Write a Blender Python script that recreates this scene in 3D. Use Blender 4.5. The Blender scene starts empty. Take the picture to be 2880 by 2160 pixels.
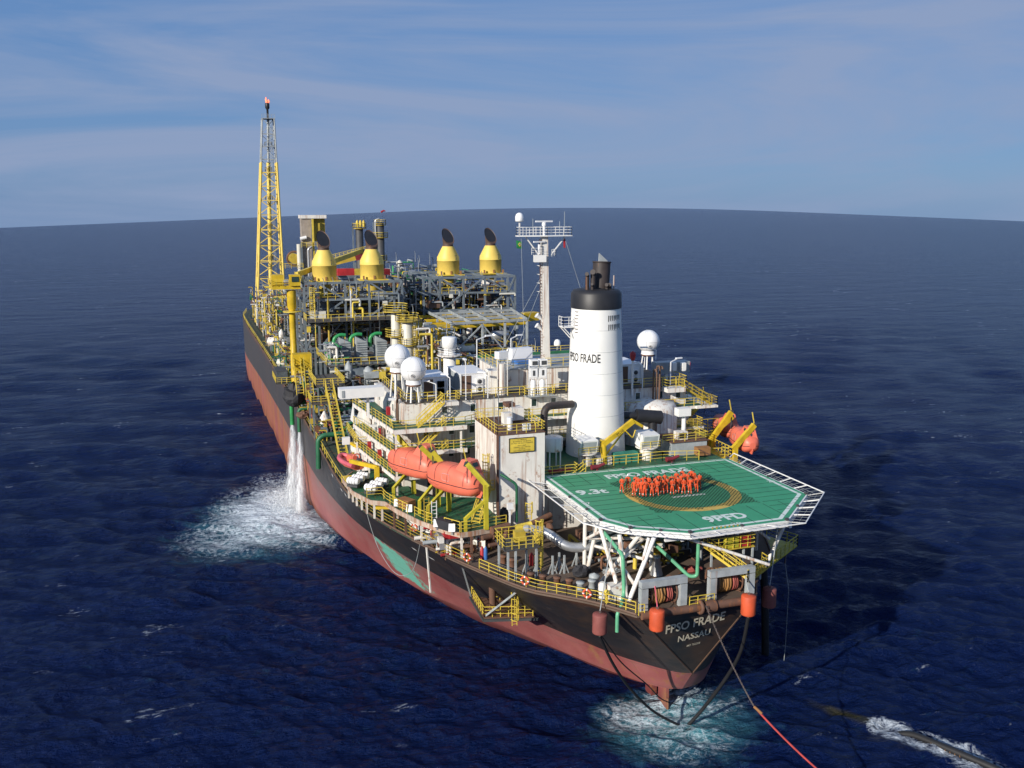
import bpy, math, random
import numpy as np
from mathutils import Vector, Matrix
S = bpy.context.scene
C = S.collection
R = math.radians
PI = math.pi

# ---------------------------------------------------------------- camera
cd = bpy.data.cameras.new("camera"); cam = bpy.data.objects.new("camera", cd); C.objects.link(cam)
S.camera = cam
cd.sensor_width = 36; cd.lens = 33.36; cd.clip_start = 1; cd.clip_end = 30000
cam.location = (-42.8, -80, 50)
cam.rotation_mode = 'XYZ'
cam.rotation_euler = (R(90 - 10.758), 0, R(-18.6))

# ---------------------------------------------------------------- light
SUN_DIR = Vector((-0.85, -0.53, 0)).normalized()       # horizontal direction towards the sun
SUN_EL = 22.0
w = bpy.data.worlds.new("World"); S.world = w; w.use_nodes = True
nt = w.node_tree; N = nt.nodes; Lk = nt.links
for n in list(N): N.remove(n)
out = N.new('ShaderNodeOutputWorld'); bg = N.new('ShaderNodeBackground'); Lk.new(bg.outputs[0], out.inputs[0])
sky = N.new('ShaderNodeTexSky'); sky.sky_type = 'NISHITA'; sky.sun_disc = False
sky.sun_elevation = R(SUN_EL); sky.sun_rotation = math.atan2(SUN_DIR.x, SUN_DIR.y)
sky.altitude = 0; sky.air_density = 1.0; sky.dust_density = 0.25; sky.ozone_density = 3.0
tc = N.new('ShaderNodeTexCoord')
mp = N.new('ShaderNodeMapping'); mp.inputs['Scale'].default_value = (1.0, 1.0, 7.0); mp.inputs['Rotation'].default_value = (0.10, 0.20, 0.4)
Lk.new(tc.outputs['Generated'], mp.inputs[0])
n1 = N.new('ShaderNodeTexNoise'); n1.inputs['Scale'].default_value = 1.5; n1.inputs['Detail'].default_value = 9; n1.inputs['Roughness'].default_value = 0.56
n1.inputs['Distortion'].default_value = 1.1
Lk.new(mp.outputs[0], n1.inputs['Vector'])
cr = N.new('ShaderNodeValToRGB'); cr.color_ramp.elements[0].position = 0.40; cr.color_ramp.elements[1].position = 0.64
Lk.new(n1.outputs['Fac'], cr.inputs[0])
mul = N.new('ShaderNodeMath'); mul.operation = 'MULTIPLY'; mul.inputs[1].default_value = 0.85
Lk.new(cr.outputs[0], mul.inputs[0])
hs = N.new('ShaderNodeMix'); hs.data_type = 'RGBA'; hs.blend_type = 'MULTIPLY'; hs.inputs[0].default_value = 1.0
hs.inputs[7].default_value = (0.80, 0.96, 1.15, 1)
Lk.new(sky.outputs[0], hs.inputs[6])
base = N.new('ShaderNodeMix'); base.data_type = 'RGBA'; base.inputs[0].default_value = 0.82; base.inputs[7].default_value = (1.12, 2.2, 4.5, 1)
Lk.new(hs.outputs[2], base.inputs[6])
mx = N.new('ShaderNodeMix'); mx.data_type = 'RGBA'
Lk.new(mul.outputs[0], mx.inputs[0]); Lk.new(base.outputs[2], mx.inputs[6]); mx.inputs[7].default_value = (2.6, 3.3, 4.95, 1)
Lk.new(mx.outputs[2], bg.inputs[0]); bg.inputs[1].default_value = 0.1
sd = bpy.data.lights.new("sun", 'SUN'); sun = bpy.data.objects.new("sun", sd); C.objects.link(sun)
sd.energy = 5.0; sd.angle = R(0.5); sd.color = (1.0, 0.93, 0.82)
sv = Vector((SUN_DIR.x * math.cos(R(SUN_EL)), SUN_DIR.y * math.cos(R(SUN_EL)), math.sin(R(SUN_EL))))
sun.rotation_euler = sv.to_track_quat('Z', 'Y').to_euler(); sun.location = (-100, -100, 120)
S.view_settings.view_transform = 'Standard'; S.view_settings.look = 'None'; S.view_settings.gamma = 1; S.view_settings.exposure = 0.12
S.cycles.max_bounces = 5; S.cycles.diffuse_bounces = 2; S.cycles.glossy_bounces = 3; S.cycles.transparent_max_bounces = 24
S.cycles.use_denoising = True

# ---------------------------------------------------------------- materials
MC = {}
def nodes(m):
    m.use_nodes = True
    t = m.node_tree
    for n in list(t.nodes): t.nodes.remove(n)
    o = t.nodes.new('ShaderNodeOutputMaterial'); b = t.nodes.new('ShaderNodeBsdfPrincipled'); t.links.new(b.outputs[0], o.inputs[0])
    return t, b
def noise(t, vec, scale, detail=4, rough=0.55, sc=(1, 1, 1)):
    m = t.nodes.new('ShaderNodeMapping'); m.inputs['Scale'].default_value = sc; t.links.new(vec, m.inputs[0])
    n = t.nodes.new('ShaderNodeTexNoise'); n.inputs['Scale'].default_value = scale; n.inputs['Detail'].default_value = detail; n.inputs['Roughness'].default_value = rough
    t.links.new(m.outputs[0], n.inputs['Vector']); return n.outputs['Fac']
def ramp(t, fac, a, b):
    r = t.nodes.new('ShaderNodeMapRange'); r.inputs['From Min'].default_value = a; r.inputs['From Max'].default_value = b; r.clamp = True
    t.links.new(fac, r.inputs[0]); return r.outputs[0]
def math_(t, op, a, b):
    m = t.nodes.new('ShaderNodeMath'); m.operation = op; m.use_clamp = False
    for i, v in enumerate((a, b)):
        if isinstance(v, (int, float)): m.inputs[i].default_value = v
        else: t.links.new(v, m.inputs[i])
    return m.outputs[0]
def mixc(t, fac, a, b):
    m = t.nodes.new('ShaderNodeMix'); m.data_type = 'RGBA'
    if isinstance(fac, (int, float)): m.inputs[0].default_value = fac
    else: t.links.new(fac, m.inputs[0])
    for i, v in ((6, a), (7, b)):
        if isinstance(v, tuple): m.inputs[i].default_value = (*v, 1)
        else: t.links.new(v, m.inputs[i])
    return m.outputs[2]
RUST = (0.42, 0.15, 0.04); RUST2 = (0.17, 0.065, 0.024)
def paint(name, col, rust=0.25, rough=0.45, metal=0.0, scale=1.0, streak=1.0, var=0.3, emit=0):
    """painted steel: tone variation, grime, rust blotches and streaks running down"""
    if name in MC: return MC[name]
    m = bpy.data.materials.new(name); MC[name] = m
    t, b = nodes(m)
    g = t.nodes.new('ShaderNodeNewGeometry').outputs['Position']
    v = noise(t, g, 0.9 * scale, 5)
    dark = tuple(c * (1 - var) for c in col); lite = tuple(min(1, c * (1 + var * 0.35)) for c in col)
    c0 = mixc(t, ramp(t, v, 0.3, 0.7), dark, lite)
    if rust > 0:
        a = noise(t, g, 0.8 * scale, 7, 0.7)
        s = noise(t, g, 1.0, 5, 0.62, (2.6 * scale, 2.6 * scale, 0.13 * scale))
        hi = 0.80 - 0.34 * rust
        fa = ramp(t, a, hi + 0.02, hi + 0.14)
        fs = ramp(t, s, hi - 0.045, hi + 0.09)
        f = math_(t, 'MAXIMUM', fa, math_(t, 'MULTIPLY', fs, 0.7 * streak))
        d = noise(t, g, 3.0 * scale, 3)
        c0 = mixc(t, f, c0, mixc(t, d, RUST2, RUST))
    t.links.new(c0, b.inputs['Base Color'])
    b.inputs['Roughness'].default_value = rough; b.inputs['Metallic'].default_value = metal
    if emit:
        b.inputs['Emission Color'].default_value = (*col, 1); b.inputs['Emission Strength'].default_value = emit
    return m
M = dict(
 white=lambda: paint('white paint', (0.80, 0.79, 0.76), 0.10, 0.4, var=0.06),
 whiter=lambda: paint('stained white paint', (0.76, 0.73, 0.67), 0.68, 0.5, var=0.10),
 wclean=lambda: paint('clean white paint', (0.80, 0.80, 0.80), 0.0, 0.35, var=0.05),
 funnel=lambda: paint('funnel white paint', (0.82, 0.81, 0.78), 0.16, 0.4, var=0.06, scale=.6),
 yellow=lambda: paint('safety yellow paint', (0.72, 0.54, 0.07), 0.25, 0.5),
 yellowd=lambda: paint('weathered yellow paint', (0.50, 0.36, 0.04), 0.5, 0.6),
 stack=lambda: paint('stack yellow paint', (0.78, 0.57, 0.12), 0.10, 0.5, var=0.12, scale=0.5),
 crane=lambda: paint('crane yellow paint', (0.62, 0.42, 0.02), 0.1, 0.45),
 olive=lambda: paint('davit yellow green paint', (0.50, 0.43, 0.03), 0.2, 0.5),
 grey=lambda: paint('structural grey paint', (0.155, 0.185, 0.21), 0.2, 0.5),
 greyl=lambda: paint('light grey steel paint', (0.36, 0.39, 0.40), 0.42, 0.5),
 dark=lambda: paint('dark steel', (0.06, 0.062, 0.066), 0.3, 0.6),
 black=lambda: paint('black paint', (0.02, 0.02, 0.023), 0.12, 0.5),
 soot=lambda: paint('sooty steel', (0.045, 0.035, 0.033), 0.45, 0.6),
 silver=lambda: paint('galvanised cladding', (0.50, 0.51, 0.52), 0.1, 0.35, 0.6),
 brown=lambda: paint('rusty pipe', (0.14, 0.07, 0.045), 0.6, 0.75),
 brownp=lambda: paint('brown primer steel', (0.13, 0.075, 0.05), 0.4, 0.7),
 deckb=lambda: paint('brown mooring deck', (0.125, 0.088, 0.066), 0.35, 0.8, scale=0.6),
 deckg=lambda: paint('dark green deck', (0.035, 0.060, 0.040), 0.62, 0.8, scale=0.7),
 deckG=lambda: paint('green painted deck', (0.022, 0.115, 0.055), 0.55, 0.6),
 roofd=lambda: paint('grimy grey roof deck', (0.075, 0.072, 0.066), 0.55, 0.8),
 green=lambda: paint('green pipe paint', (0.03, 0.27, 0.08), 0.1, 0.4),
 greend=lambda: paint('dark green pipe paint', (0.02, 0.13, 0.06), 0.35, 0.5),
 mint=lambda: paint('mint green pipe paint', (0.13, 0.42, 0.24), 0.1, 0.4),
 orange=lambda: paint('lifeboat orange gel coat', (0.74, 0.165, 0.10), 0.0, 0.45, var=0.12),
 buoy=lambda: paint('orange buoy paint', (0.60, 0.09, 0.03), 0.25, 0.6),
 buoyd=lambda: paint('faded and shaded red buoy paint', (0.24, 0.07, 0.06), 0.4, 0.7),
 red=lambda: paint('red paint', (0.42, 0.025, 0.03), 0.15, 0.5),
 pink=lambda: paint('pink hull tube', (0.62, 0.12, 0.16), 0.0, 0.5),
 glass=lambda: paint('dark window glass', (0.03, 0.06, 0.055), 0.0, 0.12),
 rope=lambda: paint('black hose rubber', (0.015, 0.015, 0.017), 0.05, 0.6),
 hose=lambda: paint('tan hose', (0.34, 0.17, 0.05), 0.3, 0.65),
 hoser=lambda: paint('red hose', (0.40, 0.10, 0.08), 0.2, 0.65),
 rline=lambda: paint('red mooring rope', (0.42, 0.05, 0.045), 0.0, 0.8),
 chain=lambda: paint('chain steel', (0.16, 0.13, 0.12), 0.4, 0.55, 0.3),
 wood=lambda: paint('brown crate', (0.30, 0.14, 0.05), 0.2, 0.8),
 tarp=lambda: paint('black tarpaulin', (0.025, 0.025, 0.03), 0.0, 0.7),
 tarpb=lambda: paint('brown tarpaulin', (0.22, 0.11, 0.05), 0.0, 0.8),
 skin=lambda: paint('skin', (0.32, 0.16, 0.10), 0.0, 0.6, var=0.1),
 cover=lambda: paint('orange coverall cloth', (0.66, 0.075, 0.015), 0.0, 0.8, var=0.3, scale=3),
 coverb=lambda: paint('black cloth', (0.02, 0.02, 0.025), 0.0, 0.8),
 reflect=lambda: paint('reflective tape', (0.75, 0.72, 0.70), 0.0, 0.5, var=0.05),
 boot=lambda: paint('dark boot leather', (0.02, 0.017, 0.015), 0.0, 0.6),
 teal=lambda: paint('teal shelter cloth', (0.03, 0.22, 0.16), 0.0, 0.7),
 blue=lambda: paint('blue paint', (0.04, 0.15, 0.42), 0.0, 0.5),
 maroon=lambda: paint('maroon paint', (0.20, 0.02, 0.03), 0.1, 0.6),
 hwhite=lambda: paint('helideck line paint', (0.66, 0.74, 0.67), 0.0, 0.6, var=0.10, scale=2),
 hgreen=lambda: paint('helideck green paint', (0.045, 0.30, 0.145), 0.10, 0.6, var=0.14, scale=0.8),
 rubber=lambda: paint('seam black', (0.006, 0.03, 0.018), 0.0, 0.8),
 navyt=lambda: paint('black lettering paint', (0.03, 0.03, 0.035), 0.0, 0.5),
 tan=lambda: paint('faded cream lettering', (0.90, 0.80, 0.58), 0.26, 0.6, scale=1.6, var=0.10),
 cream=lambda: paint('cream vessel paint', (0.62, 0.60, 0.52), 0.25, 0.5, var=0.12),
)
def mat(k): return k if isinstance(k, bpy.types.Material) else M[k]()

# ---------------------------------------------------------------- mesh builder
def vec(p): return Vector(p)
class MB:
    def __init__(s): s.v = []; s.f = []; s.m = []; s.mats = []; s.sm = []; s.cur = 0
    def use(s, k):
        k = mat(k)
        if k not in s.mats: s.mats.append(k)
        s.cur = s.mats.index(k); return s
    def add(s, vs, fs, smooth=False):
        o = len(s.v); s.v += [tuple(p) for p in vs]
        for f in fs: s.f.append([i + o for i in f]); s.m.append(s.cur); s.sm.append(smooth)
        return s
    def box(s, x0, x1, y0, y1, z0, z1):
        return s.add([(x0, y0, z0), (x1, y0, z0), (x1, y1, z0), (x0, y1, z0), (x0, y0, z1), (x1, y0, z1), (x1, y1, z1), (x0, y1, z1)],
                     [(0, 3, 2, 1), (4, 5, 6, 7), (0, 1, 5, 4), (1, 2, 6, 5), (2, 3, 7, 6), (3, 0, 4, 7)])
    def cbox(s, c, sz, rz=0):
        c = Vector(c); q = Matrix.Rotation(rz, 3, 'Z'); hx, hy, hz = sz[0] / 2, sz[1] / 2, sz[2] / 2
        vs = [c + q @ Vector((a * hx, b * hy, d * hz)) for d in (-1, 1) for a, b in ((-1, -1), (1, -1), (1, 1), (-1, 1))]
        return s.add(vs, [(0, 3, 2, 1), (4, 5, 6, 7), (0, 1, 5, 4), (1, 2, 6, 5), (2, 3, 7, 6), (3, 0, 4, 7)])
    def bar(s, p, q, a, b=None):
        p, q = Vector(p), Vector(q); d = q - p
        if d.length < 1e-5: return s
        b = b or a; d.normalize(); u = Vector((0, 0, 1)).cross(d)
        if u.length < 0.05: u = Vector((1, 0, 0)).cross(d)
        u.normalize(); w_ = d.cross(u); u *= a / 2; w_ *= b / 2
        vs = [p - u - w_, p + u - w_, p + u + w_, p - u + w_, q - u - w_, q + u - w_, q + u + w_, q - u + w_]
        return s.add(vs, [(0, 3, 2, 1), (4, 5, 6, 7), (0, 1, 5, 4), (1, 2, 6, 5), (2, 3, 7, 6), (3, 0, 4, 7)])
    def tube(s, pts, r, n=8, cap=True):
        pts = [Vector(p) for p in pts]; rs = r if isinstance(r, (list, tuple)) else [r] * len(pts)
        k = len(pts); T = []
        for i in range(k):
            a = pts[min(i + 1, k - 1)] - pts[max(i - 1, 0)]
            T.append(a.normalized() if a.length > 1e-9 else Vector((0, 0, 1)))
        u = Vector((0, 0, 1)).cross(T[0])
        if u.length < 0.05: u = Vector((1, 0, 0)).cross(T[0])
        u.normalize(); vs = []
        for i in range(k):
            u = (u - T[i] * u.dot(T[i]))
            if u.length < 1e-6: u = T[i].orthogonal()
            u.normalize(); w_ = T[i].cross(u)
            for j in range(n):
                a = 2 * PI * j / n; vs.append(pts[i] + (u * math.cos(a) + w_ * math.sin(a)) * rs[i])
        fs = [(i * n + j, i * n + (j + 1) % n, (i + 1) * n + (j + 1) % n, (i + 1) * n + j) for i in range(k - 1) for j in range(n)]
        s.add(vs, fs, n > 5)
        if cap: s.add([vs[j] for j in range(n)] + [vs[(k - 1) * n + j] for j in range(n)], [tuple(reversed(range(n))), tuple(range(n, 2 * n))])
        return s
    def rtube(s, pts, r, bend=None, n=8):
        """tube with rounded corners"""
        bend = bend or r * 2.2; P = [Vector(p) for p in pts]; o = [P[0]]
        for i in range(1, len(P) - 1):
            a, b = (P[i - 1] - P[i]), (P[i + 1] - P[i]); d = min(bend, a.length * .45, b.length * .45)
            p0 = P[i] + a.normalized() * d; p1 = P[i] + b.normalized() * d
            for t in (0, .25, .5, .75, 1): o.append(p0 * (1 - t) ** 2 + P[i] * 2 * t * (1 - t) + p1 * t * t)
        o.append(P[-1]); return s.tube(o, r, n)
    def cyl(s, p, q, r, n=16, r2=None): return s.tube([p, q], [r, r if r2 is None else r2], n)
    def lathe(s, c, prof, n=24, ax='Z', cap=True):
        """profile of (radius, height) turned about an upright axis through c"""
        c = Vector(c); vs = []
        for r_, h in prof:
            for j in range(n):
                a = 2 * PI * j / n; x, y = r_ * math.cos(a), r_ * math.sin(a)
                vs.append(c + (Vector((x, y, h)) if ax == 'Z' else Vector((h, x, y)) if ax == 'X' else Vector((x, h, y))))
        k = len(prof)
        s.add(vs, [(i * n + j, i * n + (j + 1) % n, (i + 1) * n + (j + 1) % n, (i + 1) * n + j) for i in range(k - 1) for j in range(n)], True)
        if cap:
            if prof[-1][0] > 1e-3: s.add(vs[-n:], [tuple(range(n))])
            if prof[0][0] > 1e-3: s.add(vs[:n], [tuple(reversed(range(n)))])
        return s
    def prism(s, poly, z0, z1):
        n = len(poly); vs = [(x, y, z0) for x, y in poly] + [(x, y, z1) for x, y in poly]
        return s.add(vs, [tuple(reversed(range(n))), tuple(range(n, 2 * n))] + [(i, (i + 1) % n, n + (i + 1) % n, n + i) for i in range(n)])
    def rail(s, pts, h=1.0, r=0.036, sp=1.4, nr=3, closed=False):
        P = [Vector(p) for p in pts]
        if closed: P.append(P[0])
        for a, b in zip(P, P[1:]):
            L = (b - a).length
            if L < .05: continue
            for k in range(nr): 
                z = Vector((0, 0, h * (k + 1) / nr)); s.bar(a + z, b + z, r * 1.35 if k == nr - 1 else r * .95)
            m = max(1, round(L / sp))
            for i in range(m + 1): q = a.lerp(b, i / m); s.bar(q, q + Vector((0, 0, h)), r * 1.35)
        return s
    def stair(s, p0, p1, wd, tread=0.28, st=0.22):
        """flight from p0 (bottom) to p1 (top): stringers and treads"""
        p0, p1 = Vector(p0), Vector(p1); d = p1 - p0; hz = Vector((d.x, d.y, 0)).normalized(); sd_ = Vector((-hz.y, hz.x, 0)) * wd / 2
        for q in (-1, 1): s.bar(p0 + sd_ * q, p1 + sd_ * q, 0.07, st)
        n = max(2, int(abs(d.z) / tread))
        for i in range(n): c = p0.lerp(p1, (i + .5) / n); s.bar(c - sd_, c + sd_, 0.24, 0.05)
        return s
    def srail(s, p0, p1, wd, h=0.95, r=0.034):
        p0, p1 = Vector(p0), Vector(p1); d = p1 - p0; hz = Vector((d.x, d.y, 0)).normalized(); sd_ = Vector((-hz.y, hz.x, 0)) * wd / 2
        for q in (-1, 1):
            for k in (.5, 1): s.bar(p0 + sd_ * q + Vector((0, 0, h * k)), p1 + sd_ * q + Vector((0, 0, h * k)), r * 1.8)
            m = max(2, int(d.length / 1.3))
            for i in range(m + 1): c = p0.lerp(p1, i / m) + sd_ * q; s.bar(c, c + Vector((0, 0, h)), r * 1.6)
        return s
    def ladder(s, p0, p1, wd=0.5, cage=True):
        p0, p1 = Vector(p0), Vector(p1); sd_ = Vector((wd / 2, 0, 0)); h = (p1 - p0).length
        for q in (-1, 1): s.bar(p0 + sd_ * q, p1 + sd_ * q, 0.07)
        for i in range(int(h / .35)): c = p0.lerp(p1, (i + .5) / int(h / .35)); s.bar(c - sd_, c + sd_, 0.05)
        if cage:
            for i in range(max(2, int(h / .8))):
                c = p0.lerp(p1, (i + 1) / max(2, int(h / .8))); pr = [c + Vector((math.cos(a) * .38, -.05 - math.sin(a) * .6, 0)) for a in np.linspace(0, PI, 7)]
                for a, b in zip(pr, pr[1:]): s.bar(a, b, 0.06)
            for a in np.linspace(0.3, PI - .3, 4):
                o = Vector((math.cos(a) * .38, -.05 - math.sin(a) * .6, 0)); s.bar(p0 + o + Vector((0, 0, .8)), p1 + o, 0.05)
        return s
    def sphere(s, c, r, n=24, m=14, sc=(1, 1, 1), z0=-1.0, z1=1.0):
        prof = []; c = Vector(c)
        a0, a1 = math.asin(z0), math.asin(z1)
        vs = []
        for i in range(m + 1):
            a = a0 + (a1 - a0) * i / m
            for j in range(n): b = 2 * PI * j / n; vs.append(c + Vector((r * sc[0] * math.cos(a) * math.cos(b), r * sc[1] * math.cos(a) * math.sin(b), r * sc[2] * math.sin(a))))
        return s.add(vs, [(i * n + j, i * n + (j + 1) % n, (i + 1) * n + (j + 1) % n, (i + 1) * n + j) for i in range(m) for j in range(n)], True)
    def torus(s, c, R_, r, ax=(0, 0, 1), n=20, k=6):
        a = Vector(ax).normalized(); u = a.orthogonal().normalized(); w_ = a.cross(u); c = Vector(c)
        pts = [c + (u * math.cos(t) + w_ * math.sin(t)) * R_ for t in np.linspace(0, 2 * PI, n + 1)]
        return s.tube(pts, r, k, cap=False)
    def build(s, name, parent=None, origin=None):
        if not s.v: return None
        if origin is None:
            if parent is not None: origin = Vector(parent['_o'])
            else:
                a = np.array(s.v); lo, hi = a.min(0), a.max(0); origin = Vector(((lo[0] + hi[0]) / 2, (lo[1] + hi[1]) / 2, lo[2]))
        origin = Vector(origin)
        me = bpy.data.meshes.new(name); a = np.array(s.v) - np.array(origin)
        me.from_pydata(a.tolist(), [], s.f)
        for k in s.mats: me.materials.append(k)
        me.polygons.foreach_set('material_index', s.m); me.polygons.foreach_set('use_smooth', s.sm)
        me.update()
        o = bpy.data.objects.new(name, me); C.objects.link(o); o['_o'] = tuple(origin)
        if parent is not None: o.parent = parent; o.location = origin - Vector(parent['_o'])
        else: o.location = origin
        return o
def mb(k): return MB().use(k)
def tag(o, label=None, cat=None, group=None, kind=None):
    if label: o['label'] = label
    if cat: o['category'] = cat
    if group: o['group'] = group
    if kind: o['kind'] = kind
    return o
def thing(name, label, cat, loc, group=None):
    o = bpy.data.objects.new(name, None); C.objects.link(o); o.location = loc; o['_o'] = tuple(float(v) for v in loc)
    o.empty_display_size = .1
    return tag(o, label, cat, group)
def solo(m_, name, label, cat, group=None): return tag(m_.build(name), label, cat, group)
def dup(root, delta, label=None, rz=None):
    """copy of a thing with copies of its parts and sub-parts"""
    r = root.copy(); C.objects.link(r); r.location = Vector(root.location) + Vector(delta); r['_o'] = tuple(r.location)
    if rz is not None: r.rotation_euler = (0, 0, rz)
    if label: r['label'] = label
    for ch in list(root.children):
        c = ch.copy(); C.objects.link(c); c.parent = r
        for g in ch.children: d = g.copy(); C.objects.link(d); d.parent = c
    return r
def text(name, s, parent, k, origin, xdir, ydir, width, height, off=0.0, thick=0.01):
    """lettering as a mesh; origin = lower left, xdir along the baseline, ydir up the letters"""
    cu = bpy.data.curves.new(name, 'FONT'); cu.body = s; cu.size = 1; cu.offset = off; cu.extrude = 0.0; cu.space_character = 1.02
    cu.resolution_u = 3
    t = bpy.data.objects.new(name + '_tmp', cu); C.objects.link(t); bpy.context.view_layer.update()
    me = bpy.data.meshes.new_from_object(t.evaluated_get(bpy.context.evaluated_depsgraph_get()))
    bpy.data.objects.remove(t)
    vs = np.array([v.co[:] for v in me.vertices]); lo, hi = vs.min(0), vs.max(0)
    x = Vector(xdir).normalized(); y = Vector(ydir).normalized(); z = x.cross(y).normalized(); o = Vector(origin)
    m_ = mb(k)
    nv = [o + x * float((v[0] - lo[0]) / (hi[0] - lo[0]) * width) + y * float((v[1] - lo[1]) / (hi[1] - lo[1]) * height) + z * thick for v in vs]
    m_.add(nv, [tuple(p.vertices) for p in me.polygons])
    return m_.build(name, parent) if parent is not None else m_
def smooth01(x, a, b): t = np.clip((x - a) / (b - a), 0, 1); return t * t * (3 - 2 * t)
# ---------------------------------------------------------------- sea
def build_sea():
    rng = np.random.RandomState(4)
    cx, cy = -42.8, -80.0; head = R(18.6)
    rad = [12.0]
    while rad[-1] < 12000:
        r_ = rad[-1]; rad.append(r_ + max(0.30, min(r_ * r_ * 3.6e-5, r_ * 0.03)) if r_ > 68 else r_ + 3)
    rad = np.array(rad)
    ang = np.concatenate([np.arange(-32, 32, 0.11), np.arange(32, 328, 2.0)]) * PI / 180 + head
    A, Q = np.meshgrid(ang, rad); X = cx + Q * np.sin(A); Y = cy + Q * np.cos(A)
    Zv = np.zeros_like(X)
    wind = R(205)                                       # waves run roughly towards the viewer
    step = np.maximum(0.35, np.minimum(Q * Q * 3.6e-5, Q * 0.03)); DX = np.zeros_like(X); DY = np.zeros_like(X)
    for i in range(84):
        L = 1.4 * (26 / 1.4) ** (rng.rand() ** 1.15); th = wind + rng.randn() * 0.62; k = 2 * PI / L
        amp = 0.0175 * L ** 0.50 * (0.6 + 0.8 * rng.rand()); ph = rng.rand() * 2 * PI
        att = np.clip((L / step - 2.2) / 2.5, 0, 1)
        p = k * (X * math.sin(th) + Y * math.cos(th)) + ph + 0.6 * np.sin(X * .013 + Y * .017 + i)
        Zv += amp * att * np.sin(p); DX += amp * att * np.cos(p) * math.sin(th) * 0.8; DY += amp * att * np.cos(p) * math.cos(th) * 0.8
    # slow gusts: patches of rougher water
    g = 0.75 + 0.35 * np.sin(X * .021 + 1.1) * np.sin(Y * .017 + .4) + 0.2 * np.sin((X + Y) * .047)
    Zv *= g
    hr = R(23.4); lat = (X - cx) * math.cos(hr) - (Y - cy) * math.sin(hr)
    Zv -= lat ** 2 / (2 * 62000.0)
    def G(x, y, sx, sy, a, rot=0):
        c, s = math.cos(R(rot)), math.sin(R(rot)); u = (X - x) * c + (Y - y) * s; v = -(X - x) * s + (Y - y) * c
        return a * np.exp(-(u / sx) ** 2 / 2 - (v / sy) ** 2 / 2)
    foam = (G(-29.2, 78, 2.6, 5, 1.3) + G(-33, 77, 4.0, 6.5, .62) + G(-37.0, 76, 3.2, 7, .40) + G(-28, 65, 3.5, 6, .48) + G(-34, 66, 6, 5, .35)
            + G(-31.5, 90, 2.2, 6, .36) + G(-41, 64, 5, 5, .26)
            + G(.4, -.2, 1.8, 1.2, .6) + G(-1.6, -3.6, 3.4, 1.6, .40) + G(3.4, .6, 1.6, 1.3, .5) + G(-4, -1, 1.6, 1.4, .5) + G(-1, -8, 3.5, 2, .33) + G(5.5, -3, 2.4, 1.0, .28))
    t = np.clip(((X - 19) * 3.5 + (Y + 12) * -8) / (3.5 ** 2 + 64), -.1, 1.2); dd = np.hypot(X - 19 - 3.5 * t, Y + 12 + 8 * t)
    foam += 0.62 * np.exp(-((dd - .8) / .6) ** 2 / 2)
    teal = G(-35, 73, 6, 10, .6) + G(-41, 63, 6, 7, .35) + G(-29, 66, 4, 9, .5) + G(-.8, -5, 4.6, 3.6, 1.35) + G(2, -1, 4, 2.5, .4)
    dh = G(16.8, -8.2, 2.6, .55, .6, -65)
    V = np.stack([X + DX, Y + DY, Zv], -1).reshape(-1, 3)
    nr, na = X.shape; ii, jj = np.meshgrid(np.arange(nr - 1), np.arange(na), indexing='ij')
    F = np.stack([ii * na + jj, ii * na + (jj + 1) % na, (ii + 1) * na + (jj + 1) % na, (ii + 1) * na + jj], -1).reshape(-1, 4)
    me = bpy.data.meshes.new('sea'); me.vertices.add(len(V)); me.vertices.foreach_set('co', V.astype(np.float32).ravel())
    me.loops.add(F.size); me.loops.foreach_set('vertex_index', F[:, ::-1].astype(np.int32).ravel())
    me.polygons.add(len(F)); me.polygons.foreach_set('loop_start', np.arange(0, F.size, 4, dtype=np.int32)); 
    me.polygons.foreach_set('use_smooth', np.ones(len(F), bool))
    me.update(calc_edges=True); me.validate()
    for nm, ar in (('foam', foam), ('teal', teal), ('hose', dh)):
        at = me.attributes.new(nm, 'FLOAT', 'POINT'); at.data.foreach_set('value', ar.astype(np.float32).ravel())
    m = bpy.data.materials.new('sea water'); t, b = nodes(m)
    geo = t.nodes.new('ShaderNodeNewGeometry').outputs['Position']
    def attr(n): a = t.nodes.new('ShaderNodeAttribute'); a.attribute_name = n; return a.outputs['Fac']
    fo, te, ho = attr('foam'), attr('teal'), attr('hose')
    deep = mixc(t, noise(t, geo, 0.02, 3), (0.0028, 0.0085, 0.044), (0.0042, 0.0125, 0.062))
    col = mixc(t, ramp(t, math_(t, 'ADD', te, math_(t, 'MULTIPLY', math_(t, 'SUBTRACT', noise(t, geo, .35, 6, .65), .5), 1.1)), .15, 1.15), deep, (0.05, 0.19, 0.24))
    col = mixc(t, ramp(t, ho, .1, .6), col, (0.045, 0.04, 0.012))
    wv = t.nodes.new('ShaderNodeTexNoise'); wv.inputs['Scale'].default_value = .55; wv.inputs['Detail'].default_value = 9; wv.inputs['Roughness'].default_value = .68; wv.inputs['Distortion'].default_value = 1.6
    t.links.new(geo, wv.inputs['Vector'])
    rid = math_(t, 'ABSOLUTE', math_(t, 'SUBTRACT', wv.outputs['Fac'], .5), 0)            # thin foam threads
    web = ramp(t, rid, .11, .0)
    n2 = noise(t, geo, 1.3, 8, .7)
    fa = math_(t, 'ADD', fo, math_(t, 'ADD', math_(t, 'MULTIPLY', math_(t, 'SUBTRACT', n2, .5), 1.6), math_(t, 'MULTIPLY', web, .46)))
    cut = math_(t, 'MULTIPLY', ramp(t, fa, .42, 1.25), ramp(t, fo, .04, .2))
    # whitecaps: rare small breaking crests
    c1 = noise(t, geo, .16, 5, .6, (.55, 1.5, 1)); c2 = noise(t, geo, 1.6, 4, .7, (.5, 1.3, 1)); c3 = noise(t, geo, .018, 2, .5)
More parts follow.
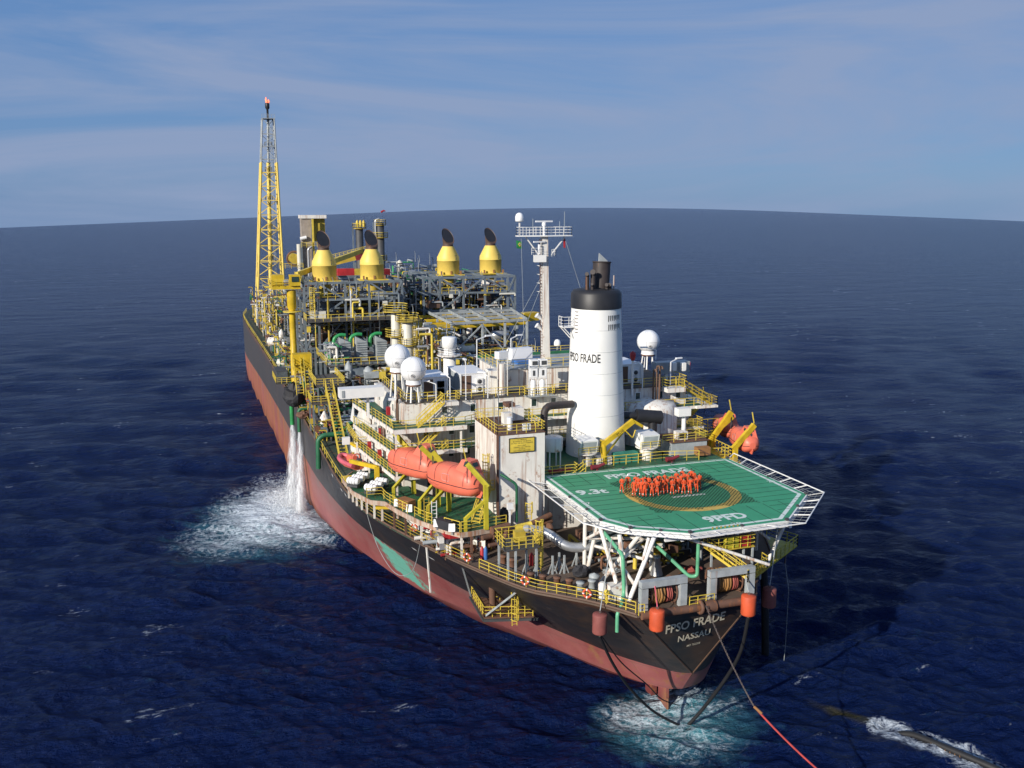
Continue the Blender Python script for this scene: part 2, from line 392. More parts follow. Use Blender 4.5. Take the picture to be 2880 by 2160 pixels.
    wc = math_(t, 'MULTIPLY', ramp(t, math_(t, 'ADD', c1, math_(t, 'MULTIPLY', math_(t, 'SUBTRACT', c3, .5), .25)), .645, .70), ramp(t, c2, .52, .66))
    foamf = math_(t, 'MAXIMUM', cut, math_(t, 'MULTIPLY', wc, .6))
    col = mixc(t, math_(t, 'MULTIPLY', foamf, .92), col, (0.70, 0.78, 0.86))
    t.links.new(col, b.inputs['Base Color'])
    rg = t.nodes.new('ShaderNodeMapRange'); rg.inputs['To Min'].default_value = .16; rg.inputs['To Max'].default_value = .8; t.links.new(foamf, rg.inputs[0]); t.links.new(rg.outputs[0], b.inputs['Roughness'])
    b.inputs['IOR'].default_value = 1.33; b.inputs['Specular Tint'].default_value = (.58, .72, 1.0, 1); b.inputs['Specular IOR Level'].default_value = 0.12
    bn = noise(t, geo, .9, 9, .62, (.8, 1.25, 1)); bn2 = noise(t, geo, .2, 7, .62, (.7, 1.4, 1))
    bp = t.nodes.new('ShaderNodeBump'); bp.inputs['Strength'].default_value = .9; bp.inputs['Distance'].default_value = .85
    bn3 = noise(t, geo, .045, 6, .6, (.6, 1.5, 1)); t.links.new(math_(t, 'ADD', math_(t, 'MULTIPLY', bn3, 7.0), math_(t, 'ADD', math_(t, 'MULTIPLY', bn, 1.3), math_(t, 'MULTIPLY', bn2, 2.6))), bp.inputs['Height']); t.links.new(bp.outputs[0], b.inputs['Normal'])
    me.materials.append(m)
    o = bpy.data.objects.new('sea', me); C.objects.link(o); tag(o, 'dark navy blue choppy open sea with foam beside the hull and at the stern', 'sea', kind='structure')
build_sea()

# ---------------------------------------------------------------- hull
def resample(pts, n, bias=None):
    P = np.array(pts, float); d = np.r_[0, np.cumsum(np.linalg.norm(np.diff(P, axis=0), axis=1))]
    u = (np.arange(n) / (n - 1)) ** 1.7 * d[-1]
    # smooth the control polygon with Catmull-Rom before resampling
    q = []
    for i in range(len(P) - 1):
        p0, p1, p2, p3 = P[max(i - 1, 0)], P[i], P[i + 1], P[min(i + 2, len(P) - 1)]
        for t in np.linspace(0, 1, 9)[:-1]: q.append(.5 * ((2 * p1) + (p2 - p0) * t + (2 * p0 - 5 * p1 + 4 * p2 - p3) * t * t + (-p0 + 3 * p1 - 3 * p2 + p3) * t ** 3))
    q.append(P[-1]); q = np.array(q); d = np.r_[0, np.cumsum(np.linalg.norm(np.diff(q, axis=0), axis=1))]
    u = u / u[-1] * d[-1]
    return np.stack([np.interp(u, d, q[:, k]) for k in range(q.shape[1])], 1)
BOW = [(-28.7, 212), (-27.6, 232), (-22.5, 248), (-13, 259), (-3.5, 262)]
DECKP = [(-9.0, -12.4), (-11.4, -8.9), (-13.8, -6.5), (-16.2, -3.9), (-19.1, 2.2), (-20.9, 6.6), (-22.9, 12.2), (-24.6, 17.6), (-26.1, 24.0), (-26.8, 33), (-27.0, 45), (-27.0, 75), (-27.3, 110), (-28.0, 160)] + BOW
BOOTP = [(1.2, -4.4, 5), (-.6, -3.3, 5), (-4.0, .8, 5.1), (-6.5, 4.5, 5.4), (-10.6, 10.6, 6), (-15.4, 17.2, 7), (-20.3, 27.6, 8), (-23.6, 38, 8.6), (-25.4, 48, 9), (-26.6, 64, 9), (-27.1, 90, 9), (-27.5, 120, 8.6), (-28.0, 160, 7.4), (-28.7, 212, 5.6), (-27.4, 231, 5.2), (-22.3, 247, 5), (-12.5, 257, 5), (-3.5, 260, 5)]
WLP = [(1.3, 3.2), (.3, 4.2), (-1.5, 6.4), (-4.0, 10.3), (-6.6, 14.8), (-9.4, 19.4), (-12.3, 24.3), (-15.9, 33), (-19.3, 44), (-23.6, 60), (-25.9, 76), (-26.9, 95), (-27.3, 120), (-28.0, 160), (-28.7, 208), (-27.2, 228), (-22, 243), (-12, 253), (-3.5, 256)]
LOWP = [(.8, 9), (.3, 10), (-1.0, 12), (-3.0, 16), (-5, 21), (-8, 26), (-11, 32), (-15, 42), (-19, 54), (-23, 70), (-25.9, 90), (-27.2, 120), (-28.0, 160), (-28.7, 205), (-27, 225), (-21, 240), (-11, 250), (-3.5, 252)]
TIPP = [(1.4, -2.2), (0.0, -1.7), (-1.6, 0.0), (-3.2, 2.3), (-5.6, 6.4), (-8.1, 11.2), (-11.2, 17.2), (-14.4, 23.6), (-18.2, 31.4), (-21.4, 42), (-24.8, 57), (-26.3, 74), (-27, 95), (-27.4, 120), (-28.0, 160), (-28.7, 210), (-27.3, 230), (-22.1, 245), (-12.2, 255), (-3.5, 258)]
NP_ = 150
def lvl(pts, z): P = np.array(pts, float); return P if P.shape[1] == 3 else np.c_[P, np.full(len(P), z)]
port = [resample(lvl(p, z), NP_) for p, z in ((LOWP, -4), (WLP, 0), (TIPP, 2.2), (BOOTP, 0), (DECKP, 16))]
def star(L, tz):                                        # starboard side: the port curve mirrored about the ship's own centreline
    o = []
    for x, y, z in L:
        c = -3.2 + 3.9 * max(0, min(1, (30 - y) / 40)) * (1 if z < 14 else .0)
        o.append((2 * c - x, y, z))
    return np.array(o)
REST = [(20.5, 100), (20.9, 130), (21.6, 160), (22.0, 205), (20.5, 230), (15, 246), (6, 255), (-3.5, 258)]
STL = [[(.8, 9), (2, 10), (5, 15), (9, 25), (13, 40), (18, 65)], [(1.3, 3.2), (2.8, 3.4), (5.0, 5.6), (7.6, 10.5), (11, 19), (15, 33), (19, 60)], [(1.4, -2.2), (3.2, -1.9), (4.8, -.8), (6.6, 1.6), (9.0, 6.2), (12, 14), (16, 28), (19.6, 56)],
       [(1.2, -4.4), (2.7, -4.0), (4.3, -2.8), (6.4, -.5), (8.8, 3.4), (12, 9.5), (15, 18), (18, 32), (20.2, 62)]]
stb = [resample(np.c_[np.array(P + REST), np.full(len(P) + len(REST), z)], NP_) for P, z in zip(STL, (-4, 0, 2.2, 5))]
stb[3][:, 2] = np.interp(stb[3][:, 1], port[3][:, 1], port[3][:, 2])
stb.append(np.array([(-6.4 - x, y, z) for x, y, z in port[4]]))
def strip(m_, a, b, flip=False):
    n = len(a); vs = [tuple(p) for p in a] + [tuple(p) for p in b]
    m_.add(vs, [(i, n + i, n + i + 1, i + 1) if flip else (i, i + 1, n + i + 1, n + i) for i in range(n - 1)], True)
ship = thing('production_ship', 'long black and red production storage ship moored in open sea, stern towards the viewer', 'ship', (-3, 120, 0))
def hullmat(kind):
    m = bpy.data.materials.new('hull ' + kind); t, b = nodes(m); g = t.nodes.new('ShaderNodeNewGeometry').outputs['Position']
    s = noise(t, g, 1.0, 6, .65, (.45, .45, .055)); a = noise(t, g, .16, 7, .66); f = noise(t, g, 1.2, 5, .6)
    sep = t.nodes.new('ShaderNodeSeparateXYZ'); t.links.new(g, sep.inputs[0]); X, Y, Z_ = sep.outputs
    mid = ramp(t, Y, 62, 82)
    if kind == 'black topside':
        c = mixc(t, ramp(t, a, .3, .7), (0.014, 0.014, 0.016), (0.034, 0.034, 0.038))
        c = mixc(t, math_(t, 'MULTIPLY', ramp(t, s, .50, .72), .55), c, (0.085, 0.05, 0.032))
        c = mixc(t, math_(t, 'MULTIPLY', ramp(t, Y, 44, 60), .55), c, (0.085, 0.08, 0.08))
        tr = math_(t, 'MULTIPLY', ramp(t, Y, -2, -6), math_(t, 'MULTIPLY', ramp(t, s, .36, .62), .55)); c = mixc(t, tr, c, (0.10, 0.055, 0.03))
        c = mixc(t, math_(t, 'MULTIPLY', ramp(t, Z_, 14.6, 15.9), ramp(t, a, .42, .62)), c, RUST2)
    else:
        c = mixc(t, ramp(t, a, .3, .7), (0.23, 0.055, 0.055), (0.36, 0.13, 0.12))
        c = mixc(t, math_(t, 'MULTIPLY', ramp(t, Z_, 4.0, 8.2), math_(t, 'MULTIPLY', ramp(t, a, .38, .62), .75)), c, (0.13, 0.12, 0.11))
        c = mixc(t, math_(t, 'MULTIPLY', ramp(t, Z_, 2.2, .4), .7), c, (0.10, 0.018, 0.016))
        c = mixc(t, math_(t, 'MULTIPLY', mid, math_(t, 'MULTIPLY', ramp(t, s, .40, .58), .85)), c, (0.33, 0.13, 0.05))
        c = mixc(t, math_(t, 'MULTIPLY', ramp(t, s, .60, .70), .6), c, (0.30, 0.17, 0.06))
        st = math_(t, 'MULTIPLY', ramp(t, Y, 8, -2), ramp(t, f, .54, .68)); c = mixc(t, math_(t, 'MULTIPLY', st, .6), c, (0.28, 0.13, 0.03))
        # blue green undercoat patch where the red has been rubbed off
        d1 = math_(t, 'ADD', math_(t, 'ABSOLUTE', math_(t, 'SUBTRACT', Y, 31.5), 0), math_(t, 'MULTIPLY', math_(t, 'SUBTRACT', f, .5), 7))
        d2 = math_(t, 'ADD', Z_, math_(t, 'ADD', math_(t, 'MULTIPLY', math_(t, 'SUBTRACT', Y, 30.5), -.18), math_(t, 'MULTIPLY', math_(t, 'SUBTRACT', f, .5), 2.4)))
        pm = math_(t, 'MULTIPLY', ramp(t, d1, 3.9, 2.6), math_(t, 'MULTIPLY', ramp(t, d2, 2.8, 3.2), ramp(t, d2, 8.0, 7.6)))
        c = mixc(t, pm, c, (0.15, 0.42, 0.33))
    cb = t.nodes.new('ShaderNodeCombineXYZ'); t.links.new(Y, cb.inputs[0]); t.links.new(Z_, cb.inputs[1])
    bk = t.nodes.new('ShaderNodeTexBrick'); bk.inputs['Scale'].default_value = 1; bk.inputs['Brick Width'].default_value = 9; bk.inputs['Row Height'].default_value = 2.4; bk.inputs['Mortar Size'].default_value = .045; bk.inputs['Mortar Smooth'].default_value = .6
    t.links.new(cb.outputs[0], bk.inputs['Vector']); c = mixc(t, math_(t, 'MULTIPLY', bk.outputs['Fac'], .45), c, (0.10, 0.075, 0.06))
    sc = noise(t, g, 1.0, 6, .7, (.9, .12, 3.0)); c = mixc(t, math_(t, 'MULTIPLY', ramp(t, sc, .62, .70), .45), c, (0.20, 0.16, 0.14))
    t.links.new(c, b.inputs['Base Color']); b.inputs['Roughness'].default_value = .5
    return m
hb, hr_ = hullmat('black topside'), hullmat('red antifouling')
m_ = mb(hr_)
for k in range(3): strip(m_, port[k], port[k + 1], True); strip(m_, stb[k], stb[k + 1])
m_.add([tuple(port[k][0]) for k in range(4)] + [tuple(stb[k][0]) for k in range(4)], [(k, 4 + k, 5 + k, k + 1) for k in range(3)])
m_.build('hull_bottom', ship)
m_ = mb(hb)
mids = []
def between(a, b, t_):  return a * (1 - t_) + b * t_
for a, b, fl in ((port[3], port[4], True), (stb[3], stb[4], False)):
    rows = [between(a, b, t_) for t_ in (0, .25, .5, .75, 1)]
    for r0, r1 in zip(rows, rows[1:]): strip(m_, r0, r1, fl)
    mids.append([r_[0] for r_ in rows])
TP, TS = mids
m_.build('hull_topside', ship)
m_ = mb(hb); m_.add([tuple(p) for p in TP] + [tuple(p) for p in TS], [(k, k + 1, 6 + k, 5 + k) for k in range(4)]); m_.build('transom', ship)
mb('brownp').tube([tuple(p) for p in TP], .09, 5).build('edge_strip', ship); mb('brownp').tube([tuple(p) for p in TS], .09, 5).build('edge_strip', ship)
# gunwale line of bare steel
for L in (port[4], stb[4]):
    mb('brownp').tube([tuple(p + np.array([0, 0, .02])) for p in L[:120:2]], .13, 5).build('gunwale', ship)
TSX = float(TS[-1][0])
# decks
pd, sdk = port[4], stb[4]
def deckpoly(y0, y1, z, k, name):
    a = [p for p in pd if y0 <= p[1] <= y1]; b = [p for p in sdk if y0 <= p[1] <= y1]
    a = [(np.interp(y0, pd[:, 1], pd[:, 0]), y0)] * (y0 > -12) + [(p[0] + .05, p[1]) for p in a] + [(np.interp(y1, pd[:, 1], pd[:, 0]), y1)] * (y1 < 255)
    b = [(np.interp(y0, sdk[:, 1], sdk[:, 0]), y0)] * (y0 > -12) + [(p[0] - .05, p[1]) for p in b] + [(np.interp(y1, sdk[:, 1], sdk[:, 0]), y1)] * (y1 < 255)
    poly = [(float(x), float(y)) for x, y in a] + [(float(x), float(y)) for x, y in reversed(b)]
    m_ = mb(k); m_.prism(poly, z - .3, z); return m_.build(name, ship)
deckpoly(-12.42, 12, 16.0, 'deckb', 'mooring_deck'); deckpoly(12, 262, 15.99, 'deckg', 'main_deck')
# rudder and horn
m_ = mb(hr_); m_.add([(.15, -1.5, -3), (.45, -1.5, -3), (.45, -1.2, 2.0), (.15, -1.2, 2.0), (.1, .5, -3), (.6, .5, -3), (.55, .4, 2.2), (.1, .4, 2.2)], [(0, 1, 2, 3), (1, 5, 6, 2), (4, 0, 3, 7), (3, 2, 6, 7), (5, 4, 7, 6)]); m_.build('rudder', ship)
m_ = mb(hr_); m_.box(-.25, .35, 1.2, 2.6, -3, 2.2); m_.build('rudder_horn', ship); mb('brown').cyl((.3, -1.5, -2), (.3, -1.3, .9), .15, 10).build('rudder_edge', ship)
# white marks on the port quarter
n_t = Vector((-0.08697, -0.7628, -0.64076))
tx = Vector((5.7, -1.4, .87)).normalized(); ty = n_t.cross(tx).normalized() * 1
if ty.z < 0: ty = -ty
def onT(x, z):                                         # a point of the transom plane
    A0 = Vector((-9.0, -12.4, 16)); y = A0.y - ((x - A0.x) * n_t.x + (z - A0.z) * n_t.z) / n_t.y; return Vector((x, y, z))
nT = (Vector(tuple(TP[0])) - Vector(tuple(TP[4]))).cross(Vector(tuple(TS[4])) - Vector(tuple(TP[4]))).normalized()
if nT.y > 0: nT = -nT
def onT2(x, z):
    A0 = Vector(tuple(TP[4])); return Vector((x, A0.y - ((x - A0.x) * nT.x + (z - A0.z) * nT.z) / nT.y, z))
def ttext(name, s, x0, z0, x1, z1, h, off):
    a = onT2(x0, z0); b = onT2(x1, z1); xd = (b - a); w_ = xd.length; xd.normalize(); yd = (onT2(x0 - .5, z0 + 1.4) - a).normalized()
    text(name, s, ship, 'tan', a + nT * .05, xd, yd, w_, h, off, 0)
ttext('ship_name', 'FPSO FRADE', -4.85, 12.5, .7, 13.33, 1.7, .024)
ttext('home_port', 'NASSAU', -2.95, 10.9, .15, 11.35, 1.25, .022)
ttext('registry_number', 'IMO 7522318', -1.6, 9.9, -.3, 10.1, .42, .01)
# fender roller along the stern
a, b = Vector((-8.6, -12.55, 15.9)), Vector((TSX - .3, -12.6, 15.9))
m_ = mb('brown').cyl(a, b, .36, 12); m_.cyl(a.lerp(b, .54), a.lerp(b, .64), .55, 14); m_.torus(a.lerp(b, .5) + Vector((0, -.1, .1)), .5, .18, (1, .1, 0)); m_.build('stern_roller', ship)
def hullpt(y, t_):                                     # a point on the port topside
    L = between(port[3], port[4], t_); return Vector((float(np.interp(y, L[:, 1], L[:, 0])) - .06, y, float(np.interp(y, L[:, 1], L[:, 2]))))
m_ = mb('wclean')
for y, t_ in ((14.6, .62), (17.6, .62), (36, .72), (38.2, .72), (43, .8)):
    p = hullpt(y, t_); q = hullpt(y - .7, t_); u_ = (hullpt(y, t_ + .12) - p).normalized() * .22
    m_.add([p - u_, q - u_, q + u_, p + u_], [(0, 1, 2, 3)])
m_.build('hull_mark', ship)
V = Vector
# ---------------------------------------------------------------- accommodation block
acc = thing('accommodation_block', 'wide white multi-storey crew house with yellow railings and rust streaks, behind the white funnel', 'deckhouse', (-4, 30, 16))
TZ = [16.0, 20.8, 23.4, 26.0, 28.5]
WB = [(-20.6, 14.0, 21.6, 40), (-20.9, 14.0, 21.0, 38), (-21.0, 14.0, 20.8, 36), (-21.3, 13.4, 20.6, 34)]
for i in range(4):
    x0, x1, y0, y1 = WB[i]; m_ = mb('whiter' if i < 3 else 'whiter'); m_.prism([(x0 - (1.0 if i < 3 else .35), y0), (x1, y0), (x1, y1), (x0 - (1.0 if i < 3 else .35) - (y1 - y0) * (.134 if i < 3 else .05), y1)], TZ[i], TZ[i + 1] - .12)
    m_.build('wall', acc)
    m_ = mb('deckG' if i < 3 else 'roofd'); z = TZ[i + 1]
    if i < 3:
        m_.prism([(-23.1, 18.4), (-15.2, 18.2), (-13.4, 19.4), (x1 + 1.1, 19.2), (x1 + 1.1, 34), (-25.0, 34)], z - .12, z)
        m_.build('walkway_deck', acc)
        m_ = mb('whiter'); m_.box(-23.2, -15.0, 18.1, 18.4, z - .42, z + .03); m_.bar((-23.1, 18.2, z - .2), (-25.0, 34, z - .2), .1, .42); m_.box(-15.0, x1 + 1.2, 19.1, 19.25, z - .3, z + .03); m_.build('deck_edge', acc)
        m_ = mb('yellow'); m_.rail([(-25.0, 34, z), (-23.1, 18.4, z), (-15.2, 18.2, z), (-13.4, 19.35, z), (x1 + 1.1, 19.3, z), (x1 + 1.1, 34, z)], 1.0, .042, 1.3); m_.build('railing', acc)
    else:
        m_.box(x0 - .1, x1 + .1, y0 - .15, y1, z - .12, z); m_.build('roof', acc)
        m_ = mb('yellow'); m_.rail([(-21.3, 34, z), (-21.3, 20.6, z), (-17.6, 20.6, z)], 1.0, .04, 1.3); m_.rail([(-16.6, 20.6, z), (13.4, 20.6, z), (13.4, 24, z)], 1.0, .04, 1.4); m_.build('railing', acc)
# posts carrying the walkways, doors, windows
m_ = None
for x in (-22.9, -15.6): 
    for z0, z1 in ((16, 20.7), (20.8, 23.3), (23.4, 25.9)): mb('whiter').bar((x, 18.5, z0), (x, 18.5, z1), .2).build('walkway_post', acc)
for y in (23, 28, 33): mb('whiter').bar((-23.1 - (y - 18.3) * .12, y, 18.7), (-23.1 - (y - 18.3) * .12, y, 20.7), .16).build('walkway_post', acc)
def window(x, y, z, wd=.55, h=.8, parent=acc, ax='y'):
    m_ = mb('white')
    if ax == 'y': m_.box(x - wd / 2 - .09, x + wd / 2 + .09, y - .06, y + .02, z - h / 2 - .09, z + h / 2 + .09)
    else: m_.box(x - .06, x + .02, y - wd / 2 - .09, y + wd / 2 + .09, z - h / 2 - .09, z + h / 2 + .09)
    f = m_.build('window', parent); g = mb('glass')
    if ax == 'y': g.box(x - wd / 2, x + wd / 2, y - .075, y, z - h / 2, z + h / 2)
    else: g.box(x - .075, x, y - wd / 2, y + wd / 2, z - h / 2, z + h / 2)
    g.build('pane', f)
for x, z in ((-16.9, 27.35), (-13.6, 27.4), (-10.3, 27.4), (-6.3, 27.5), (-3.9, 27.5), (6.9, 27.4), (9.9, 27.4), (12.3, 27.3)): window(x, 20.6, z)
for x, z in ((-19, 24.8), (-16.1, 24.9), (-13.7, 24.9), (-10.5, 24.9), (-6.5, 24.9), (7.5, 24.9), (10.5, 24.9)): window(x, 20.8, z)
for x, z in ((-16.1, 22.3), (-14.2, 22.4), (-11, 22.4), (-7.5, 22.4)): window(x, 21.0, z)
for x in (-18.5, -12.2): window(x, 21.6, 18.9)
for k, (z, xs) in enumerate(((24.7, -22.02), (22.1, -21.92), (27.2, -21.67))):
    for y in (24.5, 27, 31): window(xs - (y - 20.7) * (.134 if z < 26 else .05) - .02, y, z, .5, .75, acc, 'x')
for (x, y, z) in ((-21.35, 22.5, 26.0), (-21.05, 22.6, 23.4), (-20.95, 23, 20.8), (-21.05, 29, 23.4)):
    x -= (1.01 if z < 26 else .36) + (y - 20.7) * (.134 if z < 26 else .05); d_ = mb('greyl').box(x - .04, x + .04, y - .4, y + .4, z + .1, z + 1.95).build('door', acc); mb('dark').box(x - .1, x - .04, y + .22, y + .3, z + .95, z + 1.1).build('handle', d_)
for (x, y, z, h) in ((-21.4, 24.4, 23.4, 2.2), (-21.4, 25.2, 23.4, 2.0), (-21.2, 24.8, 20.9, 2.2), (-21.45, 21.5, 26.1, 3.4), (-21.45, 22.1, 26.1, 2.4), (-21.4, 29, 23.4, 2.1)):
    x -= (1.01 if z < 26 else .36) + (y - 20.7) * (.134 if z < 26 else .05); mb('brownp').rtube([(x - .15, y, z), (x - .15, y, z + h), (x + .2, y, z + h + .3)], .1, .3, 6).build('fire_pipe', acc)
for (y, z) in ((25.8, 24.1), (26.4, 21.4), (22.9, 27.2), (30.2, 21.5)): mb('red').cbox((-22.5 - (y - 20.7) * .134, y, z), (.4, .6, .9)).build('fire_hose_box', acc)
for y, z in ((20.9, 26.6), (22, 24.6), (27.6, 24.5), (24, 22.8), (21.0, 28.9)): mb('wclean').cbox((-22.7 - (y - 20.7) * .134, y, z), (.7, .3, .25)).build('wall_lamp', acc)
# port side stair from the radome roof down to the walkway and the flights below it
for p0, p1 in (((-20.3, 19.4, 26.0), (-17.3, 19.5, 28.5)), ((-20.2, 19.2, 23.4), (-17.2, 19.3, 26.0)), ((-20.0, 19.2, 20.8), (-17.0, 19.3, 23.4))):
    s_ = mb('yellow').stair(p0, p1, .8, .26).build('stairs', acc); mb('yellow').srail(p0, p1, .8).build('stair_railing', s_)
mb('whiter').box(-17.4, -15.6, 19.2, 20.5, 28.1, 28.5).build('stair_landing', acc)
mb('yellow').rail([(-17.4, 20.5, 28.5), (-17.4, 19.2, 28.5), (-15.6, 19.2, 28.5), (-15.6, 20.5, 28.5)], 1.0, .04).build('railing', acc)
# starboard stairs and wing
s_ = mb('yellowd').stair((16.4, 19.9, 26.0), (12.2, 19.9, 28.5), .8, .26).build('stairs', acc); mb('yellowd').srail((16.4, 19.9, 26.0), (12.2, 19.9, 28.5), .8).build('stair_railing', s_)
m_ = mb('whiter').box(10.0, 12.4, 18.9, 20.4, 27.9, 28.4); m_.build('stair_landing', acc); mb('yellow').rail([(10.0, 20.3, 28.4), (10.0, 18.9, 28.4), (12.2, 18.9, 28.4)], 1.0, .04).build('railing', acc)
mb('whiter').box(14.0, 16.9, 18.9, 26, 25.7, 25.98).build('wing_deck', acc); mb('yellowd').rail([(14.6, 18.95, 26), (16.8, 18.95, 26), (16.8, 26, 26)], 1.0, .04).build('railing', acc)
mb('yellowd').rail([(5.5, 18.6, 23.4), (16.8, 18.6, 23.4)], 1.0, .04).build('railing', acc)
# slanted screen at the port side
m_ = mb('white'); m_.add([(-24.9, 34, 23.4), (-25.0, 36.5, 23.4), (-24.9, 34.6, 25.9), (-24.9, 34, 25.9)], [(0, 1, 2, 3)]); m_.add([(-24.9, 34, 23.4), (-22.9, 34, 23.4), (-22.9, 34, 25.9), (-23.9, 34, 25.9)], [(0, 1, 2, 3)]); m_.build('wind_screen', acc)
for i, x in enumerate((-19.9, -18.7)): pass
# rooftop penthouse and its blue hatch deck
pen = thing('wheelhouse', 'low white deckhouse on the crew house roof, green edged top with blue gear', 'deckhouse', (-3, 28, 28.5))
mb('whiter').box(-9.4, 4.5, 23.3, 32, 28.52, 31.0).build('wall', pen); mb('greyl').box(-9.6, 4.7, 23.1, 32.2, 31.0, 31.15).build('roof', pen)
mb('greend').box(-9.7, 4.8, 31.9, 32.2, 31.16, 31.5).build('coaming', pen)
mb('yellow').rail([(-9.5, 32, 31.15), (-9.5, 23.2, 31.15), (4.6, 23.2, 31.15)], 1.0, .04, 1.5).build('railing', pen)
mb('yellow').rail([(-9.5, 32, 31.15), (4.6, 32, 31.15)], 1.0, .04, 1.5).build('railing', pen)
mb('whiter').box(-11.1, -9.0, 22.0, 24.0, 28.52, 31.2).build('locker', pen)
solo(mb('blue').cbox((-4.9, 26.5, 31.35), (3.6, 1.8, .35), .1), 'blue_pontoon', 'flat blue tank lying on the wheelhouse roof left of the mast', 'tank')
m_ = thing('deck_box', 'white box with a dark red side panel standing on the wheelhouse roof', 'box', (-5.2, 28.5, 31.15)); mb('wclean').cbox((-5.2, 28.5, 31.95), (2.7, 1.2, 1.5), .1).build('body', m_); mb('maroon').cbox((-5.9, 27.87, 31.95), (.7, .06, 1.3), .1).build('panel', m_)
# curved white shelter with funnel ducts on starboard
m_ = mb('whiter'); m_.lathe((8.2, 20.2, 21.9), [(3.4, 0), (3.4, 4.2), (3.0, 4.9), (0.01, 5.4)], 28)
solo(m_, 'round_deckhouse', 'white round topped casing right beside the funnel foot', 'deckhouse')

# ---------------------------------------------------------------- poop house under the funnel
pp = thing('poop_house', 'low rust streaked white block behind the helideck that carries the funnel and vents', 'deckhouse', (1, 15, 16))
mb('whiter').box(-9.6, 12.5, 9.8, 21.0, 16.0, 21.8).build('wall', pp); mb('deckG').box(-9.6, 12.5, 9.8, 21.0, 21.8, 21.9).build('deck', pp)
mb('yellow').rail([(-9.5, 14, 21.9), (-9.5, 9.9, 21.9), (-5.2, 9.9, 21.9), (-5.2, 10.9, 21.9)], 1.0, .042).build('railing', pp)
mb('yellow').rail([(-4.2, 10.9, 21.9), (-1.8, 10.9, 21.9), (-1.8, 11.4, 21.9), (5.6, 11.4, 21.9), (9.6, 10.4, 21.9)], 1.1, .042).build('railing', pp)
mb('yellow').rail([(6.2, 12.6, 23.6), (11.8, 12.6, 23.6), (11.8, 16, 23.6)], .9, .04).build('railing', pp)
mb('greyl').box(7.4, 11.9, 12.7, 16.5, 21.9, 23.5).build('side_house', pp); mb('brown').box(7.2, 12.1, 12.5, 16.6, 23.5, 23.6).build('side_roof', pp)
s_ = mb('yellow').stair((-6.6, 10.4, 20.4), (-4.2, 10.4, 21.9), .7).build('stairs', pp); mb('yellow').srail((-6.6, 10.4, 20.4), (-4.2, 10.4, 21.9), .7).build('stair_railing', s_)
# red hoses and reels
for i, (x, y) in enumerate(((-8.2, 10.6), (-7.0, 10.9))): solo(mb('red').rtube([(x, y - .3, 22.1), (x + 1.4, y - .2, 22.1), (x + 1.5, y + .5, 22.1), (x + .1, y + .4, 22.1)], .12, .3, 6), 'fire_hose', ('dark red hose laid out on the deck left of the helideck corner', 'red hose laid out beside the yellow stair at the helideck corner')[i], 'hose')
for i, (x, y) in enumerate(((-2.8, 10.2), (6.3, 10.5))):
    t = thing('fire_monitor', ('dark red fire monitor behind the left part of the helideck edge', 'dark red fire monitor behind the right part of the helideck edge')[i], 'fire monitor', (x, y, 21.6)); mb('maroon').cyl((x, y, 21.2), (x, y, 22.2), .12, 8).build('stand', t); mb('maroon').tube([(x - .7, y, 22.3), (x, y, 22.3), (x + .8, y - .1, 22.6)], [.3, .24, .16], 8).build('barrel', t)

# ---------------------------------------------------------------- engine casing with the warning sign
cas = thing('engine_casing', 'tall square white rust streaked block with a yellow warning sign, left of the helideck', 'deckhouse', (-12, 12, 16))
mb('whiter').box(-14.7, -9.65, 8.0, 16.0, 16.0, 27.15).build('wall', cas); mb('brown').box(-14.75, -9.6, 7.95, 16.05, 27.15, 27.25).build('roof', cas)
mb('brown').box(-14.82, -14.6, 7.88, 8.1, 16, 27.2).build('corner_pipe', cas)
mb('yellow').rail([(-14.7, 8.0, 27.25), (-9.65, 8.0, 27.25), (-9.65, 16, 27.25), (-14.7, 16, 27.25)], 1.0, .042, 1.0, closed=True).build('railing', cas)
sg = mb('yellow').box(-13.5, -10.8, 7.9, 7.99, 25.32, 26.78).build('warning_sign', cas)
m_ = mb('black')
for a, b in (((-13.5, 26.78), (-10.8, 26.78)), ((-13.5, 25.32), (-10.8, 25.32)), ((-13.5, 25.32), (-13.5, 26.78)), ((-10.8, 25.32), (-10.8, 26.78))): m_.bar((a[0], 7.9, a[1]), (b[0], 7.9, b[1]), .07)
m_.build('sign_border', sg)
for i, (s, wd) in enumerate((("NO SMOKING", 1.0), ("BE AWARE OF THE MOTOR", 1.9), ("DO NOT USE HEAD COVERAGE", 2.3), ("NAO FUMAR", .9), ("CUIDADO COM O MOTOR", 1.8), ("DE CARGA", .7), ("NAO USAR COBERTURAS", 1.8))):
    text('sign_text', s, sg, 'navyt', (-12.15 - wd / 2, 7.895, 26.55 - i * .18 - (.06 if i > 2 else 0)), (1, 0, 0), (0, 0, 1), wd, .11, .004, .002)
g_ = thing('roof_machinery', 'cluster of white rusty machines and aerials on top of the yellow sign block', 'machinery', (-12.2, 12, 27.2))
mb('whiter').box(-12.9, -12.0, 11.5, 12.4, 27.25, 28.6).build('cabinet', g_); mb('whiter').box(-11.6, -10.3, 12.6, 14.0, 27.5, 28.8).build('cabinet', g_); mb('brown').box(-12.0, -11, 13.4, 14.6, 28.8, 29.2).build('tank', g_)
mb('wclean').cyl((-12.9, 9.6, 27.3), (-12.9, 9.6, 28.6), .3, 10).build('cylinder', g_); mb('wclean').box(-11.9, -11.1, 8.2, 8.6, 27.4, 28.1).build('cabinet', g_)
for x, y, h in ((-13.8, 12, 3.2), (-13.2, 12.4, 3.5), (-12.3, 10.6, 3.0)): mb('greyl').bar((x, y, 27.2), (x, y, 27.2 + h), .06).build('antenna', g_)
mb('yellow').ladder((-9.4, 14.5, 24), (-9.4, 14.5, 28.3), .5, True).build('ladder', g_)

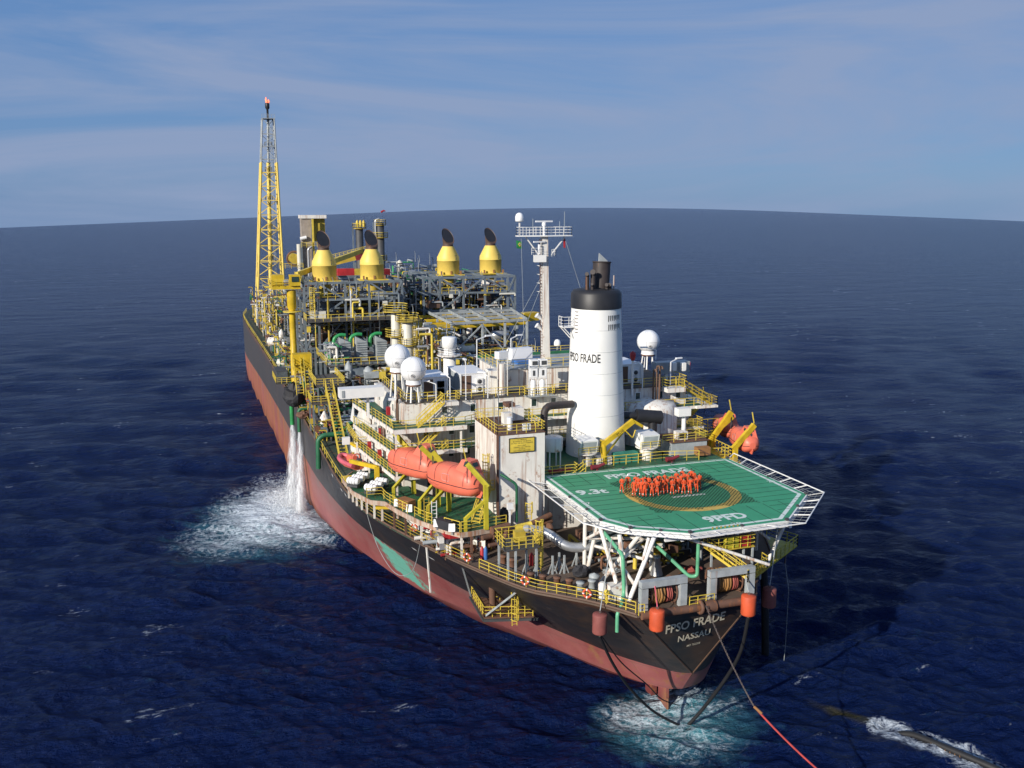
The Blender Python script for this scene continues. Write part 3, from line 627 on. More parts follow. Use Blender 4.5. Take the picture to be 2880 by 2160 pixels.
# ---------------------------------------------------------------- funnel
fn = thing('funnel', 'huge tapering white funnel with a black top and the ship name on it', 'funnel', (0, 17.5, 21.9))
def fring(z, rx, ry, cx=0.0, cy=17.5, n=40): return [(cx + rx * math.cos(2 * PI * j / n), cy + ry * math.sin(2 * PI * j / n), z) for j in range(n)]
def rings(m_, L):
    n = len(L[0]); vs = [p for r_ in L for p in r_]; m_.add(vs, [(i * n + j, i * n + (j + 1) % n, (i + 1) * n + (j + 1) % n, (i + 1) * n + j) for i in range(len(L) - 1) for j in range(n)], True); return m_
FC = lambda z: (0.15 - (z - 21.9) * .012)
FR = lambda z: 3.42 - (z - 21.9) * .0385
m_ = mb('funnel'); rings(m_, [fring(z, FR(z), FR(z), FC(z)) for z in np.linspace(21.9, 38.6, 8)]); m_.build('body', fn)
m_ = mb('greyl')
for z in (24.3, 26.7, 29.1, 31.5, 33.9, 36.3): m_.torus((FC(z), 17.5, z), FR(z) + .003, .016, (0, 0, 1), 40, 4)
m_.build('plate_seam', fn)
m_ = mb('black'); rings(m_, [fring(38.6, 2.86, 2.86, -.05), fring(40.2, 2.82, 2.82, -.06), fring(40.6, 2.55, 2.55, -.06), fring(40.75, 1.6, 1.6, -.06), fring(40.8, .01, .01, -.06)]); m_.build('cap', fn)
m_ = mb('soot'); m_.tube([(.45, 17.5, 40.6), (.65, 17.7, 43.6)], [.95, .98], 20); m_.torus((.65, 17.7, 43.6), .98, .1, (.05, .05, 1)); m_.build('exhaust_uptake', fn)
mb('greyl').add([(.2, 17.5, 43.6), (1.3, 17.5, 43.7), (.3, 17.6, 44.6), (.2, 17.7, 43.6), (1.3, 17.7, 43.7), (.3, 17.8, 44.6)], [(0, 1, 2), (5, 4, 3), (0, 2, 5, 3), (1, 4, 5, 2)]).build('uptake_fin', fn)
for x, y, h, r_ in ((-1.55, 16.6, 1.7, .22), (-.85, 16.6, 1.9, .3), (-1.1, 16.2, .6, .15), (.6, 16.1, .5, .2), (1.0, 16.2, .5, .2)):
    mb('soot').rtube([(x, y, 40.5), (x, y, 40.6 + h), (x - .25, y - .45, 40.75 + h)], r_, .35, 10).build('exhaust_pipe', fn)
mb('whiter').bar((1.55, 16.4, 40.7), (1.55, 16.4, 42.2), .1).build('lamp_mast', fn)
m_ = mb('dark')
for row in range(2):
    for k in range(8):
        a = R(-84 + k * 5.0); z0 = 37.95 - row * .98
        r_ = FR(z0) + .02; c_ = FC(z0)
        for (aa) in (a,):
            p = [(c_ + r_ * math.cos(aa + q), 17.5 + r_ * math.sin(aa + q), z) for q, z in ((-.022, z0 - .82), (.022, z0 - .82), (.022, z0), (-.022, z0))]; m_.add(p, [(0, 1, 2, 3)])
m_.build('air_grille', fn)
m_ = text('funnel_name', 'FPSO FRADE', None, 'navyt', (0, 0, 0), (1, 0, 0), (0, 1, 0), 4.3, .98, .015, 0)
nv = []
for x, y, z in m_.v:
    zz = 32.75 + y; rr = FR(zz) + .03; a = R(-90 - 96) + (x + 0.0) / 3.0; nv.append((FC(zz) + rr * math.cos(a), 17.5 + rr * math.sin(a), zz))
m_.v = nv; m_.build('funnel_name', fn)
m_ = mb('white').box(-4.2, -2.75, 16.9, 18.3, 36.5, 36.6); m_.rail([(-2.9, 16.9, 36.6), (-4.2, 16.9, 36.6), (-4.2, 18.3, 36.6)], 1.1, .04, .6); m_.bar((-4.1, 17, 36.5), (-2.9, 17, 35.2), .09); m_.bar((-4.1, 18.2, 36.5), (-2.9, 18.2, 35.2), .09); m_.build('side_platform', fn)
m_ = mb('brownp')
for i in range(7): z = 38.3 - i * .38; m_.torus((FC(z) - FR(z) * .93, 17.5 - FR(z) * .3, z), .26, .03, (0, 0, 1), 8, 4)
m_.build('ladder_cage', fn)
gp = mb('soot').rtube([(-7.2, 14.8, 21.9), (-7.2, 14.8, 28.3), (-3.3, 16.2, 28.0)], .42, 1.1, 12); solo(gp, 'bent_exhaust_pipe', 'thick brownish bent pipe rising from the deck into the left side of the funnel', 'pipe')
m_ = mb('black').cyl((3.0, 16.4, 26.2), (4.6, 16.2, 26.1), .42, 14); m_.cyl((4.6, 16.2, 26.1), (7.6, 15.9, 25.75), .78, 18); m_.cyl((6.6, 16, 25.7), (6.6, 15.9, 24.2), .5, 12); solo(m_, 'exhaust_silencer', 'black horizontal silencer drum sticking out right of the funnel', 'silencer')

# ---------------------------------------------------------------- poop deck gear
def ventbox(x, y, lab):
    t = thing('engine_room_vent', lab, 'ventilator', (x, y, 21.9), 'box headed ventilators beside the funnel')
    mb('whiter').lathe((x, y, 21.9), [(.75, 0), (.75, 1.5)], 18).build('trunk', t)
    m_ = mb('white'); c_ = V((x, y, 24.1))
    vs = [c_ + V(p) for p in ((-1.0, -.75, -.75), (1.05, -.75, -.75), (1.05, 1.0, -.6), (-1.0, 1.0, -.6), (-1.0, -1.1, .75), (1.05, -1.1, .75), (1.05, 1.0, .95), (-1.0, 1.0, .95))]
    m_.add(vs, [(0, 3, 2, 1), (4, 5, 6, 7), (0, 1, 5, 4), (1, 2, 6, 5), (2, 3, 7, 6), (3, 0, 4, 7)]); m_.build('hood', t)
    m_ = mb('greyl'); m_.add([c_ + V(p) for p in ((-.82, -.80, -.6), (.87, -.80, -.6), (.87, -1.09, .6), (-.82, -1.09, .6))], [(0, 1, 2, 3)]); m_.build('screen', t)
    m_ = mb('whiter').lathe((x, y, 23.25), [(1.25, 0), (1.25, .08)], 18); m_.build('platform', t); mb('yellow').rail([(x - 1.2, y - 1, 23.3), (x + 1.2, y - 1, 23.3), (x + 1.2, y + .9, 23.3)], .8, .035).build('railing', t)
ventbox(-3.2, 12.6, 'white box headed ventilator left of the yellow folding crane'); ventbox(4.3, 12.8, 'white box headed ventilator right of the yellow folding crane')
t = thing('round_tank', 'white round tank on legs between the sign block and the funnel', 'tank', (-7.0, 12.5, 21.9)); mb('whiter').lathe((-7.0, 12.5, 23.9), [(.98, 0), (1.02, .1), (1.02, 1.45), (.9, 1.55), (.01, 1.6)], 28).build('drum', t)
for a in (.8, 2.4, 3.9, 5.5): mb('white').bar((-7 + .85 * math.cos(a), 12.5 + .85 * math.sin(a), 21.9), (-7 + .85 * math.cos(a), 12.5 + .85 * math.sin(a), 24), .12).build('leg', t)
t = thing('folding_crane', 'yellow folding knuckle crane leaning right in front of the funnel foot', 'crane', (-1.1, 12.1, 21.9))
mb('whiter').box(-1.9, -.3, 11.9, 13.3, 21.9, 22.7).build('pedestal', t); mb('crane').cyl((-1.1, 12.1, 22.0), (-1.3, 12.1, 24.3), .34, 10).build('post', t)
mb('crane').bar((-1.35, 12.1, 23.3), (-1.3, 12.1, 24.7), .5, .6).build('column', t)
bo = mb('crane').bar((-1.4, 12.0, 24.2), (2.2, 12.0, 26.6), .42, .55).build('boom', t); text('boom_number', 'TC10', bo, 'navyt', (.2, 11.77, 25.05), (.83, 0, .55), (-.55, 0, .83), .95, .3, .01, .01)
mb('crane').bar((-1.1, 12.35, 22.6), (1.4, 12.35, 25.6), .16).build('ram', t); mb('crane').bar((2.0, 12, 26.7), (3.3, 12, 25.9), .3).build('jib', t); mb('crane').rtube([(1.2, 11.8, 25.6), (2.1, 11.8, 24.7), (2.4, 11.8, 25.6)], .07, .2, 6).build('link', t)
solo(mb('teal').box(.1, 2.9, 12.0, 12.9, 21.9, 23.0), 'green_shelter', 'low teal green shelter behind the railing in front of the funnel', 'shelter')
t = thing('deck_box', 'small rusty white box on the roof right of the funnel', 'box', (9.0, 13.6, 23.6)); mb('whiter').cbox((9.0, 13.6, 24.1), (1.3, 1.0, .9)).build('body', t); mb('black').cbox((9.0, 13.08, 24.15), (.9, .06, .6)).build('opening', t)  # black plate on the box paints in the dark of an opening
t = thing('vent_pipe', 'slim white vent pipe with a white hood right of the black silencer', 'ventilator', (9.9, 14.6, 21.9)); mb('white').rtube([(9.9, 14.6, 22), (9.9, 14.6, 26.4), (9.2, 14.6, 26.8)], .26, .5, 10).build('pipe', t); mb('white').cbox((9.6, 14.4, 26.6), (1.6, 1.0, .9)).build('hood', t)
t = thing('generator_set', 'small brown and red engine skid beside the starboard stair', 'machine', (10.7, 11.6, 21.9)); mb('wood').cbox((10.7, 11.6, 22.6), (1.6, .9, .9)).build('engine', t); mb('brown').bar((10, 11.2, 22.9), (11.4, 11.2, 22.2), .14).build('strut', t)

# ---------------------------------------------------------------- main mast
mt = thing('main_mast', 'tall white mast with railed top platform, radars and a satellite dome', 'mast', (-3.6, 24, 31))
m_ = mb('whiter'); rings(m_, [[(-3.62 + a * w_ + dx, 24 + b * w_, z) for a, b in ((-1, -1), (1, -1), (1, 1), (-1, 1))] for z, w_, dx in ((29, .62, 0), (31, .48, 0), (35, .40, -.05), (46.3, .34, -.25))]); m_.sm = [False] * len(m_.sm); m_.build('post', mt)
m_ = mb('white'); m_.prism([(-7.2, 23.5), (-3.8, 23.1), (-.6, 23.4), (-.6, 24.6), (-3.8, 24.9), (-7.2, 24.6)], 46.3, 46.42); m_.build('top_platform', mt)
mb('white').rail([(-7.1, 23.5, 46.4), (-3.8, 23.2, 46.4), (-.7, 23.4, 46.4), (-.7, 24.5, 46.4), (-3.8, 24.8, 46.4), (-7.1, 24.5, 46.4)], .95, .035, .9, closed=True).build('railing', mt)
for x0, x1 in ((-6.2, -4.1), (-1.2, -3.5)): mb('white').bar((x0, 24, 46.3), (x1, 24, 43.6), .12).build('brace', mt)
dm = mb('white').bar((-6.9, 24, 46.4), (-6.9, 24, 48.1), .14).build('dome_post', mt); mb('wclean').lathe((-6.9, 24, 48.0), [(.05, -.05), (.46, 0), (.5, .15), (.48, .6), (.36, .85), (.15, .98), (0.01, 1.0)], 18).build('satellite_dome', dm)
rd = mb('wclean').cyl((-3.9, 24, 46.4), (-3.9, 24, 47.7), .16, 10).build('radar_mount', mt); m_ = mb('wclean').cbox((-3.9, 24, 48.0), (2.2, .2, .18), .15); m_.cyl((-3.9, 24, 47.5), (-3.9, 24, 47.9), .26, 10); m_.build('radar_scanner', rd)
rd = mb('wclean').cyl((-4.7, 23.4, 44.3), (-4.7, 23.4, 45.4), .15, 10).build('radar_mount', mt); mb('wclean').cbox((-4.7, 23.4, 45.7), (1.5, .2, .16), .2).build('radar_scanner', rd)
mb('white').prism([(-5.4, 23), (-4, 22.9), (-4, 24), (-5.2, 24)], 43.4, 44.2).build('lower_bracket', mt); mb('white').rail([(-5.4, 24, 44.2), (-5.4, 23, 44.2), (-4.1, 23, 44.2)], .8, .03).build('railing', mt); mb('white').rail([(-3.1, 23.5, 44), (-2.6, 23.5, 44), (-2.6, 24.5, 44)], .8, .03, .5).build('railing', mt)
for x, h in ((-1.9, 1.6), (-1.3, 2.7), (-5.2, 1.9)): mb('greyl').bar((x, 24.2, 46.4), (x, 24.2, 46.4 + h), .05).build('antenna', mt)
for z in (42.7, 41.7, 40.7, 39.7): mb('white').add([(-4.0, 23.8, z), (-4.0, 24.2, z), (-4.8, 24, z + .28), (-4.0, 23.8, z + .25), (-4.0, 24.2, z + .25)], [(0, 2, 1), (3, 4, 2), (0, 3, 2), (1, 2, 4)]).build('lamp_bracket', mt)
for z in (37.2, 36): mb('white').tube([(-4.0, 23.9, z - .9), (-4.4, 23.9, z - .3), (-4.8, 23.9, z)], [.12, .2, .34], 10).build('fog_horn', mt)
mb('brownp').ladder((-4.12, 23.8, 31.5), (-4.35, 23.8, 46), .3, False).build('ladder', mt)
for a, b in (((-6.7, 24, 46.3), (-7.0, 22, 34)), ((-1.4, 24, 46.3), (1.5, 24, 38)), ((-4.0, 24, 41), (-8.8, 22.5, 31)), ((-4.0, 24, 42), (-9.5, 26, 31))): solo(mb('greyl').bar(a, b, .035), 'stay_wire', 'thin stay wire from the white mast, anchored at %s' % {-7.0: 'the port roof railing', 1.5: 'the funnel', -8.8: 'the aft roof edge', -9.5: 'the wheelhouse roof'}[b[0]], 'wire')
m_ = mb(paint('flag green', (.02, .22, .06), 0)).add([(-7.3, 24, 45.9), (-6.6, 24, 45.7), (-6.55, 24.1, 44.9), (-7.2, 24.1, 45.0), (-6.95, 23.95, 45.4)], [(0, 1, 4), (1, 2, 4), (2, 3, 4), (3, 0, 4)])
m_.use(paint('flag yellow', (.7, .55, .03), 0)).add([(-7.1, 23.93, 45.45), (-6.9, 23.93, 45.65), (-6.7, 23.93, 45.4), (-6.9, 23.93, 45.15)], [(0, 1, 2, 3)]); m_.use('blue').cbox((-6.9, 23.9, 45.42), (.14, .02, .14)); solo(m_, 'flag', 'small green and yellow national flag hanging from the left arm of the mast', 'flag')
solo(mb('red').add([(-1.5, 24, 46.1), (-1.25, 24, 46.0), (-1.2, 24.05, 44.9), (-1.45, 24.05, 45.0)], [(0, 1, 2, 3)]), 'flag', 'small red flag hanging from the right arm of the mast', 'flag')
# locker of white gas bottles and two searchlight boxes at the roof edge
t = thing('gas_bottle_rack', 'white rack of tall bottles and lamp boxes at the roof edge under the mast', 'rack', (-6.0, 20.2, 28.5)); 
mb('greyl').box(-7.6, -4.2, 19.3, 20.9, 28.4, 28.5).build('platform', t); mb('yellow').rail([(-7.6, 20.9, 28.5), (-7.6, 19.3, 28.5), (-4.2, 19.3, 28.5), (-4.2, 20.9, 28.5)], .95, .04, .8).build('railing', t)
for x in (-7.1, -6.05, -5.0): mb('wclean').bar((x, 20, 28.5), (x, 20, 32.0), .1).build('frame_post', t)
for x in (-6.6, -5.5): mb('wclean').lathe((x, 20.1, 28.5), [(.33, 0), (.33, 1.6), (.2, 1.8), (.01, 1.85)], 12).build('bottle', t); mb('wclean').cbox((x, 20.0, 31.1), (.85, .5, 1.0)).build('cabinet', t); mb('wclean').cbox((x, 19.9, 32.3), (.85, .9, .7)).build('lamp_box', t); mb('dark').cbox((x, 19.42, 32.3), (.6, .05, .45)).build('lens', t); mb('dark').cbox((x, 19.73, 31.1), (.25, .05, .6)).build('lens', t)
for z in (30.5, 31.7): mb('wclean').bar((-7.1, 19.8, z), (-5, 19.8, z), .08).build('frame_bar', t)

# ---------------------------------------------------------------- radomes, containers, roof gear
def radome(x, y, z0, zc, r_, lab):
    t = thing('radome', lab, 'radome', (x, y, z0), 'large white satellite radomes')
    m_ = mb('wclean').sphere((x, y, zc), r_, 32, 20, z0=-.8); m_.lathe((x, y, zc - r_ * 1.12), [(r_ * .62, -.02), (r_ * .6, .08), (r_ * .58, r_ * .34)], 28); m_.build('dome', t)
    m_ = mb('greyl').torus((x, y, zc), r_ * 1.002, .018, (0, 0, 1), 32, 4)
    for a in (0.4, 1.45, 2.5): m_.torus((x, y, zc), r_ * 1.002, .015, (math.cos(a), math.sin(a), 0), 32, 4)
    m_.build('seam', t)
    d_ = V((-.25, -.95, -.38)).normalized(); u = d_.cross(V((0, 0, 1))).normalized(); w_ = u.cross(d_); c_ = V((x, y, zc)) + d_ * r_ * 1.01
    m_ = mb('navyt').tube([c_ + (u * math.cos(a) + w_ * math.sin(a)) * .2 for a in np.linspace(0, 2 * PI, 13)], .018, 4); 
    m_.add([c_ + u * a + w_ * b for a, b in ((-.14, .02), (0, .1), (.13, .05), (.05, -.02), (.02, -.13), (-.06, -.03))], [(0, 1, 2, 3, 4, 5)]); m_.build('emblem', t)
    mb('brown').lathe((x, y, zc - r_ * 1.12 - .2), [(r_ * .6, 0), (r_ * .6, .18)], 16).build('mount_ring', t)
    if zc - r_ * 1.3 - z0 > .5:
        for a in (.3, 1.6, 2.9, 4.1, 5.2): mb('white').bar((x + .62 * r_ * math.cos(a), y + .62 * r_ * math.sin(a), z0), (x + .45 * r_ * math.cos(a), y + .45 * r_ * math.sin(a), zc - r_ * 1.15), .14).build('leg', t)
radome(-20.3, 20.9, 28.5, 32.1, 1.42, 'white radome on legs, the nearer and lower one of the pair at the port side')
radome(-21.35, 24.2, 28.5, 33.05, 1.45, 'white radome behind and higher in the pair at the port side')
radome(13.9, 32.0, 28.5, 32.15, 1.5, 'single white radome on the starboard side, right of the funnel')
def container(x0, y0, w_, L, h, z0, lab, k):
    t = thing('equipment_container', lab, 'container', (x0 + w_ / 2, y0 + L / 2, z0), 'white equipment containers on the crew house roof')
    mb('wclean').box(x0, x0 + w_, y0, y0 + L, z0 + .1, z0 + h).build('body', t); mb('wclean').box(x0 - .06, x0 + w_ + .06, y0 - .08, y0 + L + .06, z0 + h, z0 + h + .08).build('roof', t)
    m_ = mb('greyl')
    for i in range(int(L / .35)): m_.box(x0 - .05, x0 - .003, y0 + .15 + i * .35, y0 + .3 + i * .35, z0 + .3, z0 + h - .15)
    m_.build('side_ribs', t)
    for i in range(2 if k else 1):
        for j in range(2):
            f = mb('white').cbox((x0 + w_ * .72 - i * .0, y0 - .16, z0 + .6 + j * .85), (.75, .3, .7)).build('air_conditioner', t); mb('dark').lathe((x0 + w_ * .72, y0 - .32, z0 + .6 + j * .85), [(.26, 0), (.26, -.03), (.01, -.03)], 14, 'Y').build('fan', f)
    mb('brownp').box(x0 + .12, x0 + w_ * .42, y0 - .05, y0, z0 + .25, z0 + h - .2).build('door', t)
    for xx in (x0 + .05, x0 + w_ - .05): mb('white').bar((xx, y0 - .06, z0), (xx, y0 - .06, z0 + h), .14).build('corner_post', t)
container(-18.9, 22.6, 2.9, 4.6, 2.25, 28.5, 'white container with fan units next to the port radomes', 1)
container(-14.4, 23.0, 3.1, 5.4, 2.35, 28.5, 'white container in the middle of the roof left of the wheelhouse', 0)
container(5.2, 22.6, 3.1, 5.0, 2.4, 28.5, 'white container right of the funnel in front of the starboard radome', 0)
t = thing('column_platform', 'white round column with a drum top and ring platform behind the roof containers', 'column', (-10.6, 42, 16))
m_ = mb('white').lathe((-10.6, 42, 16), [(.85, 0), (.85, 14.2), (.75, 14.2), (.75, 15.0), (1.0, 15.1), (1.0, 16.4), (.9, 16.5), (.01, 16.55)], 22); m_.build('drum', t)
mb('whiter').lathe((-10.6, 42, 30.0), [(1.7, 0), (1.7, .12)], 18).build('ring_platform', t); mb('white').rail([(-10.6 + 1.6 * math.cos(a), 42 + 1.6 * math.sin(a), 30.1) for a in np.linspace(0, 2 * PI, 11)[:-1]], .95, .035, .9, closed=True).build('railing', t)
# bridge wings
t = thing('port_bridge_wing', 'long white box girder sticking out to port behind the radomes, on a white post', 'bridge wing', (-25, 25, 28.5)); mb('white').box(-27.9, -22.9, 24.4, 26.0, 28.55, 29.65).build('girder', t); mb('white').bar((-24.6, 25.6, 26.0), (-24.6, 25.6, 28.6), .28).build('post', t)
m_ = mb('greyl'); m_.box(-27.7, -27.4, 24.34, 24.4, 28.7, 29.5); m_.build('plate', t)
t = thing('starboard_bridge_wing', 'grey white box girder sticking out at starboard right of the radome', 'bridge wing', (14, 23.5, 28.5)); mb('greyl').box(10.9, 15.5, 23.6, 25, 29.3, 30.7).build('girder', t); mb('white').cbox((12.9, 23.0, 30.3), (.5, .7, 1.0)).build('lamp_box', t); mb('white').cbox((14.2, 23.0, 30.2), (.5, .7, 1.0)).build('lamp_box', t); mb('white').bar((12.4, 24, 28.5), (12.4, 24, 29.5), .4).build('post', t)
mb('red').rail([(15.5, 23.6, 29.6), (15.5, 25, 29.6)], 1.0, .04, .5).build('railing', t)
for i, (x, y, h, lab) in enumerate(((8.35, 19.4, 3.5, 'leftmost red brown pipe of the three rising right of the funnel'), (8.75, 19.4, 3.9, 'middle red brown pipe of the three rising right of the funnel'), (9.15, 19.4, 3.8, 'rightmost red brown pipe of the three rising right of the funnel'))):
    solo(mb('brownp').rtube([(x, y, 26.6), (x, y, 27.2 + h), (x + .1, y - .4, 27.3 + h), (x + .1, y - .5, 27.0 + h)], .12, .2, 8), 'standpipe', lab, 'pipe', 'red brown standpipes')
t = thing('marker_lamp', 'red lantern on a white pole right of the funnel', 'lamp', (6.0, 20.3, 28.5)); mb('white').bar((6, 20.3, 27.5), (6, 20.3, 31.8), .2).build('pole', t); mb('red').lathe((6, 20.3, 31.8), [(.2, 0), (.34, .5), (.34, .9), (.1, 1.1), (.01, 1.1)], 12).build('lantern', t)
# floodlight poles
def lamp(x, y, z, h, dx, dy, lab, k='wclean', n='lamp_post', ln=.9):
    t = thing(n, lab, 'lamp post', (x, y, z), 'slim lamp posts with tube lamps'); mb(k).bar((x, y, z), (x, y, z + h), .1).build('pole', t); mb(k).bar((x, y, z + h), (x + dx, y + dy, z + h + .35), .09).build('arm', t); mb('wclean').cbox((x + dx * 1.2, y + dy * 1.2, z + h + .38), (ln, .25, .16), math.atan2(dy, dx)).build('lamp', t)
for a in ((-17.9, 20.4, 28.5, 1.9, -.9, .2, 'white tube lamp post on the roof edge right of the near port radome'), (-16.3, 20.4, 28.4, 2.6, -.4, .3, 'second white lamp post from the port radomes along the roof edge'),
          (-11.9, 20.4, 28.4, 2.6, -.5, .3, 'white lamp post at the roof edge in front of the middle container'), (-14.5, 20.3, 28.4, 4.2, 0, .3, 'tall white pole at the roof edge in front of the middle container'),
          (-11.5, 26, 31.1, 3.2, 1.3, .3, 'white lamp post at the left end of the wheelhouse roof'), (-5.6, 31.0, 31.1, 2.4, 1, .2, 'white lamp post just left of the mast on the wheelhouse roof'), (3.6, 27, 31.1, 1.8, -1, .3, 'white lamp post at the right end of the wheelhouse roof beside the funnel'),
          (7.4, 20.4, 28.4, 2.7, -.7, .2, 'bent white lamp post right beside the three red brown pipes'), (11.2, 20.6, 28.4, 2.9, 1, .2, 'white lamp post above the starboard stair landing'), (11.2, 24.5, 31, 1.2, -1.3, .2, 'white lamp bracket on the starboard bridge wing'), (3.9, 22, 28.5, 2.6, .6, .2, 'short white lamp post between the funnel and the starboard container')):
    lamp(*a)
t = thing('searchlight', 'white angled searchlight box on a rusty white pedestal, left of the blue pontoon', 'searchlight', (-9.9, 21.6, 28.5)); mb('whiter').lathe((-9.9, 21.6, 28.5), [(.5, 0), (.5, 3.6)], 14).build('pedestal', t); mb('wclean').cbox((-9.9, 21.5, 33.1), (1.3, .9, .8), .3).build('housing', t)
for x, y in ((-10.5, 21.2), (-9.3, 21.2), (-9.3, 22.2)): mb('whiter').bar((x, y, 28.5), (x, y, 32.8), .09).build('post', t)
t = thing('small_dome', 'small white satellite dome far behind the mast foot', 'radome', (1.4, 33, 31.1)); mb('wclean').lathe((1.4, 33, 32.0), [(.42, 0), (.45, .4), (.3, .75), (.01, .85)], 16).build('dome', t); mb('greyl').bar((1.4, 33, 31.1), (1.4, 33, 32), .15).build('post', t)
# ---------------------------------------------------------------- lifeboat deck on the port quarter
GD = [(-14.8, 5.2), (-17.0, 4.9), (-18.6, 4.6), (-19.6, 4.6), (-21.0, 6.6), (-22.5, 9.4), (-23.9, 13.6), (-24.6, 16.6), (-26.0, 17.6), (-27.3, 21.6), (-27.6, 26.8), (-26, 29.4), (-21, 29.4), (-21, 17.5), (-14.8, 15)]
ld = thing('lifeboat_deck', 'green painted raised deck with rusty edge and yellow railings under the port lifeboats', 'deck', (-20, 12, 16))
mb('deckG').prism(GD, 18.45, 18.65).build('deck_plate', ld)
m_ = mb(paint('rusty white edge', (.52, .42, .34), .85, .6))
for a, b in zip(GD[:12], GD[1:12]): m_.bar((a[0], a[1], 18.45), (b[0], b[1], 18.45), .12, .5)
m_.build('deck_edge', ld)
m_ = mb('yellow'); m_.rail([(x + .1, y + .1, 18.7) for x, y in GD[0:4]], 1.05, .045, 1.2); m_.rail([(-19.6, 4.8, 18.7), (-20.7, 6.5, 18.7)], 1.05, .045, 1.0); m_.rail([(-21.6, 8.0, 18.7), (-22.3, 9.4, 18.7), (-22.7, 10.8, 18.7)], 1.05, .045, 1.0); m_.rail([(-23.2, 12.0, 18.7), (-23.8, 13.7, 18.7), (-24.5, 16.6, 18.7), (-24.6, 18.5, 18.7), (-26.2, 18.6, 18.7)], 1.05, .045, 1.1); m_.build('railing', ld)
for x, y, k in ((-19.4, 4.9, 'whiter'), (-20.5, 6.3, 'whiter'), (-21.4, 8.6, 'brown'), (-22.1, 10.5, 'whiter'), (-23.2, 13.0, 'brown'), (-23.9, 15.4, 'brown'), (-24.7, 18.0, 'whiter'), (-25.3, 19.4, 'whiter'), (-25.8, 21.3, 'whiter'), (-26.1, 22.8, 'whiter'), (-26.4, 24.4, 'whiter'), (-26.6, 26.0, 'whiter'), (-26.8, 27.6, 'whiter'), (-18.6, 4.2, 'brown')):
    mb(k).bar((x, y, 16), (x, y, 18.3), .2).build('pillar', ld)
for (a, b) in (((-23.8, 15.5, 18.2), (-21.4, 14.2, 16.9)), ((-21.9, 9.8, 18.2), (-20.6, 8.5, 16.9)), ((-20.7, 6.5, 18.2), (-19.4, 6.9, 17.0))): mb('whiter').bar(a, b, .12).build('strut', ld)
mb('whiter').box(-14.85, -14.7, 5.2, 16, 16, 18.4).build('inner_wall', ld)
m_ = mb('whiter'); m_.add([(-16.8, 5.4, 16), (-22.0, 15, 16), (-22.0, 15, 18.4), (-16.8, 5.4, 18.4)], [(0, 1, 2, 3)]); m_.add([(-22.0, 15, 16), (-22.6, 29, 16), (-22.6, 29, 18.4), (-22.0, 15, 18.4)], [(0, 1, 2, 3)]); m_.build('inner_wall', ld)
solo(mb('crane').bar((-25.5, 17.3, 17.9), (-22.9, 15.9, 18.1), .3), 'spreader_beam', 'plain yellow beam below the edge of the lifeboat deck', 'beam')
# yellow stairs and escape ladders
t = thing('deck_stair', 'yellow stair leading down between the near port lifeboat and the sign block', 'stairs', (-17, 8, 18.65)); mb('yellow').stair((-17.4, 6.8, 18.7), (-15.6, 8.9, 21.4), .9, .25).build('flight', t); mb('yellow').srail((-17.4, 6.8, 18.7), (-15.6, 8.9, 21.4), .9).build('railing', t)
solo(mb('yellow').ladder((-15.5, 9.6, 21), (-15.5, 9.6, 25.0), .5, True), 'caged_ladder', 'yellow caged ladder on the left face of the sign block', 'ladder')
m_ = mb('yellow').box(-16.3, -14.8, 8.7, 12, 21.3, 21.4); m_.rail([(-16.3, 12, 21.4), (-16.3, 8.7, 21.4), (-14.8, 8.7, 21.4)], 1.0, .04, .9); solo(m_, 'stair_platform', 'small yellow railed platform on the left side of the sign block', 'platform')
t = thing('embarkation_ladder', 'pale yellow upright ladder at the edge between the two port lifeboats', 'ladder', (-22.0, 9.0, 18.65)); mb('yellowd').ladder((-21.9, 8.9, 18.7), (-21.9, 8.9, 21.2), .5, False).build('ladder', t); mb('white').ladder((-21.3, 8.2, 18.7), (-21.3, 8.2, 21.0), .5, False).build('inner_ladder', t)

# ---------------------------------------------------------------- lifeboats
def loftx(m_, st, n=20, smooth=True):
    """closed skin through sections (x, half width, z keel, z shoulder, z top, top width factor)"""
    vs = []
    for x, w_, zk, zs, zt, tf in st:
        for j in range(n):
            a = 2 * PI * j / n - PI / 2; c_, s_ = math.cos(a), math.sin(a)
            if s_ < 0: y = w_ * math.copysign(abs(c_) ** .62, c_); z = zs + (zs - zk) * -abs(s_) ** .9
            else: y = w_ * math.copysign(abs(c_) ** tf, c_); z = zs + (zt - zs) * abs(s_) ** .8
            vs.append((x, y, z))
    k = len(st); m_.add(vs, [(i * n + j, (i + 1) * n + j, (i + 1) * n + (j + 1) % n, i * n + (j + 1) % n) for i in range(k - 1) for j in range(n)], smooth)
    m_.add(vs[:n] + vs[-n:], [tuple(range(n)), tuple(reversed(range(n, 2 * n)))])
    return vs
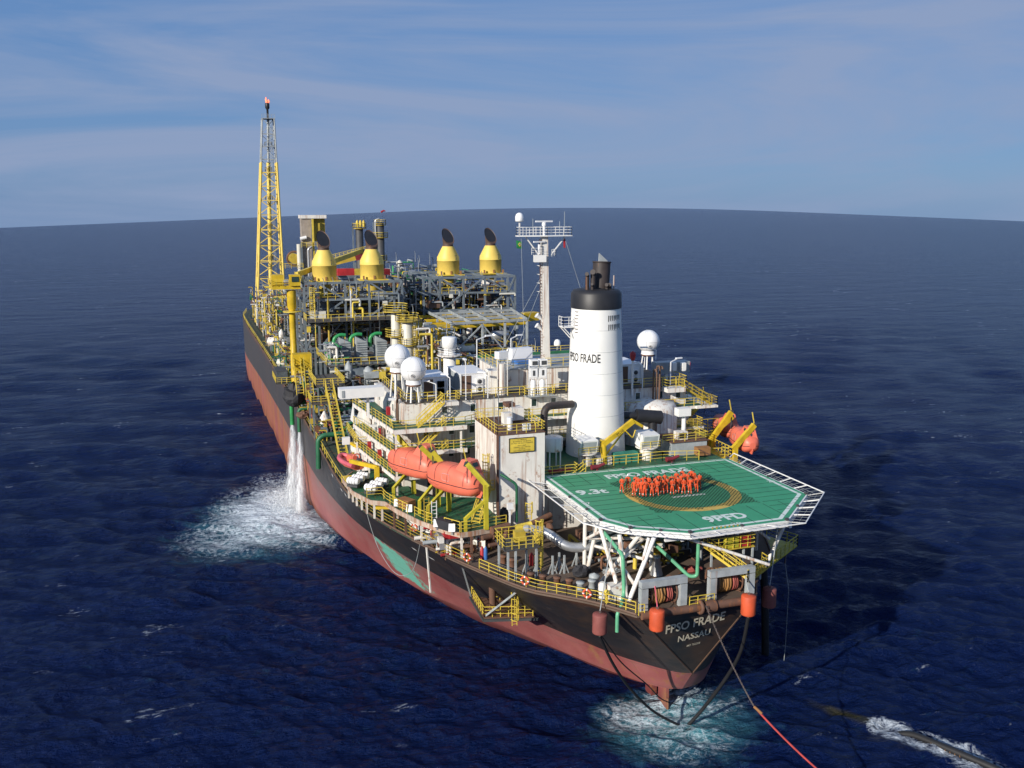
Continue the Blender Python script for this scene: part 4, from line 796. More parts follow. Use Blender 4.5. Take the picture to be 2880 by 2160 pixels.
def lifeboat(name, lab, c, head, L=7.4, B=1.28, grp='enclosed orange lifeboats'):
    t = thing(name, lab, 'lifeboat', c, grp); t.rotation_euler = (0, 0, head); s = L / 7.4
    t['_o'] = (0., 0., 0.)
    st = [(-3.7, .45, -.3, .1, .6, .8), (-3.5, .95, -.6, .05, 1.0, .7), (-2.9, 1.3, -1.0, 0, 1.4, .62), (-1.5, 1.42, -1.2, 0, 1.62, .6), (.5, 1.42, -1.2, 0, 1.75, .6), (2.0, 1.3, -1.1, 0, 1.65, .62), (3.0, .95, -.85, .02, 1.25, .7), (3.55, .5, -.5, .08, .85, .8), (3.75, .15, -.15, .15, .45, .9)]
    m_ = mb('orange'); loftx(m_, [(a * s, b * B / 1.3, c_, d, e, f) for a, b, c_, d, e, f in st], 24); m_.build('hull', t)
    # conning tower near the stern
    m_ = mb('orange'); vs = [(-3.2, -1.0, .7), (-.6, -1.0, 1.0), (-.6, 1.0, 1.0), (-3.2, 1.0, .7), (-2.7, -.55, 2.6), (-1.55, -.55, 2.6), (-1.55, .55, 2.6), (-2.7, .55, 2.6)]
    m_.add(vs, [(0, 3, 2, 1), (4, 5, 6, 7), (0, 1, 5, 4), (1, 2, 6, 5), (2, 3, 7, 6), (3, 0, 4, 7)]); ct = m_.build('conning_tower', t)
    m_ = mb('glass'); m_.add([(-2.90, -.42, 2.0), (-2.90, .42, 2.0), (-2.80, .36, 2.4), (-2.80, -.36, 2.4)], [(0, 1, 2, 3)]); m_.add([(-1.15, -.4, 2.0), (-1.15, .4, 2.0), (-1.36, .4, 2.4), (-1.36, -.4, 2.4)], [(0, 1, 2, 3)]); m_.build('window', ct)
    for sy in (-1, 1): mb('glass').add([(-2.6, sy * .73, 2.0), (-1.9, sy * .73, 2.0), (-1.95, sy * .62, 2.4), (-2.5, sy * .62, 2.4)], [(0, 1, 2, 3)]).build('window', ct)
    m_ = mb('black')
    for sy in (-1, 1):
        m_ = mb('black'); m_.tube([(a[0] * s, sy * (a[1] * B / 1.3 + .02), a[3]) for a in st], .045, 5); m_.build('rubbing_strake', t)
    m_ = mb('buoyd')
    for xs_ in (-2.4, -.2, 1.6): m_.tube([(xs_, 1.44 * (B / 1.3) * math.copysign(abs(math.cos(q)) ** .6, math.cos(q)) * (1 if xs_ < 1 else .96), 0 + 1.70 * abs(math.sin(q)) ** .8) for q in np.linspace(0.05, PI - .05, 15)], .022, 4)
    m_.build('canopy_seam', t)
    for sy in (-1, 1): m_ = mb('greyl'); m_.rtube([(-.5, sy * 1.40, .3), (-.5, sy * 1.34, 1.0), (.5, sy * 1.34, 1.0), (.5, sy * 1.40, .3), (-.5, sy * 1.40, .3)], .02, .2, 4); m_.build('side_hatch', t)
    m_ = mb('buoyd')
    for sy in (-1, 1):
        m_.rtube([(.2, sy * 1.2, .25), (.2, sy * 1.12, 1.15), (1.3, sy * 1.1, 1.15), (1.3, sy * 1.2, .25)], .025, .25, 4); m_.tube([(x, sy * (1.33 if abs(x) < 2 else 1.2), -.25 - (.15 if i % 2 else 0)) for i, x in enumerate(np.linspace(-2.8, 2.6, 13))], .018, 4)
    m_.build('grab_line', t)
    m_ = mb('orange'); m_.add([(-3.6, -.06, -.3), (-3.9, -.06, -.5), (-3.6, -.06, -1.1), (-2.8, -.06, -1.1), (-3.6, .06, -.3), (-3.9, .06, -.5), (-3.6, .06, -1.1), (-2.8, .06, -1.1)], [(0, 1, 2, 3), (7, 6, 5, 4), (0, 4, 5, 1), (1, 5, 6, 2), (2, 6, 7, 3), (3, 7, 4, 0)]); m_.build('rudder', t)
    m_ = mb('dark')
    for x in (-2.95, 2.8): m_.cbox((x, 0, 1.55 if x < 0 else 1.35), (.25, .2, .35))
    m_.build('lifting_hook', t)
    return t
LBH = math.atan2(6, -3.5)
lifeboat('lifeboat', 'orange enclosed lifeboat, the farther of the two hanging at the port side', (-21.35, 17.2, 22.35), LBH)
lifeboat('lifeboat', 'orange enclosed lifeboat, the nearer of the two hanging at the port side', (-18.75, 9.6, 22.45), LBH)
SBH = math.atan2(1, .2)
lifeboat('lifeboat', 'orange enclosed lifeboat seen end on, the nearer one at the starboard side', (17.6, 14.2, 22.6), SBH).scale = (.82, .82, .82)
lifeboat('lifeboat', 'orange enclosed lifeboat half hidden by the yellow arms, the farther one at the starboard side', (19.6, 21.6, 22.4), SBH).scale = (.82, .82, .82)
def davit(lab, base, foot, top, tip, k='olive', wd=.42):
    t = thing('davit', lab, 'davit', base, 'yellow lifeboat davits'); b, f, p, q = V(base), V(foot), V(top), V(tip)
    mb(k).bar(b, p, wd, wd).build('post', t); m_ = mb(k); m_.bar(f, f + V((0, 0, 1.4)), wd * .7); m_.bar(f + V((0, 0, 1.3)), p.lerp(b, .35), wd * .7); m_.build('brace', t)
    a_ = mb(k).bar(p + (p - q) * .12, q, wd * .9, wd * 1.15).build('arm', t)
    mb('dark').lathe((q.x, q.y, q.z), [(.22, -.15), (.22, .15)], 12, 'Y').build('sheave', a_)
    m_ = mb('dark'); m_.bar(q, q - V((0, 0, 2.0)), .07); m_.bar(q + V((.12, .1, 0)), q - V((-.1, 0, 1.4)), .05); m_.build('fall', t)
    mb('yellow').bar(q, q + V((-.35, 0, 1.5)), .09).build('stay', t)
    return t
davit('davit holding the near end of the nearer port lifeboat', (-16.9, 4.9, 18.65), (-19.0, 4.9, 18.65), (-16.9, 5.0, 23.2), (-18.6, 5.6, 25.3))
davit('davit holding the far end of the nearer port lifeboat', (-18.9, 11.5, 18.65), (-21.6, 9.6, 18.65), (-18.9, 11.5, 23.0), (-20.5, 11.8, 25.1))
davit('davit holding the near end of the farther port lifeboat', (-19.6, 13.2, 18.65), (-22.0, 11.6, 18.65), (-19.6, 13.2, 23.4), (-21.4, 13.3, 25.3))
davit('davit holding the far end of the farther port lifeboat', (-21.0, 18.6, 18.65), (-23.6, 17.0, 18.65), (-21.2, 18.6, 23.3), (-22.9, 19.4, 25.5))
davit('sunlit yellow davit arm at the near end of the nearer starboard lifeboat', (15.2, 12.0, 18.5), (17.2, 12.4, 18.0), (15.2, 12.0, 22.6), (17.6, 12.0, 25.0), 'crane', .5)
davit('sunlit yellow davit arm at the far end of the nearer starboard lifeboat', (14.4, 18.2, 17.5), (16.6, 18.6, 18.0), (15.6, 18.2, 22.4), (18.5, 18.2, 24.6), 'crane', .5)
davit('shaded yellow davit arm at the near end of the farther starboard lifeboat', (14.7, 16.5, 17.5), (17, 16, 18.0), (14.9, 16.5, 22.6), (17.3, 16.5, 25.6), 'crane', .5)
davit('shaded olive davit arm at the far end of the farther starboard lifeboat', (15.6, 25.5, 16), (18, 25.5, 16), (15.7, 25.5, 22.3), (18.9, 25.5, 25.4), 'olive', .5)
t = thing('starboard_boat_platform', 'yellow railed platform and stairs beside the starboard lifeboats', 'platform', (13, 14, 16)); mb('crane').prism([(11.6, 12.6), (14.9, 12.2), (15.0, 16), (12.2, 16.5)], 21.0, 21.3).build('deck_plate', t); mb('yellow').rail([(12.4, 16, 21.3), (11.6, 12.6, 21.3), (14.9, 12.2, 21.3), (15, 16, 21.3)], 1.2, .05, .8).build('railing', t)
s_ = mb('olive').stair((12.9, 15, 17.8), (12.0, 19.5, 22.5), 1.4, .3).build('stairs', t); mb('olive').srail((12.9, 15, 17.8), (12.0, 19.5, 22.5), 1.5).build('stair_railing', s_)
mb('olive').box(12, 15.5, 17.5, 26, 22.4, 22.55).build('upper_deck', t); mb('yellowd').rail([(12, 17.5, 22.5), (15.5, 17.5, 22.5), (15.5, 26, 22.5)], 1.1, .045, 1.2).build('railing', t)
for x, y in ((12.2, 12.8), (14.7, 12.4), (12.2, 18), (15.3, 22)): mb('olive').bar((x, y, 16), (x, y, 22.4 if y > 17 else 21), .3).build('leg', t)

# rescue boat, life rafts and their cradles
t = thing('rescue_boat', 'small open red and pink rescue boat on the port deck edge', 'boat', (-26.2, 30.2, 19.4)); t['_o'] = (0., 0., 0.); t.rotation_euler = (0, 0, math.atan2(5, -1.6))
t.location = (-26.1, 30.0, 19.7)
m_ = mb('orange'); loftx(m_, [(-2.1, .75, -.5, 0, .05, .5), (0, .95, -.6, 0, .05, .5), (1.6, .75, -.5, .05, .1, .5), (2.4, .15, -.1, .2, .25, .6)], 16); m_.build('hull', t)
mb('pink').rtube([(-2.3, -.85, .12), (.4, -1.0, .15), (1.8, -.7, .25), (2.55, 0, .4), (1.8, .7, .25), (.4, 1.0, .15), (-2.3, .85, .12)], .27, .6, 10).build('fender_tube', t)
mb('orange').box(-1.0, .3, -.35, .35, .1, .95).build('console', t); mb('orange').rtube([(-1.5, -.5, .2), (-1.5, -.4, 1.3), (-1.5, .4, 1.3), (-1.5, .5, .2)], .08, .3, 6).build('roll_bar', t); mb('dark').box(-2.5, -2.0, -.25, .25, .1, .9).build('outboard_motor', t)
RA = [(-27.0, 22.6), (-26.3, 23.5), (-25.6, 24.4), (-25.6, 19.4), (-24.8, 20.4), (-24.0, 21.4)]
nmr = ['nearest', 'middle', 'farthest']
for i, (x, y) in enumerate(RA):
    t = thing('life_raft', '%s white raft canister in the %s row of three on the port deck' % (nmr[i % 3], 'outer' if i < 3 else 'inner'), 'life raft', (x, y, 19.0), 'white life raft canisters')
    d_ = V((.75, -.62, 0)).normalized(); c_ = V((x, y, 19.55)); pr = [(-.72, .3), (-.6, .4), (-.1, .43), (.1, .43), (.6, .4), (.72, .3)]
    mb('wclean').tube([c_ + d_ * a for a, r_ in pr], [r_ for a, r_ in pr], 16).build('canister', t)
    m_ = mb('dark')
    for a in (-.35, 0, .35): m_.torus(c_ + d_ * a, .435, .02, tuple(d_), 18, 4)
    m_.build('strap', t); mb('dark').cbox((x, y, 19.02), (1.3, .7, .25), math.atan2(d_.y, d_.x)).build('cradle', t)
t = thing('rescue_crane', 'yellow slewing davit arm between the rescue boat and the rafts', 'davit', (-24.4, 23.4, 18.65)); mb('crane').bar((-24.3, 22.8, 18.65), (-24.3, 22.8, 20.9), .5).build('post', t); mb('crane').bar((-24.2, 22.7, 20.8), (-26.6, 27.2, 20.6), .3, .45).build('arm', t); mb('brown').cyl((-23.9, 23.2, 20.3), (-23.4, 23.0, 20.3), .35, 12).build('winch', t)
mb('yellow').prism([(-27.4, 25.0), (-25.4, 24.6), (-25.2, 27.4), (-27.5, 27.3)], 18.66, 18.85).build('base_frame', t)
t = thing('boat_boom', 'yellow boom reaching down from the crew house to the rescue boat', 'boom', (-23.4, 33, 20)); mb('crane').bar((-25.4, 34.0, 21.0), (-23.3, 29.2, 20.2), .3).build('boom', t); mb('whiter').bar((-25.0, 31.8, 16), (-25.0, 31.8, 21.6), .2).build('post', t); mb('wclean').cbox((-25.9, 34.6, 21.2), (.9, .5, .9)).build('lamp', t)
for i, (x, y, k, lab) in enumerate(((-23.7, 14.5, 0, 'white floodlight box at the deck edge left of the brown crate'), (-22.9, 12.3, 0, 'white floodlight box at the deck edge right of the brown crate'), (-21.35, 6.9, 0, 'white floodlight box at the deck edge left of the black covered box'), (-20.3, 5.1, 0, 'white floodlight box at the deck edge right of the black covered box'))):
    t = thing('floodlight', lab, 'floodlight', (x, y, 18.7), 'white floodlight boxes along the lifeboat deck edge'); m_ = mb('wclean'); m_.add([(x + a, y + b, 18.75 + c_) for a, b, c_ in ((-.45, -.25, .1), (.15, -.5, .1), (.45, .1, .1), (-.15, .3, .1), (-.35, -.1, .85), (.2, -.3, .85), (.35, .0, .75), (-.15, .2, .75))], [(0, 3, 2, 1), (4, 5, 6, 7), (0, 1, 5, 4), (1, 2, 6, 5), (2, 3, 7, 6), (3, 0, 4, 7)]); m_.build('housing', t); mb('greyl').bar((x, y, 18.4), (x, y, 18.9), .12).build('bracket', t)
solo(mb('wood').cbox((-22.9, 13.7, 19.2), (1.8, 1.0, 1.0), -1.1), 'crate', 'brown wooden crate at the lifeboat deck edge between two floodlights', 'crate')
solo(mb('tarp').cbox((-20.6, 6.3, 19.15), (1.9, 1.1, .9), -1.0), 'covered_box', 'black covered box at the lifeboat deck edge between two floodlights', 'box')

# ---------------------------------------------------------------- helideck
hz = 22.0
HP = [(-9.3, 9.7), (-9.2, -5.2), (-7.6, -8.0), (-3.2, -10.7), (6.7, -10.5), (13.1, -4.4), (12.8, 9.7)]
hd = thing('helideck', 'large green helicopter deck with white border, letters and yellow circle on white legs', 'helideck', (1.8, 0, 16))
mb('hgreen').prism(HP, hz - .3, hz).build('deck_plate', hd)
m_ = mb('white')
for a, b in zip(HP, HP[1:] + HP[:1]): m_.bar((a[0], a[1], hz - .3), (b[0], b[1], hz - .3), .3, .55)
m_.build('rim', hd)
cxh, cyh = 1.8, -.3
def ins(p, d): v = V((p[0] - cxh, p[1] - cyh)); return (p[0] - v.x / abs(v.length) * d, p[1] - v.y / v.length * d)
m_ = mb('hwhite'); I0 = [ins(p, .45) for p in HP]; I1 = [ins(p, .85) for p in HP]; n = len(HP)
m_.add([(x, y, hz + .006) for x, y in I0] + [(x, y, hz + .006) for x, y in I1], [(i, (i + 1) % n, n + (i + 1) % n, n + i) for i in range(n)]); m_.build('border_line', hd)
def inpoly(x, y, P):
    r_ = False
    for (a, b), (c_, d) in zip(P, P[1:] + P[:1]):
        if (b > y) != (d > y) and x < (c_ - a) * (y - b) / (d - b) + a: r_ = not r_
    return r_
m_ = mb('rubber')
def seam(a, b):
    a, b = V(a), V(b); k = 60; cur = None
    for i in range(k + 1):
        p = a.lerp(b, i / k); ok = inpoly(p.x, p.y, I0) and max(abs(p.x - 1.9), abs(p.y - .1)) > 5.7 
        if ok and cur is None: cur = p
        if (not ok or i == k) and cur is not None:
            if (p - cur).length > .3: m_.bar((cur.x, cur.y, hz + .008), (p.x, p.y, hz + .008), .045, .012)
            cur = None
for i in range(13): y = -10.6 + 1.55 * i; seam((-10, y - .0), (14, y)) if False else None
for i in range(12): x = -9.3 + 1.85 * i; seam((x, 5.2), (x, 10)); seam((x, -5.4), (x, -11))
for i in range(14): y = -9 + 1.3 * i; seam((-10, y), (-3.9, y)); seam((7.6, y), (14, y))
m_.build('panel_seam', hd)
def disc(k, r0, r1, z, cx=1.9, cy=.1, n=64):
    m_ = mb(k); vs = [(cx + r * math.cos(2 * PI * i / n), cy + r * math.sin(2 * PI * i / n), z) for r in (r0, r1) for i in range(n)]
    return m_.add(vs, [(i, (i + 1) % n, n + (i + 1) % n, n + i) for i in range(n)])
disc(paint('helideck circle yellow', (.62, .42, .09), 0, .6, var=.2, scale=3), 4.7, 5.75, hz + .006, 1.75, -.1).build('aiming_circle', hd)
mb('hwhite').box(.15, 3.75, -1.35, -.95, hz, hz + .006).build('landing_mark', hd); mb('hwhite').box(1.75, 2.15, -.95, -.6, hz, hz + .006).build('landing_mark', hd)
m_ = mb('rubber')   # rope net over the circle
for i in range(-26, 27):
    o_ = i * .41
    def clip(a, b):
        P = [V(a).lerp(V(b), k / 40) for k in range(41)]; P = [p for p in P if abs(p.x - 1.9) < 5.6 + .15 * math.sin(p.y * 1.7) and abs(p.y - .1) < 5.3 + .15 * math.sin(p.x * 1.9)]
        if len(P) > 1: m_.bar((P[0].x, P[0].y, hz + .03), (P[-1].x, P[-1].y, hz + .03), .024, .03)
    clip((1.9 + o_ - 6, .1 - 6), (1.9 + o_ + 6, .1 + 6)); clip((1.9 + o_ - 6, .1 + 6), (1.9 + o_ + 6, .1 - 6))
m_.build('landing_net', hd)
def dtext(s, x, y, w_, h, nm='deck_lettering', ang=0, off=.03):
    c_, s_ = math.cos(R(ang)), math.sin(R(ang)); text(nm, s, hd, 'hwhite', (x, y, hz), (c_, s_, 0), (-s_, c_, 0), w_, h, off, .018)
dtext('FPSO FRADE', -3.1, 6.45, 9.6, 1.5, off=.035); dtext('9.3t', -8.2, 2.3, 3.2, 1.55, ang=-4, off=.04); dtext('9PFD', -.3, -8.9, 4.3, 1.6, ang=1, off=.04); dtext('27', -8.9, -.6, .8, .6, off=.01); dtext('20', 1.4, -10.1, 1.0, .5, off=.01); dtext('20', 11.9, .1, .8, .6, off=.01)
NP2 = [(-11.5, 10.2), (-11.3, -6.0), (-9.2, -9.4), (-4.1, -12.6), (7.4, -12.3), (14.6, -5.2), (14.2, 10.6)]
m_ = mb('white')
for a, b in list(zip(NP2, NP2[1:])): m_.bar((a[0], a[1], hz + .25), (b[0], b[1], hz + .25), .09)
for (a, b), (c_, d) in zip(zip(HP, HP[1:]), zip(NP2, NP2[1:])):
    k = max(2, int((V(b) - V(a)).length / 2.2))
    for i in range(k + 1): p = V(a).lerp(V(b), i / k); q = V(c_).lerp(V(d), i / k); m_.bar((p.x, p.y, hz - .15), (q.x, q.y, hz + .25), .08)
m_.bar((-9.3, 9.9, hz + .1), (-11.5, 10.2, hz + .25), .08); m_.build('safety_net_frame', hd)
m_ = mb('greyl')
for (a, b), (c_, d) in zip(zip(HP, HP[1:]), zip(NP2, NP2[1:])):
    k = max(2, int((V(b) - V(a)).length / .8))
    for i in range(k + 1): p = V(a).lerp(V(b), i / k); q = V(c_).lerp(V(d), i / k); m_.bar((p.x, p.y, hz - .12), (q.x, q.y, hz + .2), .02)
    for f in (.3, .6): m_.bar((a[0] + (c_[0] - a[0]) * f, a[1] + (c_[1] - a[1]) * f, hz), (b[0] + (d[0] - b[0]) * f, b[1] + (d[1] - b[1]) * f, hz), .02)
m_.build('safety_net', hd)
m_ = mb('white')
for x in (-9, -3.5, 2, 7.5, 12.5): m_.bar((x, max(-10, -4.5 if x > 10 or x < -8 else -10), hz - .75), (x, 9.5, hz - .75), .25, .5)
for y in (-9.5, -4, 2, 8): m_.bar((-9 if y > -6 else -5, y, hz - .75), (12.5 if y > -5 else 7, y, hz - .75), .25, .5)
m_.build('girder', hd)
LG = [((-9.0, -1.2), (-9.0, -1.2), 21.4), ((-9.0, -1.9), (-7.9, -2.0), 21.4), ((-8.9, -9.3), (-9.2, -5.0), 21.4), ((-8.6, -9.6), (-8.6, -7.9), 21.5), ((-8.35, -9.6), (-5.9, -9.3), 21.5), ((-8.9, -4.9), (-7.0, -8.6), 21.5), ((7.0, -7.0), (9.2, -7.4), 21.5), ((9.0, -2.4), (9.0, -2.4), 21.4), ((-3.4, -4), (-3.4, -4), 21.4), ((2, 3), (2, 3), 21.4)]
for a, b, z in LG: mb('whiter' if a[0] != -8.35 else 'white').cyl((a[0], a[1], 16), (b[0], b[1], z), .2, 12).build('leg', hd)
for a, b in (((-8.9, -3.4, 18.9), (-6.4, -8.6, 19.2)), ((-9.0, -2, 19.2), (-3.4, -4, 19.2)), ((-8.6, -8.4, 19.3), (-3.4, -5.6, 21.3)), ((-8.7, -8.6, 19.0), (-7.7, -9.5, 17.2)), ((-9.0, -1.6, 19), (-8.6, -5.4, 21.3)), ((7.4, -7.0, 18.9), (4.5, -6, 21.3)), ((-3.4, -9.6, 21.3), (4.6, -11.2, 18.3)), ((-7.0, -9.4, 19.5), (-6.4, -9.2, 21.4))): mb('whiter').cyl(a, b, .15, 10).build('brace', hd)
for i, (x, y) in enumerate(HP): mb('dark').cbox((x, y, hz + .1), (.3, .3, .2)).build('edge_lamp', hd)
for k, (x, y) in enumerate(((-9.3, 2), (-9.2, -2), (-5.4, -9.4), (2, -10.6), (13, 2), (10, -7.4), (0, 9.7), (6, 9.7))): mb('dark').cbox((x, y, hz + .08), (.22, .22, .18)).build('edge_lamp', hd)
m_ = mb('yellowd')
for i in range(7): m_.bar((-.9 + i * .42, -10.5, hz + .01), (-.6 + i * .42, -10.05, hz + .01), .14, .012)
m_.build('hatched_mark', hd)

# ---------------------------------------------------------------- the crew
def skinned(name, joints, edges, rad):
    me = bpy.data.meshes.new(name + '_rig'); me.from_pydata(joints, edges, []); o = bpy.data.objects.new(name + '_rig', me); C.objects.link(o)
    md = o.modifiers.new('s', 'SKIN'); md.use_smooth_shade = True; sb = o.modifiers.new('u', 'SUBSURF'); sb.levels = 1; sb.render_levels = 1
    for v, r_ in zip(me.skin_vertices[0].data, rad): v.radius = (r_, r_) if not isinstance(r_, tuple) else r_
    me.skin_vertices[0].data[0].use_root = True
    bpy.context.view_layer.update(); e = o.evaluated_get(bpy.context.evaluated_depsgraph_get()); m2 = bpy.data.meshes.new_from_object(e); bpy.data.objects.remove(o); m2.name = name; return m2
def personmesh(pose, top):
    """standing figure 1.68 m tall facing -Y; pose sets the arms"""
    sp = .10 + .05 * (pose % 2); J = [(0, 0, .92), (0, 0, 1.10), (0, 0, 1.34), (0, .0, 1.46), (0, -.02, 1.53), (0, -.01, 1.62)]
    Rr = [(.145, .11), (.13, .10), (.165, .11), (.055, .055), (.085, .092), (.068, .078)]; E_ = [(0, 1), (1, 2), (2, 3), (3, 4), (4, 5)]
    for s in (-1, 1):
        b = len(J); J += [(s * .09, 0, .86), (s * (.10 + sp * .3), -.01 - .02 * s, .48), (s * (.10 + sp * .6), .02, .09), (s * (.11 + sp * .6), -.13, .045)]; Rr += [.105, .078, .062, (.05, .045)]; E_ += [(0, b), (b, b + 1), (b + 1, b + 2), (b + 2, b + 3)]
        sh = (s * .20, 0, 1.37)
        A = {0: [(s * .27, .02, 1.12), (s * .27, -.05, .90), (s * .27, -.08, .80)], 1: [(s * .27, -.03, 1.14), (s * .13, -.20, 1.06), (-s * .02, -.22, 1.05)],
             2: [(s * .28, .0, 1.15), (s * .20, -.19, 1.25), (s * .08, -.20, 1.34)], 3: [(s * .33, .03, 1.15), (s * .22, -.06, .98), (s * .15, -.1, .94)],
             4: ([(s * .30, -.03, 1.20), (s * .22, -.14, 1.50), (s * .10, -.14, 1.60)] if s > 0 else [(s * .27, .02, 1.12), (s * .27, -.05, .90), (s * .27, -.08, .80)])}[pose]
        b = len(J); J += [sh] + A; Rr += [.07, .055, .045, .042]; E_ += [(2, b), (b, b + 1), (b + 1, b + 2), (b + 2, b + 3)]
    me = skinned('person', J, E_, Rr)
    for k in (top, 'skin', 'boot', 'reflect'): me.materials.append(mat(k))
    hands = [V(J[13]), V(J[21])]
    hands = [V(j) for i, j in enumerate(J) if i in (13, 21)]
    for p in me.polygons:
        c_ = p.center; i = 0
        if c_.z > 1.44: i = 1
        elif c_.z < .13: i = 2
        elif .30 < c_.z < .36 and abs(c_.x) < .25: i = 3
        elif any((c_ - h).length < .085 for h in hands): i = 1
        p.material_index = i
    return me
PM = [personmesh(k, 'cover') for k in range(5)]; PB = personmesh(0, 'coverb')
for p in PB.polygons:
    if p.material_index == 0 and p.center.z < .95: p.material_index = 0
hm = mb('boot'); hm.sphere((0, .015, 1.60), .105, 12, 8, z0=-.1); hair = hm.build('hair', None, (0, 0, 0)); hat = mb('wclean').sphere((0, .0, 1.60), .13, 12, 8, z0=-.05).build('helmet', None, (0, 0, 0))
hairm, hatm = hair.data, hat.data; bpy.data.objects.remove(hair); bpy.data.objects.remove(hat)
PP = [(-4.01, 1.47), (-3.13, 2.0), (-3.31, 0.19), (-2.48, 1.54), (-2.43, 1.06), (-2.66, -0.03), (-2.04, 0.88), (-1.5, 1.33), (-2.42, -0.34), (-1.38, 0.94), (-1.75, -0.56), (-0.75, 1.2), (-0.77, 0.61), (-1.2, -0.52), (-0.16, 1.12), (-0.4, -0.1), (0.6, 1.35), (0.14, 0.07), (0.42, -0.6), (0.94, 0.51), (1.99, 1.48), (1.16, -0.27), (2.88, 1.92), (1.95, 0.41), (2.67, 1.13), (1.58, -0.76), (2.72, 0.63), (2.16, -0.96), (3.72, 1.64), (3.66, 1.04), (3.06, -0.67), (3.75, 0.04)]
rp = random.Random(7)
fr = {2, 5, 8, 10, 13, 15, 18, 21, 25, 27, 30}; bk = {3, 6, 7, 9, 11, 14, 16, 20, 22, 24, 28, 29}
ordn = ['leftmost', 'second from the left', 'third from the left', 'fourth from the left', 'fifth from the left', 'sixth from the left', 'seventh from the left', 'eighth from the left', 'ninth from the left', 'tenth from the left', 'second from the right', 'rightmost', 'rightmost']
cnt = {'front': 0, 'middle': 0, 'back': 0}
for i, (x, y) in enumerate(PP):
    row = 'front' if i in fr else 'back' if i in bk else 'middle'
    k = cnt[row]; cnt[row] += 1
    pose = (1, 3, 0, 2, 1, 0, 3, 1, 2)[i % 9] if i not in (21, 27) else 4
    lab = 'person in orange coverall standing %s in the %s row on the helideck' % (ordn[min(k, 9)] if k < 10 else 'at the right end', row)
    if row == 'back' and k == 10: lab = 'person in orange coverall standing second from the right in the back row on the helideck'
    if i == 0: lab = 'person in orange coverall standing alone at the left end of the group, arms folded'
    if i == 1: lab = 'person in orange coverall wearing a white helmet, near the left end of the group'
    if i == 11: lab = 'person in a black top standing in the back row of the orange group'
    o = bpy.data.objects.new('person', PB if i == 11 else PM[pose]); C.objects.link(o); o.location = (x, y, hz + .01); o.rotation_euler = (0, 0, R(-26 + rp.uniform(-12, 12))); s = rp.uniform(.97, 1.05); o.scale = (s * .86, s * .86, s * 1.05); o['_o'] = (0., 0., 0.)
    tag(o, lab, 'person', 'crew standing on the helideck')
    h = bpy.data.objects.new('helmet' if i == 1 else 'hair', hatm if i == 1 else hairm); C.objects.link(h); h.parent = o
# ---------------------------------------------------------------- mooring deck at the stern
Zd = 16.0
def edge(y, d=.15): return float(np.interp(y, port[4][:, 1], port[4][:, 0])) + d
pts = [(edge(y), y, Zd) for y in (-12.2, -10.6, -9, -7, -5, -3, -1, 1.5)]
mb('yellow').rail(pts, 1.05, .042, 1.1).build('railing', ship)
pts = [(edge(y), y, Zd) for y in (3, 5, 8, 11, 14, 17, 20, 23, 26, 30, 36, 44, 55, 68, 80, 95, 110, 130, 150, 170, 190, 208, 222, 236)]
mb('yellowd').rail(pts[:10], 1.05, .042, 1.5).build('railing', ship); mb('yellow').rail(pts[9:], 1.05, .05, 2.4, 2).build('railing', ship)
m_ = mb('yellow'); m_.rail([(-4.1, -12.6, Zd), (-1.7, -12.6, Zd)], 1.0, .04, .9); m_.rail([(-8.9, -12.6, Zd), (-8.4, -12.7, Zd)], 1.0, .04, .9); m_.build('railing', ship)
def gantry(x0, x1, y, lab):
    t = thing('reel_gantry', lab, 'gantry', ((x0 + x1) / 2, y, Zd), 'grey portal frames at the stern'); h = 2.45
    for x in (x0, x1): m_ = mb('greyl'); m_.bar((x, y, Zd), (x, y, Zd + h - .35), .62, .62); m_.build('post', t)
    mb('greyl').bar((x0 - .31, y, Zd + h), (x1 + .31, y, Zd + h), .62, .55).build('beam', t)
gantry(-8.2, -4.5, -12.0, 'thick grey portal frame over the left hose reel at the stern'); gantry(-1.5, 2.3, -11.8, 'thick brownish grey portal frame over the right hose reel at the stern')
def reel(x, y, lab):
    t = thing('hose_reel', lab, 'hose reel', (x, y, Zd), 'hose reels at the stern')
    for dx in (-1.25, 1.15): m_ = mb('brown').torus((x + dx, y, Zd + 1.15), 1.15, .07, (1, 0, 0), 22, 5); [m_.bar((x + dx, y, Zd + 1.15), (x + dx, y + 1.1 * math.cos(a), Zd + 1.15 + 1.1 * math.sin(a)), .08) for a in np.linspace(0, 2 * PI, 7)[:-1]]; m_.build('flange', t)
    m_ = mb('hose'); rr = [.95 if i < 5 else .8 for i in range(8)]
    for i in range(5): m_.torus((x - 1.0 + i * .26, y, Zd + 1.15), .93 + (.04 if i % 2 else 0), .14, (1, 0, .02), 22, 7)
    m_.build('tan_hose', t)
    m_ = mb('hoser')
    for i in range(3): m_.torus((x + .42 + i * .22, y, Zd + 1.1 - i * .05), .9 - i * .06, .10, (1, 0, .05), 20, 6)
    m_.build('red_hose', t); m_ = mb('brown').cyl((x - 1.3, y, Zd + 1.15), (x + 1.2, y, Zd + 1.15), .55, 14); m_.build('drum', t)
    for dx in (-1.35, 1.25): mb('brown').bar((x + dx, y - .6, Zd), (x + dx, y, Zd + 1.15), .14).build('stand', t)
reel(-6.1, -10.8, 'reel wound with tan and red hoses behind the left grey frame'); reel(.6, -10.4, 'reel wound with tan hoses behind the right grey frame, half in shade')
